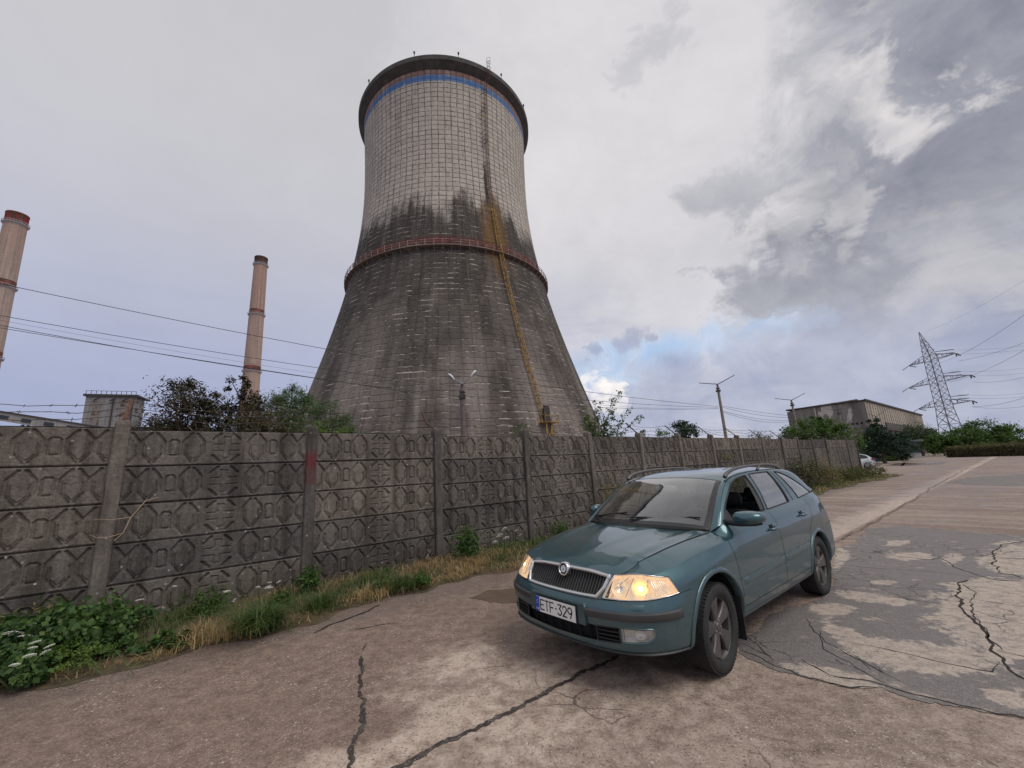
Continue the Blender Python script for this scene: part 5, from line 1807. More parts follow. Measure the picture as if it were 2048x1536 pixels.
def hatchback():
    c = gpt(1697, 938.5)
    view = math.atan2(c[1], c[0])
    t_ = thing('parked_car', 'white hatchback parked behind the end of the fence, only its tail showing', 'car', (c[0], c[1], 0), view - R(90) + R(22))
    # side profile, tail to the right (+x), rounded in plan by scaling the sections
    up = [(-2.05, .52), (-2.0, .68), (-1.55, .84), (-1.05, .95), (-.45, 1.34), (.1, 1.44), (.9, 1.42), (1.45, 1.26), (1.78, .98), (1.92, .90), (1.98, .62), (1.94, .36)]
    lo = [(-2.0, .28), (-1.0, .20), (0, .20), (1.0, .20), (1.94, .30)]
    W = flat('white_car_paint', lin(206, 208, 212), .25, var=.03, coat=1)
    mb = MB(); G = []
    xs_ = np.linspace(-2.04, 1.98, 60)
    ux, uz = zip(*up); lx, lz = zip(*lo)
    for x in xs_:
        zt = np.interp(x, ux[:-1], uz[:-1]); zl = np.interp(x, lx, lz)
        hw = .86 * (1 - .35 * max(0, (-x - 1.5) / .55) ** 2 - .30 * max(0, (x - 1.5) / .5) ** 2)
        belt = min(zt, .92)
        tw_ = hw - (max(0, zt - .92)) * .42
        row = [(x, hw * .92, zl), (x, hw, zl + .12), (x, hw, .62), (x, hw * .97, belt - .02)]
        row += [(x, hw * .96, belt), (x, tw_ + .02, max(belt, zt - .06)), (x, tw_ * .8, zt)]
        row = [(a, -b, c_) for a, b, c_ in row] + [(a, b, c_) for a, b, c_ in row[::-1]]
        G.append(row)
    mb.grid(G)
    mb.add(G[0], [tuple(range(14))]); mb.add(G[-1], [tuple(range(14))[::-1]])
    obj('body', mb, W, t_, 40)
    gl = flat('dark_car_glass', (.02, .022, .025), .08, var=.1)
    for s in (-1, 1):
        for poly in ([(-.95, .96), (-.42, 1.30), (.22, 1.37), (.22, .96)], [(.28, .96), (.28, 1.37), (.9, 1.36), (1.32, 1.20), (1.42, .98)]):
            mb = MB(); vs = [(x, s * (.86 - (z - .92) * .42 - .01 + .022), z) for x, z in poly]
            mb.add(vs, [tuple(range(len(vs)))]); obj('window', mb, gl, t_)
        mb = MB(); mb.box((1.80, s * .70, .86), (.26, .28, .20)); obj('tail_lamp', mb, flat('hatch_tail_lamp', (.22, .02, .02), .2, coat=1) if s < 0 else bpy.data.materials['hatch_tail_lamp'], t_)
        for x in (-1.28, 1.22):
            mb = MB(); mb.lathe([(.01, -.10), (.20, -.10), (.25, -.11), (.31, -.09), (.31, .09), (.25, .11)], 28, 'y', (x, s * .76, .31))
            o = obj('wheel', mb, RUBBER2, t_, 40)
            mb = MB(); mb.lathe([(.01, -.112), (.06, -.118), (.19, -.112), (.205, -.10)], 20, 'y', (x, s * .765, .31)) if s < 0 else mb.lathe([(.205, .10), (.19, .112), (.06, .118), (.01, .112)], 20, 'y', (x, s * .765, .31))
            obj('rim', mb, STEELG, o, 40)
            mb = MB(); mb.lathe([(.355, -.02), (.36, .0)], 24, 'y', (x, s * .865, .32), 0, math.pi)
            obj('wheel_arch', mb, SHADOWG, t_)
    mb = MB(); vs = [(1.46, -.55, 1.255), (1.46, .55, 1.255), (1.80, .62, .985), (1.80, -.62, .985)]
    mb.add([(x + .02, y, z + .015) for x, y, z in vs], [(0, 1, 2, 3)][::-1]); obj('rear_window', mb, gl, t_)
    mb = MB(); mb.box((1.99, 0, .55), (.02, .5, .11)); obj('licence_plate', mb, flat('pale_plate', lin(210, 210, 206), .5), t_)


RUBBER2 = flat('car_tyre', (.02, .02, .02), .85)
hatchback()

# ---------------------------------------------------------------- verge plants
G_green = leaf_mat('green_grass', [(.036, .065, .018), (.065, .108, .030), (.11, .15, .05)], .3)
G_dry = leaf_mat('dry_straw_grass', [(.20, .125, .060), (.34, .225, .115), (.46, .34, .18), (.20, .15, .07)], .3)


def blades(P, h, w, lean, r_):
    n = len(P)
    az = r_.uniform(0, 2 * np.pi, n); d = np.stack([np.cos(az), np.sin(az), np.zeros(n)], 1); s = np.stack([-np.sin(az), np.cos(az), np.zeros(n)], 1)
    ln = lean * r_.uniform(.2, 1.6, n)
    h = h[:, None]; w = w[:, None]; ln = ln[:, None]
    up = np.array([0, 0, 1.0])
    q0 = P; q1 = P + up * h * .55 + d * h * ln * .28; q2 = P + up * h * (1 - .25 * np.minimum(ln, 1.5)) + d * h * ln * .95
    V = np.stack([q0 - s * w, q0 + s * w, q1 + s * w * .8, q1 - s * w * .8, q2 + s * w * .15, q2 - s * w * .15], 1)
    b = np.arange(n)[:, None] * 6
    F = np.concatenate([b + [0, 1, 2, 3], b + [3, 2, 4, 5]], 0)
    return V.reshape(-1, 3), F


def grass(name, label, mat, n, fn, hr, wr, lean, seed):
    r_ = np.random.default_rng(seed)
    a = np.concatenate([r_.uniform(-3, 7, int(n * .58)), r_.uniform(5, 16, int(n * .27)), r_.uniform(14, 37.6, n - int(n * .58) - int(n * .27))])
    f = r_.uniform(0, 1, n)
    dens = fn(a, f, r_)
    k = r_.uniform(0, 1, n) < dens
    a, f = a[k], f[k]
    wd = np.array([verge_w(q) for q in a]) * np.where(a > 36, np.maximum(.15, 1 - (a - 36) / 2.2), 1)
    b = f * wd
    P = np.stack([FP0[0] + FT[0] * a + FN[0] * b, FP0[1] + FT[1] * a + FN[1] * b, .03 + .035 * np.sin(np.minimum(1, f * 1.15) * np.pi)], 1)
    m_ = len(P)
    far = np.clip(a / 20, 0, 1)
    h = r_.uniform(*hr, m_) * (1.0 - .55 * f ** 3) * (1 + .35 * far)
    w = r_.uniform(*wr, m_) * (1 + 2.2 * far)
    V, F = blades(P, h, w, lean, r_)
    o = obj(name, np_mesh(name, V, F, mat), None)
    o['kind'] = 'stuff'
    tag(o, label, 'grass')
    return o


def n1(a, f, s):
    return .5 + .5 * np.sin(a * 1.7 + s) * np.sin(a * .63 + s * 2.1 + f * 2.5) + .25 * np.sin(a * 5.3 + s * 3 + f * 7)


grass('grass', 'short green grass growing along the foot of the fence', G_green, 30000, lambda a, f, r_: np.clip((n1(a, f, .4) - .25) * 1.5 * (.25 + .75 * np.sin(np.clip(f * 1.2 - .05, 0, 1) * np.pi)) + .05 + .3 * (a > 14), 0, 1), (.04, .17), (.0022, .0045), .9, 11)
grass('dry_grass', 'dry straw coloured grass lying along the road edge', G_dry, 36000, lambda a, f, r_: np.clip((.85 - n1(a, f, .4)) * (.3 + .7 * f) * n1(a, f, 3.1) * 1.3 + .10 * (f > .8), 0, 1), (.04, .17), (.0018, .0038), 1.7, 12)
grass('dry_litter', 'flattened dry stalks at the road edge', G_dry, 9000, lambda a, f, r_: np.clip((f > .80) * .9 + .1, 0, 1), (.05, .16), (.0014, .003), 2.6, 13)


def tuft(label, a, b, n, h, spread, mat, lean, seed, group='grass tufts along the verge', w=.004):
    r_ = np.random.default_rng(seed)
    t_ = thing('grass_tuft', label, 'grass tuft', (*ab(a, b)[:2], .04), 0, group)
    P = np.stack([r_.normal(0, spread, n), r_.normal(0, spread, n), np.zeros(n)], 1)
    V, F = blades(P, r_.uniform(h * .55, h, n), np.full(n, w), lean, r_)
    obj('blades', np_mesh('blades', V, F, mat), None, t_)


def gab(x, y):
    return to_ab(gpt(x, y))


tuft('big arching green grass tuft between the first and the red sprayed post', *gab(520, 1268), 420, .36, .10, G_green, 1.5, 41, w=.005)
tuft('green grass tuft right of the big arching one', *gab(640, 1225), 300, .26, .09, G_green, 1.1, 42)
tuft('green grass tuft before the third post', *gab(800, 1185), 300, .26, .10, G_green, 1.1, 43)
tuft('dry straw tuft below the second bay', *gab(420, 1285), 300, .20, .16, G_dry, .9, 44)
tuft('dry straw tuft left of the leafy bush by the third post', *gab(745, 1200), 240, .18, .14, G_dry, .9, 45)
tuft('dry straw tuft in front of the car nose', *gab(1000, 1120), 260, .22, .16, G_dry, .9, 46)


def weed(name, label, a, b, w, h, n, size, mat, seed, m_=40, depth=None, asp=.55, grp='weeds along the foot of the fence', stems=5, up=.45, sigk=1.3):
    return plant(name, label, 'weed', (*ab(a, b)[:2], .02), [(0, 0, h * .52, w * .5, (depth or w) * .5, h * .48)], n, size, mat, STEM if mat in (LM_dry,) else GSTEM, m_, .012, grp, seed, asp=asp, stems=stems, up=up, shell=.3, sigk=sigk)


GSTEM = flat('green_stem', (.06, .09, .03), .8)
weed('bramble_bush', 'tall leafy bramble bush left of the first post', *[q for q in gab(120, 1330)], .8, .60, 1900, .056, LM_bram, 51, 34, asp=.75)
weed('bramble_bush', 'bramble mass at the left edge beside the road', *[q for q in gab(30, 1372)], .7, .32, 1400, .056, LM_bram, 52, 30, asp=.75)
weed('bramble_bush', 'low bramble at the foot of the first post', *[q for q in gab(205, 1318)], .55, .26, 1000, .052, LM_bram, 53, 28, asp=.75)
weed('bramble_bush', 'upright bramble shoot just right of the first post', *[q for q in gab(252, 1282)], .34, .42, 800, .048, LM_bram, 54, 24, asp=.75)
weed('bramble_bush', 'bramble rising against the fence at the left edge', *[q for q in gab(20, 1330)], .6, .46, 1100, .056, LM_bram, 55, 26, asp=.75)
weed('dry_shrub', 'brown dead stalks standing in the brambles at the left edge', *[q for q in gab(70, 1318)], .5, .62, 160, .045, LM_dry, 80, 14, stems=9)
weed('leafy_weed', 'feathery light green weed at the road edge of the brambles', *[q for q in gab(150, 1352)], .5, .26, 700, .030, LM_lime, 81, 26, asp=.35)
weed('leafy_weed', 'dark narrow leaved weed between the brambles and the first post', *[q for q in gab(170, 1290)], .4, .5, 600, .045, LM_green, 82, 22, asp=.3)
weed('leafy_weed', 'low round leaved weed at the road edge under the second bay', *gab(318, 1308), .5, .16, 420, .055, LM_bram, 56, 24, asp=.8)
weed('leafy_weed', 'dark green feathery weed in the middle of the second bay', *gab(408, 1242), .62, .34, 950, .045, LM_green, 57, 36, asp=.35)
weed('leafy_weed', 'nettles at the foot of the red sprayed post', *gab(618, 1198), .34, .40, 650, .055, LM_green, 58, 26, asp=.5)
weed('leafy_weed', 'dark nettles before the third post', *gab(852, 1122), .40, .34, 700, .055, LM_green, 59, 26, asp=.5)
weed('leafy_weed', 'dense bright green bushy weed just right of the third post', *gab(935, 1128), .46, .55, 1700, .050, LM_bram, 60, 44, asp=.5)
weed('leafy_weed', 'green weed leaning at the road edge before the third bay', *gab(842, 1180), .34, .24, 520, .045, LM_green, 61, 24, asp=.5)
weed('leafy_weed', 'small green weed at the road edge right of the red sprayed post', *gab(762, 1192), .24, .22, 330, .04, LM_green, 62, 18, asp=.5)
weed('leafy_weed', 'green weed between the dry grass behind the white flower', *gab(560, 1222), .3, .2, 330, .04, LM_green, 63, 18, asp=.5)
weed('dry_shrub', 'tall yellowing shrub beside the nose of the car', 9.2, .55, .75, 1.35, 800, .050, LM_dry, 64, 54, asp=.55, stems=8, sigk=1.1)
weed('dry_shrub', 'reddish brown low shrub left of the tall yellowing one', 8.4, .7, .65, .75, 650, .045, LM_rust, 65, 40, asp=.55, stems=7)
weed('dry_shrub', 'tall thin yellowing weed against the fence above the car roof', 16.2, .5, .75, 2.0, 700, .06, LM_dry, 66, 50, asp=.5, stems=8, sigk=1.1)
weed('dark_shrub', 'dark green shrub at the fence behind the car tail', 23.0, .7, 1.6, 1.55, 1700, .085, leaf_mat('dull_green_leaves', [(.03, .04, .014), (.055, .065, .022), (.09, .085, .035)], .3), 67, 70, stems=9)
weed('dry_shrub', 'yellowish tangle right of the dark shrub at the far fence', 25.6, .75, 1.6, 1.2, 1300, .08, LM_dry, 68, 60, stems=8)
weed('dry_shrub', 'low olive tangle near the far end of the fence', 29.0, .9, 1.8, .8, 1300, .09, LM_olive, 69, 60, stems=8)
weed('dry_shrub', 'low green tangle at the very end of the fence', 33.0, .9, 2.2, .75, 1400, .10, LM_olive, 70, 60, stems=8)
weed('dry_shrub', 'thin stalks beside the last fence post', 36.6, .7, .9, 1.1, 500, .06, LM_olive, 71, 36, stems=8)
weed('leafy_weed', 'green weed beyond the car nose against the fence', 7.3, .5, .5, .4, 700, .05, LM_green, 72, 30)
weed('leafy_weed', 'weed clump at the fence hidden behind the bonnet', 11.2, .6, .7, .6, 800, .06, LM_olive, 73, 34)
weed('leafy_weed', 'weed clump at the fence beyond the windscreen', 13.5, .6, .8, .6, 800, .06, LM_olive, 74, 34)
weed('leafy_weed', 'low weed clump along the fence behind the car doors', 19.5, .8, 1.2, .6, 900, .07, LM_olive, 75, 34)

WHITEF = flat('white_umbel', lin(226, 224, 212), .8, var=.1)


def carrot(label, a, b, heads, h, seed, r0=.035):
    r_ = np.random.default_rng(seed)
    t_ = thing('wild_carrot', label, 'wildflower', (*ab(a, b)[:2], .03), 0, 'white wild carrot flowers along the fence')
    mb = MB()
    for k in range(heads):
        e = np.array([r_.normal(0, .10), r_.normal(0, .10), h * r_.uniform(.75, 1.1)])
        mb.tube([(r_.normal(0, .02), r_.normal(0, .02), 0), tuple(e * [.5, .5, .55]), tuple(e)], [.004, .003, .002], 5)
        fm = MB()
        rr = r0 * r_.uniform(.75, 1.25)
        tilt_ = np.array([r_.normal(0, .25), r_.normal(0, .25)])
        for q in range(34):
            an = q * 2.39996; rad = rr * math.sqrt((q + .5) / 34)
            o = np.array([rad * math.cos(an), rad * math.sin(an), .010 - rad * rad * 5 + (rad * math.cos(an)) * tilt_[0] + (rad * math.sin(an)) * tilt_[1]]) + e
            s = rr * .17
            fm.add([tuple(o + [s * math.cos(j * 2.094 + an), s * math.sin(j * 2.094 + an), .004 * (j == 0)]) for j in range(3)], [(0, 1, 2)])
            fm.add([tuple(o + [s * math.cos(j * 2.094 + an + 1), s * math.sin(j * 2.094 + an + 1), .002]) for j in range(3)], [(0, 1, 2)])
        obj('flower_head', fm, WHITEF, t_)
    for k in range(7):
        an = r_.uniform(0, 6.28)
        mb.tube([(0, 0, .02), (.06 * math.cos(an), .06 * math.sin(an), .10), (.15 * math.cos(an), .15 * math.sin(an), .13)], [.003, .0025, .001], 4)
    obj('stem', mb, GSTEM, t_)


for i, (x, y, hh, heads, r0, lab) in enumerate((
        (45, 1345, .38, 3, .055, 'large white flower heads in the brambles left of the first post'),
        (15, 1392, .30, 3, .04, 'white flower heads at the bottom left edge'),
        (62, 1372, .28, 3, .035, 'white flower heads low in the brambles by the road'),
        (286, 1262, .40, 1, .035, 'single white flower head right of the first post'),
        (322, 1256, .42, 1, .03, 'pale flower head high against the fence in the second bay'),
        (432, 1248, .26, 3, .026, 'group of small white flower heads in the middle of the second bay'),
        (452, 1252, .20, 2, .024, 'two small white flower heads over dry grass in the second bay'),
        (520, 1225, .28, 2, .030, 'white flower heads before the red sprayed post'),
        (556, 1215, .30, 3, .032, 'bright white flower heads beside the red sprayed post'),
        (792, 1180, .10, 2, .022, 'small white flowers at the road edge right of the red sprayed post'),
        (1004, 1130, .40, 2, .045, 'white flower heads nearest the car nose on the left'),
        (1028, 1118, .42, 2, .050, 'large white flower heads beside the car nose'),
        (1048, 1112, .40, 2, .040, 'white flower heads touching the car nose in view'),
        (1010, 1126, .62, 1, .045, 'tall white flower head against the fence near the car nose'))):
    carrot(lab, *gab(x, y), heads, hh, 200 + i, r0)
# ================================================================ the car
def pchip(x, y, xi):
    """monotone cubic, y may be (n,k)"""
    x = np.asarray(x, float); y = np.asarray(y, float); xi = np.asarray(xi, float)
    one = y.ndim == 1
    if one:
        y = y[:, None]
    h = np.diff(x)[:, None]
    dl = np.diff(y, axis=0) / h
    d = np.zeros_like(y)
    if len(x) > 2:
        w1 = 2 * h[1:] + h[:-1]; w2 = h[1:] + 2 * h[:-1]
        same = dl[:-1] * dl[1:] > 0
        with np.errstate(divide='ignore', invalid='ignore'):
            hm = (w1 + w2) / (w1 / dl[:-1] + w2 / dl[1:])
        d[1:-1] = np.where(same, hm, 0)
    d[0] = dl[0]; d[-1] = dl[-1]
    i = np.clip(np.searchsorted(x, xi, side='right') - 1, 0, len(x) - 2)
    hh = h[i]; t = (xi - x[i])[:, None] / hh
    r = ((1 + 2 * t) * (1 - t) ** 2) * y[i] + t * (1 - t) ** 2 * hh * d[i] + t * t * (3 - 2 * t) * y[i + 1] + t * t * (t - 1) * hh * d[i + 1]
    return r[:, 0] if one else r


# stations round the car from the nose centre to the tail centre: plan point, then eight (inset, height) levels
ST = [
    ((0.000, 0.000), [(.060, .270), (.012, .318), (.000, .470), (.000, .550), (.030, .612), (.080, .680), (.130, .750), (.168, .800)]),
    ((0.010, 0.250), [(.060, .270), (.012, .318), (.000, .470), (.000, .550), (.030, .614), (.080, .682), (.128, .748), (.168, .794)]),
    ((0.042, 0.480), [(.060, .272), (.012, .322), (.000, .475), (.004, .555), (.034, .624), (.078, .690), (.118, .742), (.160, .774)]),
    ((0.100, 0.630), [(.060, .274), (.012, .325), (.000, .475), (.005, .558), (.036, .632), (.074, .700), (.122, .765), (.198, .797)]),
    ((0.200, 0.745), [(.060, .274), (.014, .326), (.000, .475), (.004, .560), (.032, .640), (.060, .706), (.104, .778), (.250, .832)]),
    ((0.340, 0.820), [(.058, .272), (.016, .324), (.000, .475), (.002, .562), (.024, .650), (.045, .715), (.090, .795), (.265, .858)]),
    ((0.500, 0.856), [(.056, .268), (.018, .320), (.000, .475), (.000, .570), (.014, .662), (.030, .735), (.082, .822), (.262, .882)]),
    ((0.700, 0.872), [(.066, .260), (.020, .312), (.000, .470), (.000, .580), (.006, .676), (.018, .760), (.074, .852), (.248, .910)]),
    ((0.915, 0.879), [(.080, .256), (.022, .308), (.000, .465), (.000, .585), (.002, .690), (.010, .785), (.060, .876), (.226, .932)]),
    ((1.280, 0.883), [(.094, .252), (.032, .300), (.002, .450), (.000, .585), (.002, .700), (.008, .800), (.034, .902), (.186, .958)]),
    ((1.430, 0.884), [(.096, .252), (.034, .300), (.002, .450), (.000, .585), (.002, .700), (.008, .802), (.029, .904), (.118, 1.014)]),
    ((1.900, 0.886), [(.096, .252), (.034, .300), (.002, .450), (.000, .585), (.002, .702), (.008, .806), (.028, .909), (.116, 1.030)]),
    ((2.500, 0.887), [(.096, .252), (.034, .300), (.002, .450), (.000, .585), (.002, .706), (.008, .812), (.028, .917), (.120, 1.044)]),
    ((3.100, 0.886), [(.094, .252), (.034, .300), (.002, .450), (.000, .590), (.002, .715), (.009, .826), (.030, .934), (.124, 1.060)]),
    ((3.500, 0.884), [(.090, .256), (.030, .304), (.001, .455), (.000, .600), (.002, .725), (.010, .838), (.034, .948), (.128, 1.075)]),
    ((3.950, 0.870), [(.080, .268), (.024, .320), (.000, .465), (.000, .605), (.003, .730), (.014, .850), (.042, .966), (.126, 1.100)]),
    ((4.250, 0.830), [(.075, .280), (.020, .335), (.000, .475), (.000, .610), (.004, .730), (.020, .850), (.055, .965), (.125, 1.090)]),
    ((4.430, 0.745), [(.080, .285), (.020, .340), (.000, .480), (.000, .610), (.006, .720), (.030, .850), (.065, .960), (.110, 1.075)]),
    ((4.525, 0.600), [(.090, .290), (.025, .345), (.000, .480), (.000, .610), (.010, .710), (.050, .850), (.070, .960), (.100, 1.065)]),
    ((4.566, 0.350), [(.095, .290), (.030, .345), (.000, .480), (.000, .610), (.012, .705), (.060, .850), (.075, .960), (.100, 1.060)]),
    ((4.572, 0.000), [(.095, .290), (.030, .345), (.000, .480), (.000, .610), (.012, .705), (.060, .850), (.075, .960), (.100, 1.060)]),
]
_B = np.array([s_[0] for s_ in ST]); _L = np.array([s_[1] for s_ in ST])       # (21,2), (21,8,2)
_Bx = np.concatenate([_B[2:0:-1] * [1, -1], _B, _B[-2:-4:-1] * [1, -1]])
_seg = np.concatenate([[0], np.cumsum(np.linalg.norm(np.diff(_Bx, axis=0), axis=1))])
_sx = _seg - _seg[2]
S_ST = _sx[2:2 + len(ST)]
S_END = S_ST[-1]


def _catmull(x, y, xi):
    """C1 cubic with centred slopes"""
    d = np.gradient(y, x, axis=0)
    i = np.clip(np.searchsorted(x, xi, side='right') - 1, 0, len(x) - 2)
    h = (x[i + 1] - x[i])[:, None]; t = (xi - x[i])[:, None] / h
    return ((1 + 2 * t) * (1 - t) ** 2) * y[i] + t * (1 - t) ** 2 * h * d[i] + t * t * (3 - 2 * t) * y[i + 1] + t * t * (t - 1) * h * d[i + 1]


def wrap(s, t):
    """surface of the lower body: arrays s (0 nose .. S_END tail), t (0 sill .. 7 belt); +y side"""
    s = np.atleast_1d(np.asarray(s, float)); t = np.atleast_1d(np.asarray(t, float))
    s, t = np.broadcast_arrays(s, t)
    sf = np.clip(s.ravel(), 0, S_END); tf = t.ravel()
    e = 1e-3
    B = _catmull(_sx, _Bx, sf)
    T = (_catmull(_sx, _Bx, sf + e) - _catmull(_sx, _Bx, sf - e))
    T /= np.linalg.norm(T, axis=1)[:, None]
    N = np.stack([-T[:, 1], T[:, 0]], 1)
    lv = pchip(S_ST, _L.reshape(len(ST), -1), sf).reshape(-1, 8, 2)
    out = np.empty((len(sf), 2))
    # smooth in t from 0 to 6 and again from 6 to 7, a crease between them
    tt = np.clip(tf, 0, 7)
    i = np.clip(tt.astype(int), 0, 6)
    k = np.arange(len(sf))
    p1 = lv[k, i]; p2 = lv[k, i + 1]
    p0 = np.where((i == 0)[:, None], 2 * p1 - p2, lv[k, np.maximum(i - 1, 0)])
    p3 = np.where((i >= 5)[:, None], 2 * p2 - p1, lv[k, np.minimum(i + 2, 7)])
    p0 = np.where((i == 6)[:, None], 2 * p1 - p2, p0)
    f = (tt - i)[:, None]
    m1 = (p2 - p0) / 2; m2 = (p3 - p1) / 2
    out = (1 + 2 * f) * (1 - f) ** 2 * p1 + f * (1 - f) ** 2 * m1 + f * f * (3 - 2 * f) * p2 + f * f * (f - 1) * m2
    # bulge the shoulder panel between crease and belt
    bul = np.where(i == 6, 4 * f[:, 0] * (1 - f[:, 0]), 0) * .012
    out[:, 0] -= bul
    lo = np.minimum(tf, 0)
    P = np.stack([B[:, 0] - N[:, 0] * out[:, 0], B[:, 1] - N[:, 1] * out[:, 0], out[:, 1] + lo * .1], 1)
    return P.reshape(s.shape + (3,))


_gs = np.linspace(0, S_END, 420); _gt = np.linspace(0, 7, 113)
_GP = wrap(_gs[:, None], _gt[None, :])


def inv(p, axes, side=None):
    """(s,t) whose point matches p on two axes; side 'front'/'flank' limits the search"""
    p = np.asarray(p, float)
    D = sum((_GP[..., a] - p[a]) ** 2 for a in axes)
    if side == 'front':
        D = np.where(_GP[..., 0] < .75, D, 9)
    elif side == 'flank':
        D = np.where((_gs > S_ST[4])[:, None] & (_gs < S_ST[17])[:, None], D, 9)
    i, j = np.unravel_index(np.argmin(D), D.shape)
    st = np.array([_gs[i], _gt[j]])
    for _ in range(6):
        q = wrap(st[0], st[1])[0]
        ds = (wrap(st[0] + 1e-3, st[1])[0] - q) / 1e-3; dt = (wrap(st[0], st[1] + 1e-3)[0] - q) / 1e-3
        J = np.array([[ds[a], dt[a]] for a in axes]); r = np.array([p[a] - q[a] for a in axes])
        try:
            st = st + np.clip(np.linalg.solve(J, r), -.1, .1)
        except np.linalg.LinAlgError:
            break
        st[1] = np.clip(st[1], 0, 7)
    return st


def s_of_x(x, t=7.0):
    """station where the flank at level t has this x"""
    ss = np.linspace(S_ST[2], S_ST[17], 600)
    return float(np.interp(x, wrap(ss, t)[:, 0], ss))


def normal(s, t):
    e = 2e-3
    a = wrap(s + e, t) - wrap(s - e, t); b = wrap(s, np.minimum(t + e, 7)) - wrap(s, t - e)
    n = np.cross(b, a)
    n /= np.linalg.norm(n, axis=-1)[..., None] + 1e-12
    return n


def in_poly(px, py, poly):
    c = np.zeros(px.shape, bool)
    n = len(poly)
    for i in range(n):
        x1, y1 = poly[i]; x2, y2 = poly[(i + 1) % n]
        k = ((y1 > py) != (y2 > py)) & (px < (x2 - x1) * (py - y1) / (y2 - y1 + 1e-12) + x1)
        c ^= k
    return c


def near_poly(p, poly, w=.1):
    """closest point of a closed polyline in (s, t*w)"""
    a = np.array(poly) * [1, w]; b = np.roll(a, -1, 0); q = np.array(p) * [1, w]
    d = b - a; u = np.clip(((q - a) * d).sum(1) / ((d * d).sum(1) + 1e-12), 0, 1)
    c = a + d * u[:, None]
    k = np.argmin(((c - q) ** 2).sum(1))
    return c[k] / [1, w]


def dense(poly, step=.012, w=.1):
    out = []
    n = len(poly)
    for i in range(n):
        a = np.array(poly[i]); b = np.array(poly[(i + 1) % n])
        L = np.hypot(b[0] - a[0], (b[1] - a[1]) * w)
        m_ = max(1, int(L / step))
        for k in range(m_):
            out.append(tuple(a + (b - a) * k / m_))
    return out


# ---- materials
def paint_mat():
    mt, t, b = new_mat('teal_metallic_paint')
    tc = t.node('ShaderNodeTexCoord').outputs['Object']
    x, y, z = t.xyz(tc)
    base = (.034, .102, .122, 1)
    n1 = t.noise(tc, 7, 7, .62, .6); n2 = t.noise(t.scale(tc, (4, 4, 9)), 6, 6, .6)
    # road film: thick low on the flanks, thinning out above the rubbing strip
    film = t.math('MULTIPLY', t.sstep(z, .98, .28), t.sstep(n1, .22, .75))
    film = t.math('MULTIPLY', film, .55)
    # splash behind and above the front arch
    dx = t.math('SUBTRACT', x, .93); dz = t.math('SUBTRACT', z, .34)
    rad = t.math('SQRT', t.math('ADD', t.math('MULTIPLY', dx, dx), t.math('MULTIPLY', dz, dz)))
    sp = t.math('MULTIPLY', t.sstep(rad, .60, .41), t.sstep(t.noise(t.scale(tc, (9, 9, 4)), 4, 7, .7, 1.2), .50, .66))
    spots = t.math('MAXIMUM', t.sstep(t.noise(tc, 60, 2, .5), .64, .72), t.math('MULTIPLY', t.sstep(t.noise(t.scale(tc, (1, 1, .25)), 24, 4, .6), .56, .72), t.sstep(z, 1.0, .7)))
    film = t.math('ADD', film, t.math('MULTIPLY', spots, .13), clamp=True)
    film = t.math('MAXIMUM', film, t.math('MULTIPLY', sp, .6))
    film = t.math('ADD', film, .05, clamp=True)
    t.put(b.inputs['Base Color'], t.mix(film, base, t.ramp(n2, [(.3, (.075, .085, .082, 1)), (.7, (.13, .135, .125, 1))])))
    t.put(b.inputs['Metallic'], t.math('MULTIPLY', t.math('SUBTRACT', 1.0, film), .62))
    t.put(b.inputs['Roughness'], t.math('ADD', .30, t.math('MULTIPLY', film, .4)))
    t.put(b.inputs['Coat Weight'], t.math('SUBTRACT', 1.0, t.math('MULTIPLY', film, 1.1), clamp=True))
    b.inputs['Coat Roughness'].default_value = .018
    b.inputs['Coat IOR'].default_value = 1.55
    return mt


PAINT = paint_mat()
BLACKP = flat('black_plastic', (.018, .018, .019), .5, var=.25, bump=.05)
GREYP = flat('weathered_grey_plastic', (.045, .044, .043), .55, var=.25, bump=.05)
RAILM = flat('satin_grey_roof_rail', (.10, .095, .088), .38, .2, var=.15)
SHADOWM = flat('dark_gap', (.006, .006, .007), .8, var=.1)
CHROME = flat('matt_chrome', (.62, .62, .62), .22, .9, var=.05)
SILVER = flat('reflector_silver', (.78, .77, .73), .22, .55, var=.12, scale=14)
RUBBER = flat('tyre_rubber', (.022, .021, .020), .8, var=.35, scale=9, bump=.1)
RIMM = flat('dusty_anthracite_alloy', (.115, .105, .098), .45, .45, var=.3, scale=9)
DISCM = flat('brake_disc_steel', (.10, .09, .085), .5, .6, var=.3)
TRIM = flat('pale_grey_headlining', (.36, .35, .32), .8, var=.08)
SEATM = flat('dark_seat_cloth', (.022, .022, .025), .9, var=.3, scale=20)
DASHM = flat('dark_dashboard_plastic', (.03, .03, .032), .6, var=.2)
GLASS = glass_mat('window_glass', (.62, .70, .66), .015, dirt=.08, expo=2.4, base=.14)
GLASSW = glass_mat('windscreen_glass', (.74, .82, .77), .012, dirt=.035, expo=2.3, base=.13)
LENS = glass_mat('clear_lamp_lens', (.96, .95, .93), .02, dirt=.02, refl=.8)
FRIT = flat('windscreen_black_edge', (.030, .028, .028), .18, var=.2)
PLATEW = flat('plate_white', (.78, .77, .74), .4, var=.05)
PLATEK = flat('plate_black', (.012, .012, .012), .5)
PLATEB = flat('plate_blue', (.015, .075, .42), .4)
GREENM = flat('badge_green', (.01, .22, .10), .35)


def glow_mat(name, col, power):
    mt, t, b = new_mat(name)
    b.inputs['Base Color'].default_value = (*col, 1)
    b.inputs['Emission Color'].default_value = (*col, 1)
    b.inputs['Emission Strength'].default_value = power
    return mt


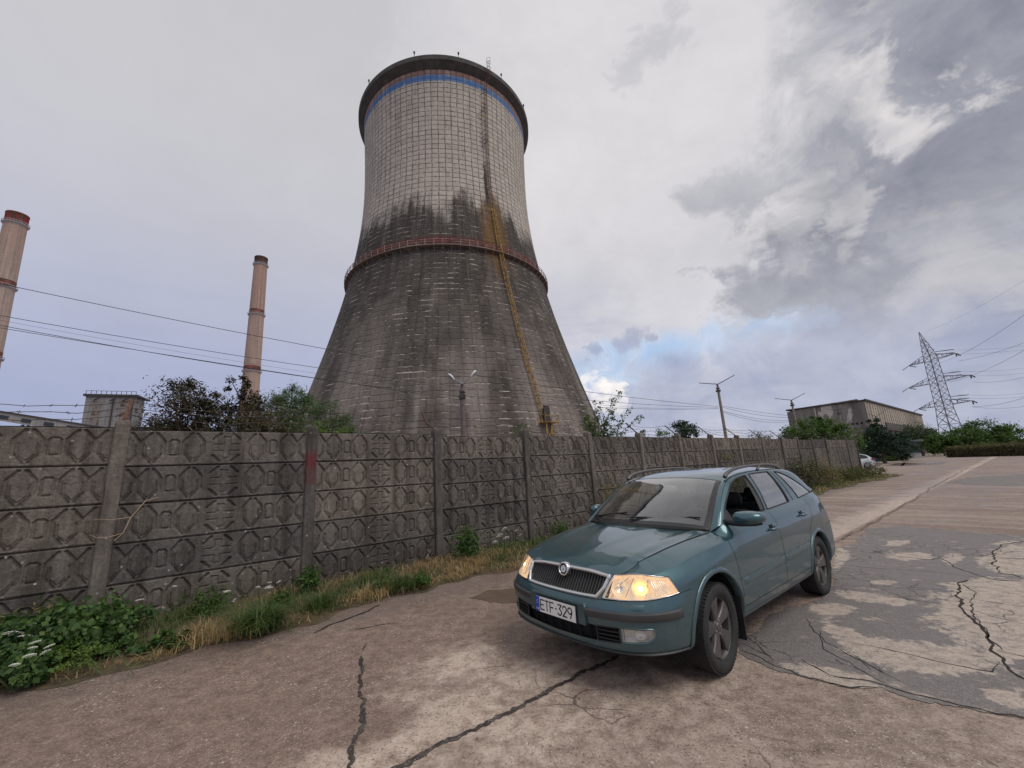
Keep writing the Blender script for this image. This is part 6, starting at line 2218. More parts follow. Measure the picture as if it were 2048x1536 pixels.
BULB = glow_mat('lit_headlamp_bulb', (1.0, .80, .42), 3.5)
BULBR = glow_mat('warm_lit_reflector', (1.0, .70, .30), .42)
WARMB = flat('warm_reflector_bowl', (.82, .68, .52), .2, .6, var=.3, scale=22)
WARMB.node_tree.nodes['Principled BSDF'].inputs['Emission Color'].default_value = (1.0, .72, .50, 1)
WARMB.node_tree.nodes['Principled BSDF'].inputs['Emission Strength'].default_value = .26
AMBER = flat('amber_indicator', (.55, .22, .05), .3, .3)


def mirror_pts(P):
    return P * np.array([1, -1, 1])


def build_car(loc, rz):
    car = thing('car', 'teal green estate car with lit headlights parked on the cracked road', 'car', loc, rz)

    def part(name, mb, mat, parent=car, smooth=30, weld=0.0, label=None):
        o = obj(name, mb, mat, parent, smooth, weld=weld)
        if label:
            o['label'] = label
        return o

    # ------------------------------------------------ lower shell cut into panels
    ss = [0.0]
    while ss[-1] < S_END:
        ss.append(ss[-1] + (.014 if ss[-1] < S_ST[12] or abs(ss[-1] - s_of_x(3.49, 3)) < .6 else .022))
    ss = np.array(ss); ss *= S_END / ss[-1]
    ts = np.concatenate([np.linspace(k, k + 1, [5, 11, 7, 7, 7, 8, 9][k], endpoint=False) for k in range(7)] + [[7.0]])
    NS, NTT = len(ss), len(ts)
    PS = np.repeat(ss[:, None], NTT, 1); PT = np.repeat(ts[None, :], NS, 0)
    fc_s = (PS[:-1, :-1] + PS[1:, 1:]) / 2; fc_t = (PT[:-1, :-1] + PT[1:, 1:]) / 2
    lab = np.zeros(fc_s.shape, int)             # 0 body, 1 front door, 2 rear door, 3 bumper, 4 rear bumper, 9 hole

    def flank(pts):
        return [tuple(inv((x, 0, z), (0, 2), 'flank')) for x, z in pts]

    def front(pts):
        return [tuple(inv((0, y, z), (1, 2), 'front')) for y, z in pts]

    def apply(poly, code, only=None, snap=True):
        poly = dense(poly)
        k = in_poly(fc_s, fc_t, poly)
        if only is not None:
            k &= np.isin(lab, only)
        lab[k] = code
        if not snap:
            return poly
        inn = np.zeros((NS, NTT), int); tot = np.zeros((NS, NTT), int)
        for di in (0, 1):
            for dj in (0, 1):
                inn[di:NS - 1 + di, dj:NTT - 1 + dj] += k
                tot[di:NS - 1 + di, dj:NTT - 1 + dj] += 1
        edge = (inn > 0) & (inn < tot)
        for i, j in np.argwhere(edge):
            q = near_poly((PS[i, j], PT[i, j]), poly)
            if i in (0, NS - 1):
                q[0] = PS[i, j]
            if j in (0, NTT - 1):
                q[1] = PT[i, j]
            PS[i, j], PT[i, j] = q
        return poly

    s_arch = s_of_x(.60, 2)
    lab[(fc_t < 4) & (fc_s < s_arch)] = 3
    s_ra = s_of_x(3.75, 2)
    lab[(fc_t < 4) & (fc_s > s_ra)] = 4
    fd = flank([(1.286, .985), (1.270, .93), (1.268, .89), (1.285, .80), (1.312, .65), (1.330, .50), (1.338, .37), (2.340, .37), (2.352, .62), (2.368, .85), (2.385, .99)])
    fd = [(s_of_x(1.30), 7.0)] + fd + [(s_of_x(2.395), 7.0)]
    rd = flank([(2.385, .99), (2.368, .85), (2.352, .62), (2.340, .37), (3.06, .37), (3.11, .46), (3.15, .60), (3.26, .76), (3.44, .86), (3.52, .95), (3.545, 1.02)])
    rd = [(s_of_x(2.395), 7.0)] + rd + [(s_of_x(3.555), 7.0)]
    fd_p = apply(fd, 1, [0]); rd_p = apply(rd, 2, [0])

    def arch(cx, r):
        pts = [(cx + r * math.cos(a), .317 + r * math.sin(a)) for a in np.linspace(R(-6), R(186), 60)]
        st = flank(pts)
        lo = [(st[-1][0], -1.0), (st[0][0], -1.0)]
        apply(st + lo, 9)
        return pts, st
    fa_pts, fa_st = arch(.915, .398)
    ra_pts, ra_st = arch(3.493, .378)
    # openings in the nose
    HLc = dict(ib=(.420, .632), it=(.462, .772), to=(.772, .764), o=(.834, .668))
    ib, it, to = front([HLc['ib'], HLc['it'], HLc['to']])
    ou = tuple(inv((.435, 0, .662), (0, 2), 'flank'))
    hl = [ib, tuple((np.array(ib) * .6 + np.array(ou) * .4) - [0, .10]), ou, to, it]
    gr = front([(0, .628), (.372, .634), (.412, .690), (.430, .762), (.25, .778), (.07, .782), (0, .782)])
    gr[0] = (0.0, gr[0][1]); gr[-1] = (0.0, gr[-1][1])
    fog = front([(.562, .368), (.562, .464), (.735, .462), (.752, .442), (.742, .405), (.705, .376)])
    vent = front([(.380, .352), (.380, .452), (.548, .460), (.548, .362)])
    intake = front([(0, .340), (.370, .350), (.370, .452), (0, .452)])
    intake[0] = (0.0, intake[0][1]); intake[-1] = (0.0, intake[-1][1])
    polys = {}
    for nm, pl in (('hl', hl), ('gr', gr), ('fog', fog), ('vent', vent), ('intake', intake)):
        polys[nm] = apply(pl, 9)

    W = wrap(PS, PT)

    def shell(codes, sides=(1, -1), t_off=0.0):
        mb = MB()
        idx = np.argwhere(np.isin(lab, codes))
        for sg in sides:
            used = {}
            fs = []
            for i, j in idx:
                q = [(i, j), (i, j + 1), (i + 1, j + 1), (i + 1, j)]
                if sg < 0:
                    q = q[::-1]
                fs.append([used.setdefault(a, len(used)) for a in q])
            vs = [W[a] * np.array([1, sg, 1]) for a in used]
            mb.add(vs, fs)
        return mb

    body = part('body', shell([0]), PAINT, weld=1e-4, smooth=24)
    part('front_bumper', shell([3]), PAINT, weld=1e-4, smooth=24)
    part('rear_bumper', shell([4]), PAINT, weld=1e-4, smooth=24)
    doors = {}
    for nm, code in (('front_door', 1), ('rear_door', 2)):
        for sg in (-1, 1):
            doors[nm, sg] = part(nm, shell([code], (sg,)), PAINT, smooth=24)

    # ------------------------------------------------ shut lines
    def ribbon(st, w=.0045, off=.0012, sides=(1, -1), closed=False, mb=None):
        mb = mb or MB()
        st = np.array(st, float)
        P = wrap(st[:, 0], st[:, 1]); N = normal(st[:, 0], st[:, 1])
        T = np.gradient(P, axis=0)
        if closed:
            T = np.roll(P, -1, 0) - np.roll(P, 1, 0)
        Bn = np.cross(N, T); Bn /= np.linalg.norm(Bn, axis=1)[:, None] + 1e-9
        sgn = np.sign((N * (P - [2.2, 0, .6])).sum(1)); sgn[sgn == 0] = 1
        N = N * np.where(np.abs(N[:, 1]) > .3, np.sign(N[:, 1]), np.where(N[:, 0] < 0, 1, np.sign(N[:, 2] + 1e-9)))[:, None]
        for sg in sides:
            k = np.array([1, sg, 1])
            G = [[tuple((p + n * off + b * w / 2) * k), tuple((p + n * off - b * w / 2) * k)] for p, n, b in zip(P, N, Bn)]
            if closed:
                G.append(G[0])
            mb.grid(G)
        return mb

    def line(a, b, n=30):
        return [tuple(np.array(a) + (np.array(b) - np.array(a)) * k / n) for k in range(n + 1)]
    seam = MB()
    for pl in (fd_p, rd_p):
        pl2 = [p for p in pl if p[1] < 6.995]
        ribbon(pl2, mb=seam)
    ribbon(line((s_of_x(.2, 4) * .0, 4.0), (s_of_x(.56, 4), 4.0), 120), .004, mb=seam)
    ribbon(line((s_of_x(.46), 6.985), (s_of_x(1.27), 6.985), 60), .006, .002, mb=seam)
    ribbon(line((s_of_x(3.90, 4), 4.0), (S_END, 4.0), 60), .004, mb=seam)
    part('shut_lines', seam, SHADOWM)

    # ------------------------------------------------ wheel arches
    for nm, pts, st, cx, r in (('front', fa_pts, fa_st, .915, .398), ('rear', ra_pts, ra_st, 3.493, .378)):
        P = wrap(np.array([q[0] for q in st]), np.array([q[1] for q in st]))
        for sg in (-1, 1):
            mb = MB(); G = []
            for p, (x, z) in zip(P, pts):
                a = math.atan2(z - .317, x - cx)
                c, s_ = math.cos(a), math.sin(a)
                row = []
                for dr, dy in ((.034, .000), (.030, .006), (.012, .012), (.0, .010), (-.005, .003), (-.005, -.05)):
                    row.append((p[0] + dr * c, sg * (p[1] + dy), p[2] + dr * s_))
                G.append(row)
            mb.grid(G, flip=sg > 0)
            part('arch_lip', mb, PAINT, smooth=60)
            mb = MB(); G = []
            for a in np.linspace(R(-20), R(200), 40):
                G.append([(cx + (r + .004) * math.cos(a), sg * y, .317 + (r + .004) * math.sin(a)) for y in (.845, .60)])
            mb.grid(G)
            vs = [(cx, sg * .60, .30)] + [(cx + (r + .004) * math.cos(a), sg * .60, .317 + (r + .004) * math.sin(a)) for a in np.linspace(R(-20), R(200), 40)]
            mb.add(vs, [(0, k, k + 1) for k in range(1, 40)])
            part('wheel_housing', mb, SHADOWM)
    # mud flaps behind the wheels
    for cx, r in ((.915, .398),):
        for sg in (-1, 1):
            mb = MB()
            x = cx + r - .035
            mb.prism([(-.115, .13), (.115, .13), (.115, .46), (-.115, .46)], 0, .012,
                     Matrix.Translation((x, sg * .755, 0)) @ Matrix(((0, 0, 1, 0), (1, 0, 0, 0), (0, 1, 0, 0), (0, 0, 0, 1))))
            part('mud_flap', mb, BLACKP)
    # sills and floor
    mb = MB()
    mb.box((2.2, 0, .30), (4.1, 1.30, .10))
    mb.box((1.35 + .86, .70, .285), (1.75, .14, .10)); mb.box((1.35 + .86, -.70, .285), (1.75, .14, .10))
    mb.box((.42, 0, .33), (.60, 1.1, .10)); mb.box((4.25, 0, .36), (.5, 1.2, .10))
    mb.box((.45, 0, .60), (.06, 1.15, .34))
    part('underbody', mb, SHADOWM)

    # ------------------------------------------------ bonnet
    s_c = s_of_x(.225) if False else float(inv((0, .452, .774), (1, 2), 'front')[0])
    s_r = s_of_x(1.268)
    nu, nv = 49, 61
    vv = np.linspace(0, 1, nv)
    side = wrap(s_c + (s_r - s_c) * vv, 7.0)
    cprof = np.array([(.168, .800), (.24, .833), (.36, .870), (.55, .913), (.78, .950), (.95, .973), (1.055, .986)])
    cl_ = np.concatenate([[0], np.cumsum(np.linalg.norm(np.diff(cprof, axis=0), axis=1))]); cl_ /= cl_[-1]
    cen = pchip(cl_, cprof, vv)
    uu = np.linspace(-1, 1, nu)
    F0 = wrap(np.abs(uu) * s_c, 7.0)
    F0[:, 1] *= np.sign(uu)

    def bon(v_i):
        s_ = side[v_i]; c = cen[v_i]
        a = np.abs(uu)
        x = c[0] + (s_[0] - c[0]) * a ** 2
        y = s_[1] * uu
        z = c[1] + (s_[2] - c[1]) * a ** 2.4
        v = vv[v_i]
        # raised middle spine that widens towards the windscreen, and soft outer folds
        w1 = .13 + .30 * v
        z = z - .011 * (1 / (1 + np.exp(-(a - w1) * 45)) - 0) * min(1, .3 + v * 2) * (1 - a) ** .3 + .004
        w2 = .80 + .06 * v
        z = z + .010 * np.exp(-((a - w2) / .09) ** 2)
        z = np.where(a > .97, z, z)
        return np.stack([x, y, z], 1)
    rows = [bon(i) for i in range(nv)]
    d0 = F0 - rows[0]
    G = [[tuple(p) for p in (rows[i] + d0 * (1 - vv[i]) ** 6)] for i in range(nv)]
    # rounded leading and side edges tuck under
    mb = MB(); mb.grid(G, flip=True)
    part('bonnet', mb, PAINT, smooth=20)
    # cowl panel under the windscreen
    mb = MB(); G = []
    for u in np.linspace(-1, 1, 25):
        a = abs(u)
        G.append([(1.035 + .215 * a ** 2, .70 * u, .972 - .030 * a), (1.13 + .16 * a ** 2, .695 * u, .982 - .018 * a), (1.24 + .10 * a ** 2, .69 * u, .965)])
    mb.grid(G)
    part('cowl_panel', mb, BLACKP, smooth=40)

    # ------------------------------------------------ greenhouse curves
    sE0, sD0 = s_of_x(1.275), s_of_x(1.425)
    sD1, sE1 = s_of_x(4.03), s_of_x(4.395)
    E = [tuple(wrap(sE0, 7)[0]), (1.46, .664, 1.095), (1.70, .612, 1.252), (1.93, .572, 1.366), (2.15, .557, 1.414), (2.4, .552, 1.437), (2.75, .552, 1.447),
         (3.1, .552, 1.446), (3.4, .550, 1.437), (3.75, .545, 1.408), (4.10, .538, 1.335), tuple(wrap(sE1, 7)[0])]
    D = [tuple(wrap(sD0, 7)[0]), (1.58, .722, 1.137), (1.78, .682, 1.252), (1.97, .648, 1.343), (2.19, .626, 1.384), (2.40, .618, 1.399), (2.75, .612, 1.411),
         (3.08, .612, 1.411), (3.30, .616, 1.400), (3.56, .636, 1.346), (3.80, .676, 1.245), tuple(wrap(sD1, 7)[0])]
    E = np.array(E); D = np.array(D)
    qk = np.arange(12.0)
    qs = np.linspace(0, 11, 177)
    Eq = pchip(qk, E, qs); Dq = pchip(qk, D, qs)

    def Ef(q):
        return pchip(qk, E, np.atleast_1d(q))

    # frame strip between the window line and the roof edge, rounded in section
    FR = np.linspace(0, 1, 9)
    for sg in (-1, 1):
        pass
    mb = MB(); dk = MB()
    for sg in (-1, 1):
        k = np.array([1, sg, 1])
        G = []; L1 = []
        for e, d in zip(Eq, Dq):
            ch = e - d
            out = np.array([0, abs(ch[2]) + .012, abs(ch[1])]); out = out / (np.linalg.norm(out) + 1e-9)
            bl = .16 * np.linalg.norm(ch)
            row = [(d + ch * f + out * bl * 4 * f * (1 - f) * (.55 + .45 * f)) * k for f in FR]
            G.append([tuple(r_) for r_ in row])
            L1.append((row[4] + out * k * .0012, row[4] - row[3], out * k))
        mb.grid(G, flip=sg > 0)
        Gd = [[tuple(p + dr / np.linalg.norm(dr) * .0028), tuple(p - dr / np.linalg.norm(dr) * .0028)] for p, dr, o_ in L1[2:125]]
        dk.grid(Gd)
    part('roof_frame', mb, PAINT, smooth=40)
    part('door_frame_gap', dk, SHADOWM)

    def bulge(q):
        """forward bow and crown added towards the middle of the car"""
        q = np.asarray(q, float)
        bx = np.interp(q, [0, 3, 5, 9, 10, 11], [-.215, -.095, 0, 0, .055, .085])
        bz = np.interp(q, [0, 3, 5, 8, 10, 11], [.045, .050, .040, .038, .035, -.015])
        return bx, bz

    def cross(q, us, lift=0.0):
        e = Ef(q)[0]; bx, bz = bulge(q)
        k = 1 - us ** 2
        return [(e[0] + bx * (1 - us[i] ** 2), e[1] * us[i], e[2] + bz * (1 - abs(us[i]) ** 3.0) + lift) for i in range(len(us))]
    us = np.linspace(-1, 1, 33)
    mb = MB(); mb.grid([cross(q, us) for q in np.linspace(3, 10, 50)], flip=True)
    part('roof', mb, PAINT, smooth=40)
    mb = MB(); mb.grid([[(x, y * .97, z - .035) for x, y, z in cross(q, us)] for q in np.linspace(3.1, 9.9, 24)])
    part('headlining', mb, TRIM, smooth=40)
    # windscreen with black edge
    ui = np.linspace(-.93, .93, 31)
    qv = np.linspace(.28, 2.90, 30)
    mb = MB(); mb.grid([cross(q, ui) for q in qv], flip=True)
    ws = part('windscreen', mb, GLASSW, smooth=60)
    mb = MB()
    for (q0, q1, u0, u1) in ((.10, .28, -1, 1), (2.90, 2.985, -1, 1), (.28, 2.90, -.995, -.93), (.28, 2.90, .93, .995)):
        uf = np.linspace(u0 * .995, u1 * .995, 33 if u1 - u0 > 1 else 3)
        mb.grid([cross(q, uf) for q in np.linspace(q0, q1, 4 if u1 - u0 > 1 else 30)], flip=True)
    part('windscreen_edge', mb, FRIT, smooth=60)
    # tailgate: glass and lower panel
    mb = MB(); mb.grid([cross(q, us) for q in np.linspace(10, 10.12, 3)], flip=True)
    for u0, u1 in ((-1, -.86), (.86, 1)):
        mb.grid([cross(q, np.linspace(u0, u1, 3)) for q in np.linspace(10.12, 11, 8)], flip=True)
    G = []
    for u in np.linspace(-1, 1, 33):
        e = np.array(cross(11, np.array([u]))[0])
        sl = S_END - (S_END - sE1) * abs(u)
        w_ = wrap(sl, 7)[0] * np.array([1, np.sign(u) or 1, 1])
        G.append([tuple(e), tuple((e + w_) / 2), tuple(w_)])
    mb.grid(G)
    tg = part('tailgate', mb, PAINT, smooth=40)
    mb = MB(); mb.grid([cross(q, np.linspace(-.86, .86, 21)) for q in np.linspace(10.12, 11, 8)], flip=True)
    part('rear_window', mb, GLASS, tg, smooth=60)

    # ------------------------------------------------ side windows, ruled from window line to belt
    brk_top = [0, 5.0, 5.33, 6.92, 7.78, 11]          # tip, B front, B rear, rear glass end, quarter front, tip
    brk_x = [1.425, 2.368, 2.440, 3.105, 3.478, 4.03]

    def side_pt(q, w):
        top = pchip(qk, D, np.atleast_1d(q))[0]
        xb = np.interp(q, brk_top, brk_x)
        bot = wrap(s_of_x(xb), 7.0)[0]
        p = top + (bot - top) * w
        n = 4 * w * (1 - w) * .014 * np.linalg.norm(bot - top) / .35
        return p + np.array([0, n, n * .5])

    def panel(q0, q1, off=0.0, n=24, w0=0.0, w1=1.0):
        return [[side_pt(q, w) + np.array([0, off, 0]) for w in np.linspace(w0, w1, 11)] for q in np.linspace(q0, q1, n)]

    def sided(G, sg):
        return [[tuple(p * np.array([1, sg, 1])) for p in row] for row in G]
    for sg in (-1, 1):
        def window(q0, q1, nm):
            mb = MB(); mb.grid(sided(panel(q0, q1, -.004), sg), flip=sg < 0)
            o = part('side_window', mb, GLASS, smooth=60)
            return o
        if sg > 0:
            window(.02, 5.0, 'front')            # the driver's pane on the other side is wound down
        window(5.33, 6.92, 'rear')
        window(7.78, 10.98, 'quarter')
        for q0_, q1_, n_p in ((5.0, 5.33, 5), (6.97, 7.72, 9)):
            mb = MB(); mb.grid(sided(panel(q0_, q1_, .001, n_p), sg), flip=sg < 0)
            part('window_pillar', mb, PAINT, smooth=60)
        # rubber seals round the panes
        mb = MB()
        for q0, q1 in ((.0, 5.0), (5.33, 6.92), (7.78, 11)):
            loop = [side_pt(q, 0) for q in np.linspace(q0, q1, 40)]
            if q1 < 11:
                loop += [side_pt(q1, w) for w in np.linspace(.05, 1, 12)]
            loop += [side_pt(q, 1) for q in np.linspace(q1, q0, 24)]
            if q0 > 0:
                loop += [side_pt(q0, w) for w in np.linspace(.95, .05, 12)]
            mb.tube([tuple((p + [0, .001, 0]) * np.array([1, sg, 1])) for p in loop], .0065, 6, closed=True)
        for q in (6.97, 7.3):
            mb.tube([tuple((side_pt(q, w) + [0, .001, 0]) * np.array([1, sg, 1])) for w in np.linspace(0, 1, 12)], .008 if q < 7 else .004, 6)
        part('window_seal', mb, BLACKP, smooth=60)
        # inner pillar trim, pale
        mb = MB()
        for (q0, q1) in ((5.02, 5.40), (7.0, 7.7)):
            G = panel(q0, q1, -.045, 5)
            mb.grid(sided(G, sg))
            mb.grid(sided([[a, a + np.array([0, .03, 0])] for a in G[0]], sg)); mb.grid(sided([[a, a + np.array([0, .03, 0])] for a in G[-1]], sg))
            part('pillar_trim', mb, TRIM, smooth=60)
            mb = MB()
        mb = MB()
        mb.grid(sided([[e * np.array([1, .96, 1]) + np.array([.02, -.03, -.02]), d + np.array([.015, -.035, -.012])] for e, d in zip(Eq[:60], Dq[:60])], sg))
        part('a_pillar_trim', mb, TRIM, smooth=60)
        # inner door lining and ledge below the glass
        s0, s1 = s_of_x(1.33), s_of_x(4.0)
        mb = MB(); G = []
        for s_ in np.linspace(s0, s1, 40):
            P = wrap(s_, np.array([7.0, 6.9, 6, 4.5, 2.5, 1.2]))
            G.append([P[0] + [0, -.006, -.004]] + [p + np.array([0, -.085, 0]) for p in P[1:]])
        mb.grid(sided(G, sg))
        part('door_lining', mb, DASHM, smooth=60)
        # mirror triangle
        mb = MB(); mb.grid(sided(panel(.05, .95, .003, 8), sg), flip=sg < 0)
        part('mirror_triangle', mb, BLACKP, smooth=60)

    # ------------------------------------------------ door handles, rubbing strips, sill trim
    for nm, x0, z0 in (('front_door', 2.215, .884), ('rear_door', 3.140, .922)):
        for sg in (-1, 1):
            st = inv((x0, 0, z0), (0, 2), 'flank'); y0 = wrap(st[0], st[1])[0][1]
            mb = MB()
            mb.lathe([(.001, .0015), (.030, .0015), (.034, .0005)], 20, 'y', (0, 0, 0))
            vs = [(x0 - .015 + v[0] * 1.15, sg * (y0 + v[1]), z0 + .012 + v[2] * .9) for v in mb.v]
            m2 = MB(); m2.add(vs, mb.f)
            part('handle_recess', m2, SHADOWM, doors[nm, sg])
            pts = [(x0 - .075, y0 + .002, z0 - .004), (x0 - .055, y0 + .030, z0 - .002), (x0, y0 + .036, z0), (x0 + .055, y0 + .032, z0 + .002), (x0 + .085, y0 + .002, z0 + .004)]
            pp = pchip(np.arange(5.), np.array(pts), np.linspace(0, 4, 17)) * np.array([1, sg, 1])
            m2 = MB(); m2.tube([tuple(p) for p in pp], [.010 + .007 * math.sin(math.pi * i / 16) for i in range(17)], 10)
            part('handle', m2, PAINT, doors[nm, sg], smooth=60)
    for nm, x0, x1 in (('front_door', 1.36, 2.335), ('rear_door', 2.37, 3.10)):
        for sg in (-1, 1):
            mb = MB(); G = []
            for i, x in enumerate(np.linspace(x0, x1, 24)):
                zc = .560 + (x - 1.36) * .022
                e = min(1, min(i, 23 - i) / 1.5)
                row = []
                for dz, dy in ((-.030, .001), (-.026, .010 * e), (.0, .014 * e), (.024, .010 * e), (.028, .001)):
                    st = inv((x, 0, zc + dz), (0, 2), 'flank'); p = wrap(st[0], st[1])[0]
                    row.append((x, sg * (p[1] + dy), zc + dz))
                G.append(row)
            mb.grid(G, flip=sg < 0)
            part('rubbing_strip', mb, PAINT, doors[nm, sg], smooth=35)
    for sg in (-1, 1):
        mb = MB(); G = []
        for x in np.linspace(1.31, 3.10, 30):
            st = s_of_x(x, 1)
            G.append([tuple((wrap(st, t_)[0] + [0, o_, 0]) * np.array([1, sg, 1])) for t_, o_ in ((.05, .008), (.5, .016), (.95, .010), (1.05, .001))])
        mb.grid(G, flip=sg < 0)
        part('sill_trim', mb, GREYP, smooth=40)

    # ------------------------------------------------ grille, badge, plate, bumper trim
    def ring(st, w_in, w_out, h, mat, name, parent=car, sides=(1,), mirror_join=False):
        """raised frame that follows an outline on the nose"""
        st = np.array(st); P = wrap(st[:, 0], st[:, 1])
        if mirror_join:
            P = np.concatenate([P, mirror_pts(P[::-1])])
            keep = [0]
            for i in range(1, len(P)):
                if np.linalg.norm(P[i] - P[keep[-1]]) > .004:
                    keep.append(i)
            if np.linalg.norm(P[keep[-1]] - P[keep[0]]) < .004:
                keep.pop()
            P = P[keep]
        T = np.roll(P, -1, 0) - np.roll(P, 1, 0); T /= np.linalg.norm(T, axis=1)[:, None]
        c = P.mean(0)
        Np = np.linalg.svd(P - c)[2][2]
        if Np[0] > 0:
            Np = -Np
        Bn = np.cross(T, Np); Bn /= np.linalg.norm(Bn, axis=1)[:, None]
        sg_ = np.sign((Bn * (P - c)).sum(1).mean())
        Bn *= sg_
        for s_ in sides:
            k = np.array([1, s_, 1]); mb = MB(); G = []
            for p, b in zip(P, Bn):
                G.append([tuple(q * k) for q in (p - b * w_in - Np * .012, p - b * w_in + Np * h * .6, p - b * w_in * .4 + Np * h, p + b * w_out * .5 + Np * h, p + b * w_out + Np * h * .35, p + b * w_out - Np * .004)])
            G.append(G[0])
            mb.grid(G, flip=(s_ * sg_) > 0)
            part(name, mb, mat, parent, smooth=40, weld=1e-5)

    grille = MB()
    gp = np.array(polys['gr'])
    # slats
    def gx(y, z):
        st = inv((0, abs(y), z), (1, 2), 'front')
        return wrap(st[0], st[1])[0][0]
    for y in np.linspace(-.405, .405, 31):
        zt_ = .772; zb_ = .634 if abs(y) < .37 else .634 + (abs(y) - .37) * 1.2
        pts = [(gx(y, z) + .016, y, z) for z in np.linspace(zb_, zt_, 6)]
        G = []
        for p in pts:
            G.append([(p[0] + .030, p[1] - .0075, p[2]), (p[0] - .004, p[1] - .0045, p[2]), (p[0] - .004, p[1] + .0045, p[2]), (p[0] + .030, p[1] + .0075, p[2])])
        grille.grid(G)
    gr_o = part('grille', grille, GREYP, smooth=40)
    back = MB()
    G = []
    for y in np.linspace(-.44, .44, 23):
        G.append([(gx(min(abs(y), .43), z) + .045, y, z) for z in (.61, .70, .79)])
    back.grid(G, flip=True)
    part('grille_backing', back, SHADOWM, gr_o)
    ring([p for i_, p in enumerate(polys['gr']) if p[0] > .012], .012, .017, .016, CHROME, 'chrome_surround', gr_o, mirror_join=True)
    # round badge dipping into the grille
    bz, by = .768, 0.0
    bx = .112
    tilt = Matrix.Translation((bx, 0, bz)) @ Matrix.Rotation(R(15), 4, 'Y')

    def disc(mb, r, x, n=32):
        o = len(mb.v)
        vs = [tuple(tilt @ Vector((x, r * math.cos(2 * math.pi * k / n), r * math.sin(2 * math.pi * k / n)))) for k in range(n)]
        mb.add(vs, [tuple(range(n))[::-1]])
    mb = MB(); n = 32
    prof = [(.056, .030), (.057, .0), (.052, -.010), (.045, -.013), (.040, -.009), (.039, -.004)]
    G = [[tuple(tilt @ Vector((h, r * math.cos(2 * math.pi * k / n), r * math.sin(2 * math.pi * k / n)))) for r, h in prof] for k in range(n + 1)]
    mb.grid(G)
    # chrome lower lip under the badge that joins the surround
    badge = part('badge', mb, CHROME, smooth=50)
    mb = MB(); disc(mb, .0395, -.005); part('badge_face', mb, PLATEK, badge)
    mb = MB(); disc(mb, .027, -.0062); part('badge_disc', mb, PLATEW, badge)
    mb = MB()

    def bp(poly, x0=-.0072):
        mb.add([tuple(tilt @ Vector((x0, -a, b_))) for a, b_ in poly], [tuple(range(len(poly)))])
    bp([(-.004, -.018), (.003, -.018), (.004, -.004), (.016, -.004), (.003, .004), (-.004, .002)])
    for k in range(3):
        bp([(-.006 - k * .005, -.001 + k * .004), (-.004 - k * .005, .004 + k * .004), (.004 - k * .004, .016 + k * .002), (.001 - k * .004, .017 + k * .001)])
    bp([(-.006, -.010), (-.001, -.010), (-.001, -.004), (-.016, -.002)])
    part('badge_arrow', mb, GREENM, badge)
    # plate with its mount
    px = -.020; pz = .497
    mb = MB()
    poly = [(-.300, .438), (.300, .438), (.300, .560), (.285, .580), (-.285, .580), (-.300, .560)]
    MX = Matrix(((0, 0, 1, 0), (1, 0, 0, 0), (0, 1, 0, 0), (0, 0, 0, 1)))
    mb.prism(poly, -.006, .03, MX)
    mount = part('plate_mount', mb, PAINT, smooth=30)
    mb = MB(); mb.box((.000, 0, .574), (.030, .56, .010)); part('plate_ledge', mb, PAINT, mount)
    mb = MB(); mb.box((px + .004, 0, pz), (.006, .446, .122))
    plate = part('licence_plate', mb, PLATEK)
    mb = MB(); mb.box((px + .0015, -.0, pz), (.006, .438, .114)); part('plate_face', mb, PLATEW, plate)
    mb = MB(); mb.box((px - .0005, .198, pz), (.006, .040, .112)); part('country_band', mb, PLATEB, plate)
    # lettering as strokes; plate u runs to the reader's right = -y
    def stroke(mb, pts, w, x):
        for i in range(len(pts) - 1):
            a = np.array(pts[i]); b_ = np.array(pts[i + 1]); d = b_ - a; L = np.hypot(*d) + 1e-9
            nn = np.array([-d[1], d[0]]) / L * w / 2; e = d / L * w * .45
            q = [a - e + nn, a - e - nn, b_ + e - nn, b_ + e + nn]
            q = [(x - .00015 * i, -p[0], p[1]) for p in q]
            mb.add(q, [(0, 1, 2, 3)])

    def arc(cx, cz, rx, rz_, a0, a1, n=9):
        return [(cx + rx * math.cos(R(a0 + (a1 - a0) * k / n)), cz + rz_ * math.sin(R(a0 + (a1 - a0) * k / n))) for k in range(n + 1)]
    mb = MB()
    h2, wd = .036, .040
    u = -.165
    glyphs = {
        'E': [[(0, -h2), (0, h2)], [(0, h2), (wd, h2)], [(0, 0), (wd * .85, 0)], [(0, -h2), (wd, -h2)]],
        'T': [[(wd / 2, -h2), (wd / 2, h2)], [(0, h2), (wd, h2)]],
        'F': [[(0, -h2), (0, h2)], [(0, h2), (wd, h2)], [(0, 0), (wd * .85, 0)]],
        '-': [[(wd * .18, 0), (wd * .42, 0)]],
        '3': [[(.002, h2), (wd, h2), (wd * .45, .006)] , [(wd * .45, .006)] + arc(wd * .47, -h2 * .45, wd * .52, h2 * .56, 75, -150, 12)],
        '2': [arc(wd * .5, h2 * .45, wd * .5, h2 * .55, 170, -25, 10) + [(0, -h2), (wd, -h2)]],
        '9': [arc(wd * .5, h2 * .42, wd * .5, h2 * .58, 0, 360, 16), [(wd, h2 * .42)] + [(wd * .95, -.004), (wd * .55, -h2)]],
    }
    for ch in 'ETF-329':
        for s_ in glyphs[ch]:
            stroke(mb, [(u + a, pz + b_) for a, b_ in s_], .0095, px - .0025 - .0003 * len(mb.v) / 400)
        u += .032 if ch == '-' else .0555
    part('plate_lettering', mb, PLATEK, plate)
    mb = MB()
    u = -.213
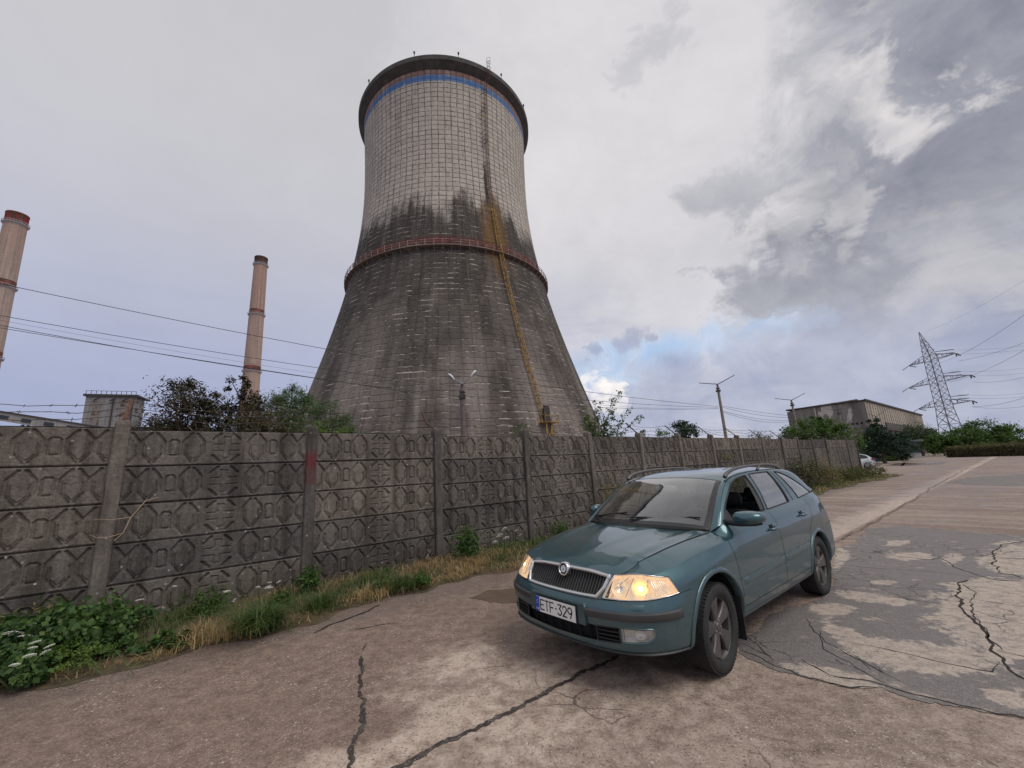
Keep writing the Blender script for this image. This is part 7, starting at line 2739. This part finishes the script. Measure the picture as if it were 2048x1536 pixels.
    for ch in ('F', 'I', 'N'):
        g = {'F': [[(0, -.007), (0, .007), (.007, .007)], [(0, 0), (.006, 0)]], 'I': [[(.003, -.007), (.003, .007)]], 'N': [[(0, -.007), (0, .007), (.008, -.007), (.008, .007)]]}[ch]
        for s_ in g:
            stroke(mb, [(u + a, pz - .035 + b_) for a, b_ in s_], .0026, px - .0045)
        u += .012 if ch != 'I' else .009
    for k in range(12):
        a = 2 * math.pi * k / 12
        stroke(mb, [(-.198 + .012 * math.cos(a) - .001, pz + .018 + .012 * math.sin(a)), (-.198 + .012 * math.cos(a) + .001, pz + .018 + .012 * math.sin(a))], .0026, px - .0045)
    part('country_lettering', mb, PLATEW, plate)
    # black bumper strip
    for sg in (-1, 1):
        mb = MB(); G = []
        s0 = float(inv((0, .292, .52), (1, 2), 'front')[0]); s1 = s_of_x(.43, 3)
        for i, s_ in enumerate(np.linspace(s0, s1, 50)):
            e = min(1, (49 - i) / 3)
            row = []
            for t_, o_ in ((2.30, .0), (2.36, .010), (2.62, .018), (2.92, .018), (3.02, .010), (3.06, .0)):
                N = normal(np.array([s_]), np.array([t_]))[0]
                if N[0] * (-1) + N[1] < 0:
                    N = -N
                row.append(tuple((wrap(s_, t_)[0] + N * (o_ * e + .0005)) * np.array([1, sg, 1])))
            G.append(row)
        mb.grid(G, flip=sg > 0)
        part('bumper_strip', mb, GREYP, smooth=40)
    # lower intake, its struts, and the side vents
    mb = MB(); G = []
    for y in np.linspace(-.55, .55, 25):
        G.append([(gx(abs(y), z) + .05, y, z) for z in (.335, .40, .465)])
    mb.grid(G, flip=True)
    it_o = part('lower_intake', mb, SHADOWM)
    for y in (-.30, -.20, -.10, 0, .10, .20, .30):
        mb = MB()
        mb.grid([[(gx(abs(y), z) + .040, y - .005, z), (gx(abs(y), z) + .018, y, z), (gx(abs(y), z) + .040, y + .005, z)] for z in (.345, .40, .46)])
        part('intake_strut', mb, BLACKP, it_o)
    for sg in (-1, 1):
        mb = MB()
        for z in (.375, .401, .428):
            G = []
            for y in np.linspace(.378, .543, 8):
                x = gx(y, z)
                G.append([(x + .035, sg * y, z - .005), (x + .004, sg * y, z - .003), (x + .004, sg * y, z + .003), (x + .035, sg * y, z + .005)])
            mb.grid(G)
        part('side_vent', mb, BLACKP, it_o)
        ring(polys['vent'], .004, .004, .004, BLACKP, 'vent_frame', it_o, sides=(sg,))
    # lower lip
    mb = MB(); G = []
    s1 = s_of_x(.49, 1)
    for s_ in np.concatenate([-np.linspace(s1, 0, 40), np.linspace(0, s1, 40)[1:]]):
        P = wrap(abs(s_), np.array([.75, .35, .0])) * np.array([1, np.sign(s_) or 1, 1])
        N = normal(np.array([abs(s_)]), np.array([1.0]))[0] * np.array([1, np.sign(s_) or 1, 0]);
        N = N if N[0] < 0 or abs(N[1]) > .7 else -N
        if s_ and np.sign(N[1]) != np.sign(s_):
            N = N * np.array([1, -1, 1]) if N[0] < 0 else -N
        G.append([tuple(P[0] + N * .002), tuple(P[0] + N * .012 + [0, 0, -.008]), tuple(P[1] + N * .014), tuple(P[2] + N * .004)])
    mb.grid(G)
    part('front_lip', mb, BLACKP, smooth=40)

    # ------------------------------------------------ headlamps and fog lamps
    def coons(c00, c10, c11, c01, n=18, m_=12, off=.0):
        """patch of the wrapped surface between four (s,t) corners"""
        G = []
        for i in range(n + 1):
            u_ = i / n
            row = []
            for j in range(m_ + 1):
                v_ = j / m_
                st = (np.array(c00) * (1 - u_) * (1 - v_) + np.array(c10) * u_ * (1 - v_) + np.array(c11) * u_ * v_ + np.array(c01) * (1 - u_) * v_)
                st = st - np.array([0, .42 * u_ * (1 - u_) * (1 - v_)])
                p = wrap(st[0], st[1])[0]
                row.append(p + off if np.ndim(off) else p)
            G.append(np.array(row))
        return np.array(G)
    lensG = coons(ib, ou, to, it)
    nb = np.cross(lensG[-1, 0] - lensG[0, 0], lensG[0, -1] - lensG[0, 0]); nb /= np.linalg.norm(nb)
    if nb[0] > 0:
        nb = -nb
    for sg in (-1, 1):
        k = np.array([1, sg, 1])
        # bowl
        mb = MB()
        c = lensG.mean((0, 1))
        bowl = (lensG - c) * np.array([.9, .9, .88]) + c - nb * .075
        mb.grid([[tuple(p * k) for p in row] for row in bowl], flip=sg < 0)
        edge = [lensG[i, 0] for i in range(lensG.shape[0])] + [lensG[-1, j] for j in range(lensG.shape[1])] + [lensG[i, -1] for i in range(lensG.shape[0] - 1, -1, -1)] + [lensG[0, j] for j in range(lensG.shape[1] - 1, -1, -1)]
        inner = [(p - c) * np.array([.9, .9, .88]) + c - nb * .075 for p in edge]
        mb.grid([[tuple(a * k), tuple(b_ * k)] for a, b_ in zip(edge, inner)])
        lamp = part('headlight', mb, WARMB, smooth=40)
        # facets and reflector dishes
        def dish(u_, v_, r, depth, mat, name, power=None, xoff=.0):
            i, j = int(u_ * (lensG.shape[0] - 1)), int(v_ * (lensG.shape[1] - 1))
            o_ = (lensG[i, j] - c) * .95 + c - nb * (.030 + xoff)
            q = Vector(-nb).to_track_quat('Z', 'Y').to_matrix()
            mb = MB(); G = []
            for a in np.linspace(0, 2 * math.pi, 25):
                row = []
                for f in (1.0, .9, .72, .5, .25, .02):
                    p = np.array(q @ Vector((r * f * math.cos(a), r * f * math.sin(a), depth * (1 - f * f)))) + o_
                    row.append(tuple(p * k))
                G.append(row)
            mb.grid(G, flip=sg > 0)
            part(name, mb, mat, lamp, smooth=60)
            return o_, q
        dish(.22, .42, .062, .045, WARMB, 'reflector')
        dish(.22, .42, .020, .010, SILVER, 'reflector')
        o_, q = dish(.52, .50, .064, .050, WARMB, 'reflector'); dish(.52, .50, .046, .036, BULBR, 'reflector')
        mb = MB()
        G = []
        for th in np.linspace(0, math.pi, 9):
            G.append([tuple((o_ - nb * .006 + .017 * np.array([math.cos(th), math.sin(th) * math.cos(a), math.sin(th) * math.sin(a)])) * k) for a in np.linspace(0, 2 * math.pi, 17)])
        mb.grid(G); part('bulb', mb, BULB, lamp, smooth=60)
        # ribbed indicator towards the flank
        mb = MB()
        for r_ in range(7):
            u0 = .70 + r_ * .035
            i0 = min(u0 * (lensG.shape[0] - 1), lensG.shape[0] - 1.01)
            ii = int(i0); f = i0 - ii
            col0 = lensG[ii] * (1 - f) + lensG[ii + 1] * f
            col0 = (col0 - c) * np.array([.94, .94, .80]) + c - nb * .03
            mb.tube([tuple(p * k) for p in col0[1:-1]], .008, 6)
        part('indicator', mb, AMBER if False else WARMB, lamp, smooth=60)
        mb = MB()
        for (a_, b_) in ((.05, .30), (.30, .42), (.60, .72)):
            i0, i1 = int(a_ * (lensG.shape[0] - 1)), int(b_ * (lensG.shape[0] - 1))
            mb.tube([tuple(((lensG[i0, 1] - c) * .93 + c - nb * .04) * k), tuple(((lensG[i1, -2] - c) * .93 + c - nb * .035) * k)], .004, 5)
        part('lamp_rib', mb, CHROME, lamp, smooth=60)
        mb = MB(); mb.grid([[tuple((p + nb * .002) * k) for p in row] for row in lensG], flip=sg < 0)
        part('lens', mb, LENS, lamp, smooth=60)
        # rim of the lens: chrome inner line, dark gap
        mb = MB(); mb.tube([tuple((p + nb * .002) * k) for p in edge[::2]], .0048, 6, closed=True)
        part('lens_rim', mb, CHROME, lamp, smooth=60)
        mb = MB(); mb.tube([tuple(((p - c) * 1.02 + c + nb * .000) * k) for p in edge[::2]], .0050, 6, closed=True)
        part('lens_gap', mb, SHADOWM, lamp, smooth=60)
        # fog lamp
        fp = np.array([wrap(a, b_)[0] for a, b_ in polys['fog']]); fcn = fp.mean(0)
        fn = np.linalg.svd(fp - fcn)[2][2]
        fn = -fn if fn[0] > 0 else fn
        n_ = len(fp)
        mb = MB()
        inn = (fp - fcn) * .85 + fcn - fn * .05
        mb.grid([[tuple(a * k), tuple(b_ * k)] for a, b_ in zip(list(fp) + [fp[0]], list(inn) + [inn[0]])], flip=sg > 0)
        mb.add([tuple(p * k) for p in inn], [tuple(range(n_))])
        fg = part('fog_lamp', mb, SILVER, smooth=40)
        mb = MB(); oc = fcn - fn * .02 + np.array([.006, .020, 0])
        qf = Vector(-fn).to_track_quat('Z', 'Y').to_matrix()
        G = [[tuple((oc + np.array(qf @ Vector((.034 * f * math.cos(a), .034 * f * math.sin(a), .03 * (1 - f * f))))) * k) for f in (1, .8, .5, .05)] for a in np.linspace(0, 2 * math.pi, 21)]
        mb.grid(G); part('reflector', mb, SILVER, fg, smooth=60)
        mb = MB(); mb.add([tuple((p + fn * .001) * k) for p in fp], [tuple(range(n_))]); part('lens', mb, LENS, fg)
        ring(polys['fog'], .004, .006, .005, PAINT, 'fog_rim', fg, sides=(sg,))
        # headlamp washer cover
        mb = MB(); G = []
        for y in np.linspace(.628, .700, 6):
            G.append([])
            for z in np.linspace(.574, .612, 4):
                st = inv((0, y, z), (1, 2), 'front'); N = normal(np.array([st[0]]), np.array([st[1]]))[0]
                N = N if N[0] < 0 else -N
                p = wrap(st[0], st[1])[0] + N * (.006 if .63 < y < .698 and .58 < z < .605 else .001)
                G[-1].append(tuple(p * k))
        mb.grid(G, flip=sg < 0); part('washer_cover', mb, PAINT, smooth=30)

    # ------------------------------------------------ mirrors, rails, wipers
    for sg in (-1, 1):
        mb = MB()
        cx, cy, cz = 1.475, .952, 1.070
        G = []
        for a in np.linspace(0, 2 * math.pi, 33):
            row = []
            for f, dx in ((.02, -.088), (.45, -.082), (.75, -.062), (.93, -.03), (1.0, .015), (.98, .055), (.94, .060)):
                ca, sa = math.cos(a), math.sin(a)
                e = (abs(ca) ** 3.2 + abs(sa) ** 3.2) ** (-1 / 3.2)
                y = .124 * f * e * ca; z = .060 * f * e * sa
                z *= 1 - .30 * max(0, y / .124) * (1 if sa < 0 else .55)
                row.append((cx + dx + .25 * (y + .124) * .55, sg * (cy + y), cz + z - .004))
            G.append(row)
        mb.grid(G, flip=sg > 0)
        def fold(q):
            if sg < 0:
                return q
            dx_, dy_ = q[0] - 1.45, q[1] - .80
            c_, s_ = math.cos(R(64)), math.sin(R(64))
            return (1.45 + dx_ * c_ + dy_ * s_, .80 - dx_ * s_ * .6 + dy_ * c_, q[2])
        mb.v = [fold(q) for q in mb.v]
        mir = part('door_mirror', mb, PAINT, smooth=60)
        mb = MB()
        last = [fold(r_[-1]) for r_ in G[:-1]]
        mb.add(last, [tuple(range(len(last)))]); part('mirror_glass', mb, CHROME, mir)
        mb = MB(); mb.tube([(1.46, sg * .76, 1.035), (1.455, sg * .82, 1.025), (1.46, sg * .90, 1.016), (1.49, sg * 1.00, 1.016), (1.515, sg * 1.05, 1.020)], [.026, .028, .022, .016, .008], 10)
        mb.v = [fold(q) for q in mb.v]
        part('mirror_foot', mb, BLACKP, mir, smooth=60)
        # roof rail
        ctrl = np.array([(1.965, .594, 1.402), (2.02, .594, 1.436), (2.14, .590, 1.464), (2.40, .586, 1.487), (2.8, .584, 1.496), (3.1, .582, 1.494), (3.32, .578, 1.482), (3.48, .573, 1.460), (3.60, .570, 1.425)])
        cc = np.concatenate([[0], np.cumsum(np.linalg.norm(np.diff(ctrl, axis=0), axis=1))])
        pp = pchip(cc, ctrl, np.linspace(0, cc[-1], 50)) * np.array([1, sg, 1])
        rr = [.021 - .007 * math.sin(math.pi * i / 49) for i in range(50)]
        mb = MB(); mb.tube([tuple(p) for p in pp], rr, 10)
        mb.tube([(2.85, sg * .584, 1.44), (2.93, sg * .584, 1.494)], .016, 8)
        part('roof_rail', mb, RAILM, smooth=60)
    for (y0, y1) in ((.02, -.60), (.60, .10)):
        a = np.array(cross(.34, np.array([y0 / .68]))[0]); b_ = np.array(cross(.62, np.array([y1 / .68]))[0])
        mb = MB(); mb.bar(tuple(a + [-.01, 0, .016]), tuple(b_ + [-.01, 0, .014]), .010, .014)
        mb.bar(tuple(np.array(cross(.16, np.array([y0 / .72]))[0]) + [0, 0, .02]), tuple((a * .45 + b_ * .55) + [-.012, 0, .022]), .010, .012)
        part('wiper', mb, BLACKP)
    # aerial at the rear of the roof
    # ------------------------------------------------ wheels
    tyre_prof = [(.215, -.080), (.235, -.096), (.262, -.1025), (.288, -.099), (.305, -.088), (.3145, -.070), (.3155, -.045), (.3115, -.042), (.3115, -.038), (.3160, -.034), (.3165, -.006),
                 (.312, -.003), (.312, .003), (.3165, .006), (.3160, .034), (.3115, .038), (.3115, .042), (.3155, .045), (.3145, .070), (.305, .088), (.288, .099), (.262, .1025), (.235, .096), (.215, .080)]
    tyre = MB(); tyre.lathe(tyre_prof, 64, 'y')
    for k in range(64):                              # tread blocks on the shoulders
        a = 2 * math.pi * k / 64
        for s_ in (-1, 1):
            M = Matrix.Rotation(-a, 3, 'Y')
            tyre.box(tuple(M @ Vector((.3115, s_ * .078, 0))), (.012, .026, .018), M=M)
    tyre_me = tyre.mesh('tyre'); tyre_me.materials.append(RUBBER)
    for p in tyre_me.polygons:
        p.use_smooth = True
    tyre_me.set_sharp_from_angle(angle=R(35))
    rim = MB()
    rim.lathe([(.218, -.085), (.222, -.078), (.214, -.070), (.203, -.060), (.198, -.02), (.19, .07)], 56, 'y')       # outer lip, barrel
    for k in range(5):
        a0 = 2 * math.pi * k / 5 + math.pi / 2
        ca, sa = math.cos(a0), math.sin(a0)
        G = []
        for r_, hw, y in ((.040, .034, -.058), (.075, .038, -.064), (.12, .048, -.068), (.165, .064, -.070), (.206, .086, -.072)):
            row = []
            for f, dy in ((-1.0, .030), (-.97, .006), (-.82, -.002), (0, -.004), (.82, -.002), (.97, .006), (1.0, .030)):
                lx = r_ if abs(f) < .9 else r_
                row.append((lx * ca - hw * f * sa, y + dy, lx * sa + hw * f * ca))
            G.append(row)
        rim.grid(G, flip=True)
    rim.lathe([(.0001, -.072), (.028, -.072), (.033, -.066), (.056, -.064), (.066, -.056), (.068, -.02)], 30, 'y')
    rim_me = rim.mesh('rim'); rim_me.materials.append(RIMM)
    for p in rim_me.polygons:
        p.use_smooth = True
    rim_me.set_sharp_from_angle(angle=R(32))
    nuts = MB()
    for k in range(5):
        a = 2 * math.pi * (k + .5) / 5 + math.pi / 2
        nuts.lathe([(.0001, -.068), (.008, -.068), (.0095, -.055)], 10, 'y', (.047 * math.cos(a), 0, .047 * math.sin(a)))
    nuts_me = nuts.mesh('wheel_nuts'); nuts_me.materials.append(CHROME)
    disc_ = MB(); disc_.lathe([(.0001, -.012), (.132, -.012), (.140, -.010), (.140, .012)], 40, 'y')
    disc_.lathe([(.0001, .03), (.20, .03)], 40, 'y')
    disc_me = disc_.mesh('brake_disc'); disc_me.materials.append(DISCM)
    for cx in (.915, 3.493):
        for sg in (-1, 1):
            w = bpy.data.objects.new('wheel', tyre_me)
            w.name = 'wheel'
            COL.objects.link(w); w.parent = car
            w.location = (cx, sg * .766, .316)
            steer = R(3.0) if cx < 1 else 0
            w.rotation_euler = (0, R(random.uniform(0, 70)) if sg > 0 else R(-9 if cx < 1 else 14), (math.pi if sg > 0 else 0) + steer)
            for nm, me in (('rim', rim_me), ('wheel_nuts', nuts_me), ('brake_disc', disc_me)):
                o = bpy.data.objects.new(nm, me); COL.objects.link(o); o.parent = w

    # ------------------------------------------------ cabin
    mb = MB(); G = []
    for y in np.linspace(-.66, .66, 21):
        hood_ = .035 * math.exp(-((y + .36) / .22) ** 2)
        G.append([(1.20 + .12 * (y / .66) ** 2, y, .955), (1.42, y, .985 + hood_ * .5), (1.62, y, .985 + hood_), (1.68, y, .95 + hood_), (1.72, y, .80), (1.64, y, .62), (1.60, y, .40)])
    mb.grid(G, flip=True)
    part('dashboard', mb, DASHM, smooth=50)
    wc = Vector((1.80, -.36, .93)); tl = Matrix.Rotation(R(-24), 3, 'Y')
    mb = MB()
    mb.tube([tuple(wc + tl @ Vector((0, .185 * math.cos(a), .185 * math.sin(a)))) for a in np.linspace(0, 2 * math.pi, 29)[:-1]], .016, 8, closed=True)
    for a in (R(200), R(340), R(270)):
        mb.bar(tuple(wc), tuple(wc + tl @ Vector((0, .18 * math.cos(a), .18 * math.sin(a)))), .03, .02)
    mb.box(tuple(wc), (.05, .14, .12)); mb.tube([tuple(wc), (1.62, -.36, .85)], .035, 8)
    part('steering_wheel', mb, DASHM, smooth=50)

    def seat_shape(x, y, w, tall, mat_name):
        mb = MB()
        def slab(rows):
            G = []
            for (cx_, cz_, hw, th) in rows:
                row = []
                for a in np.linspace(0, 2 * math.pi, 17):
                    ca, sa = math.cos(a), math.sin(a)
                    e = (abs(ca) ** 4 + abs(sa) ** 4) ** -.25
                    row.append((cx_ + th * e * sa, y + hw * e * ca, cz_))
                G.append(row)
            mb.grid(G)
            for g in (G[0], G[-1]):
                mb.add(g[:-1], [tuple(range(16))])
        slab([(x + .34 + (z - .45) * .34, z, hw * w / .26, .065) for z, hw in ((.42, .22), (.52, .25), (.75, .26), (.92, .23), (1.02, .17))] if True else [])
        # cushion as a flat slab
        G = []
        for xx, th in ((x - .20, .05), (x - .12, .08), (x + .15, .075), (x + .34, .07)):
            G.append([(xx, y + w * c_, .46 + th * s_) for c_, s_ in ((-1, -1), (-1, .6), (-.8, 1), (.8, 1), (1, .6), (1, -1), (-1, -1))])
        mb.grid(G); mb.add(G[0][:-1], [tuple(range(6))])
        o = part('seat', mb, SEATM, smooth=50)
        m2 = MB()
        xh = x + .34 + .62 * .34
        G = []
        for f in (-1, -.8, 0, .8, 1):
            s_ = .6 if abs(f) == 1 else 1
            G.append([(xh + .045 * s_ * math.cos(a), y + .125 * f, 1.135 + .075 * s_ * math.sin(a)) for a in np.linspace(0, 2 * math.pi, 13)])
        m2.grid(G)
        for g in (G[0], G[-1]):
            m2.add(g[:-1], [tuple(range(12))])
        m2.bar((xh - .01, y - .06, 1.0), (xh, y - .06, 1.10), .012); m2.bar((xh - .01, y + .06, 1.0), (xh, y + .06, 1.10), .012)
        part('headrest', m2, SEATM, o, smooth=50)
    seat_shape(1.98, -.36, .26, True, 's'); seat_shape(1.98, .36, .26, True, 's')
    seat_shape(2.80, -.32, .30, True, 's'); seat_shape(2.80, .32, .30, True, 's')
    e = np.array(cross(2.55, np.array([0.0]))[0])
    mb = MB(); G = []
    for f in (-1, -.85, 0, .85, 1):
        s_ = .6 if abs(f) == 1 else 1
        G.append([(e[0] + .10 + .018 * s_ * math.cos(a), .125 * f, e[2] - .075 + .036 * s_ * math.sin(a)) for a in np.linspace(0, 2 * math.pi, 13)])
    mb.grid(G)
    for g in (G[0], G[-1]):
        mb.add(g[:-1], [tuple(range(12))])
    mb.bar((e[0] + .03, 0, e[2] - .02), (e[0] + .10, 0, e[2] - .07), .02)
    part('rear_view_mirror', mb, TRIM, smooth=50)
    # tail lamps and rear plate
    for sg in (-1, 1):
        mb = MB(); G = []
        for s_ in np.linspace(s_of_x(4.28, 5), s_of_x(4.47, 5), 8):
            G.append([tuple((wrap(s_, t_)[0] + [.004, .004, 0]) * np.array([1, sg, 1])) for t_ in np.linspace(4.6, 6.4, 7)])
        mb.grid(G, flip=sg < 0)
        part('tail_lamp', mb, flat('tail_lamp_red', (.25, .012, .012), .15, coat=1) if sg < 0 else bpy.data.materials['tail_lamp_red'], smooth=60)
    return car


build_car((.2575, 3.5413, 0), .69138)
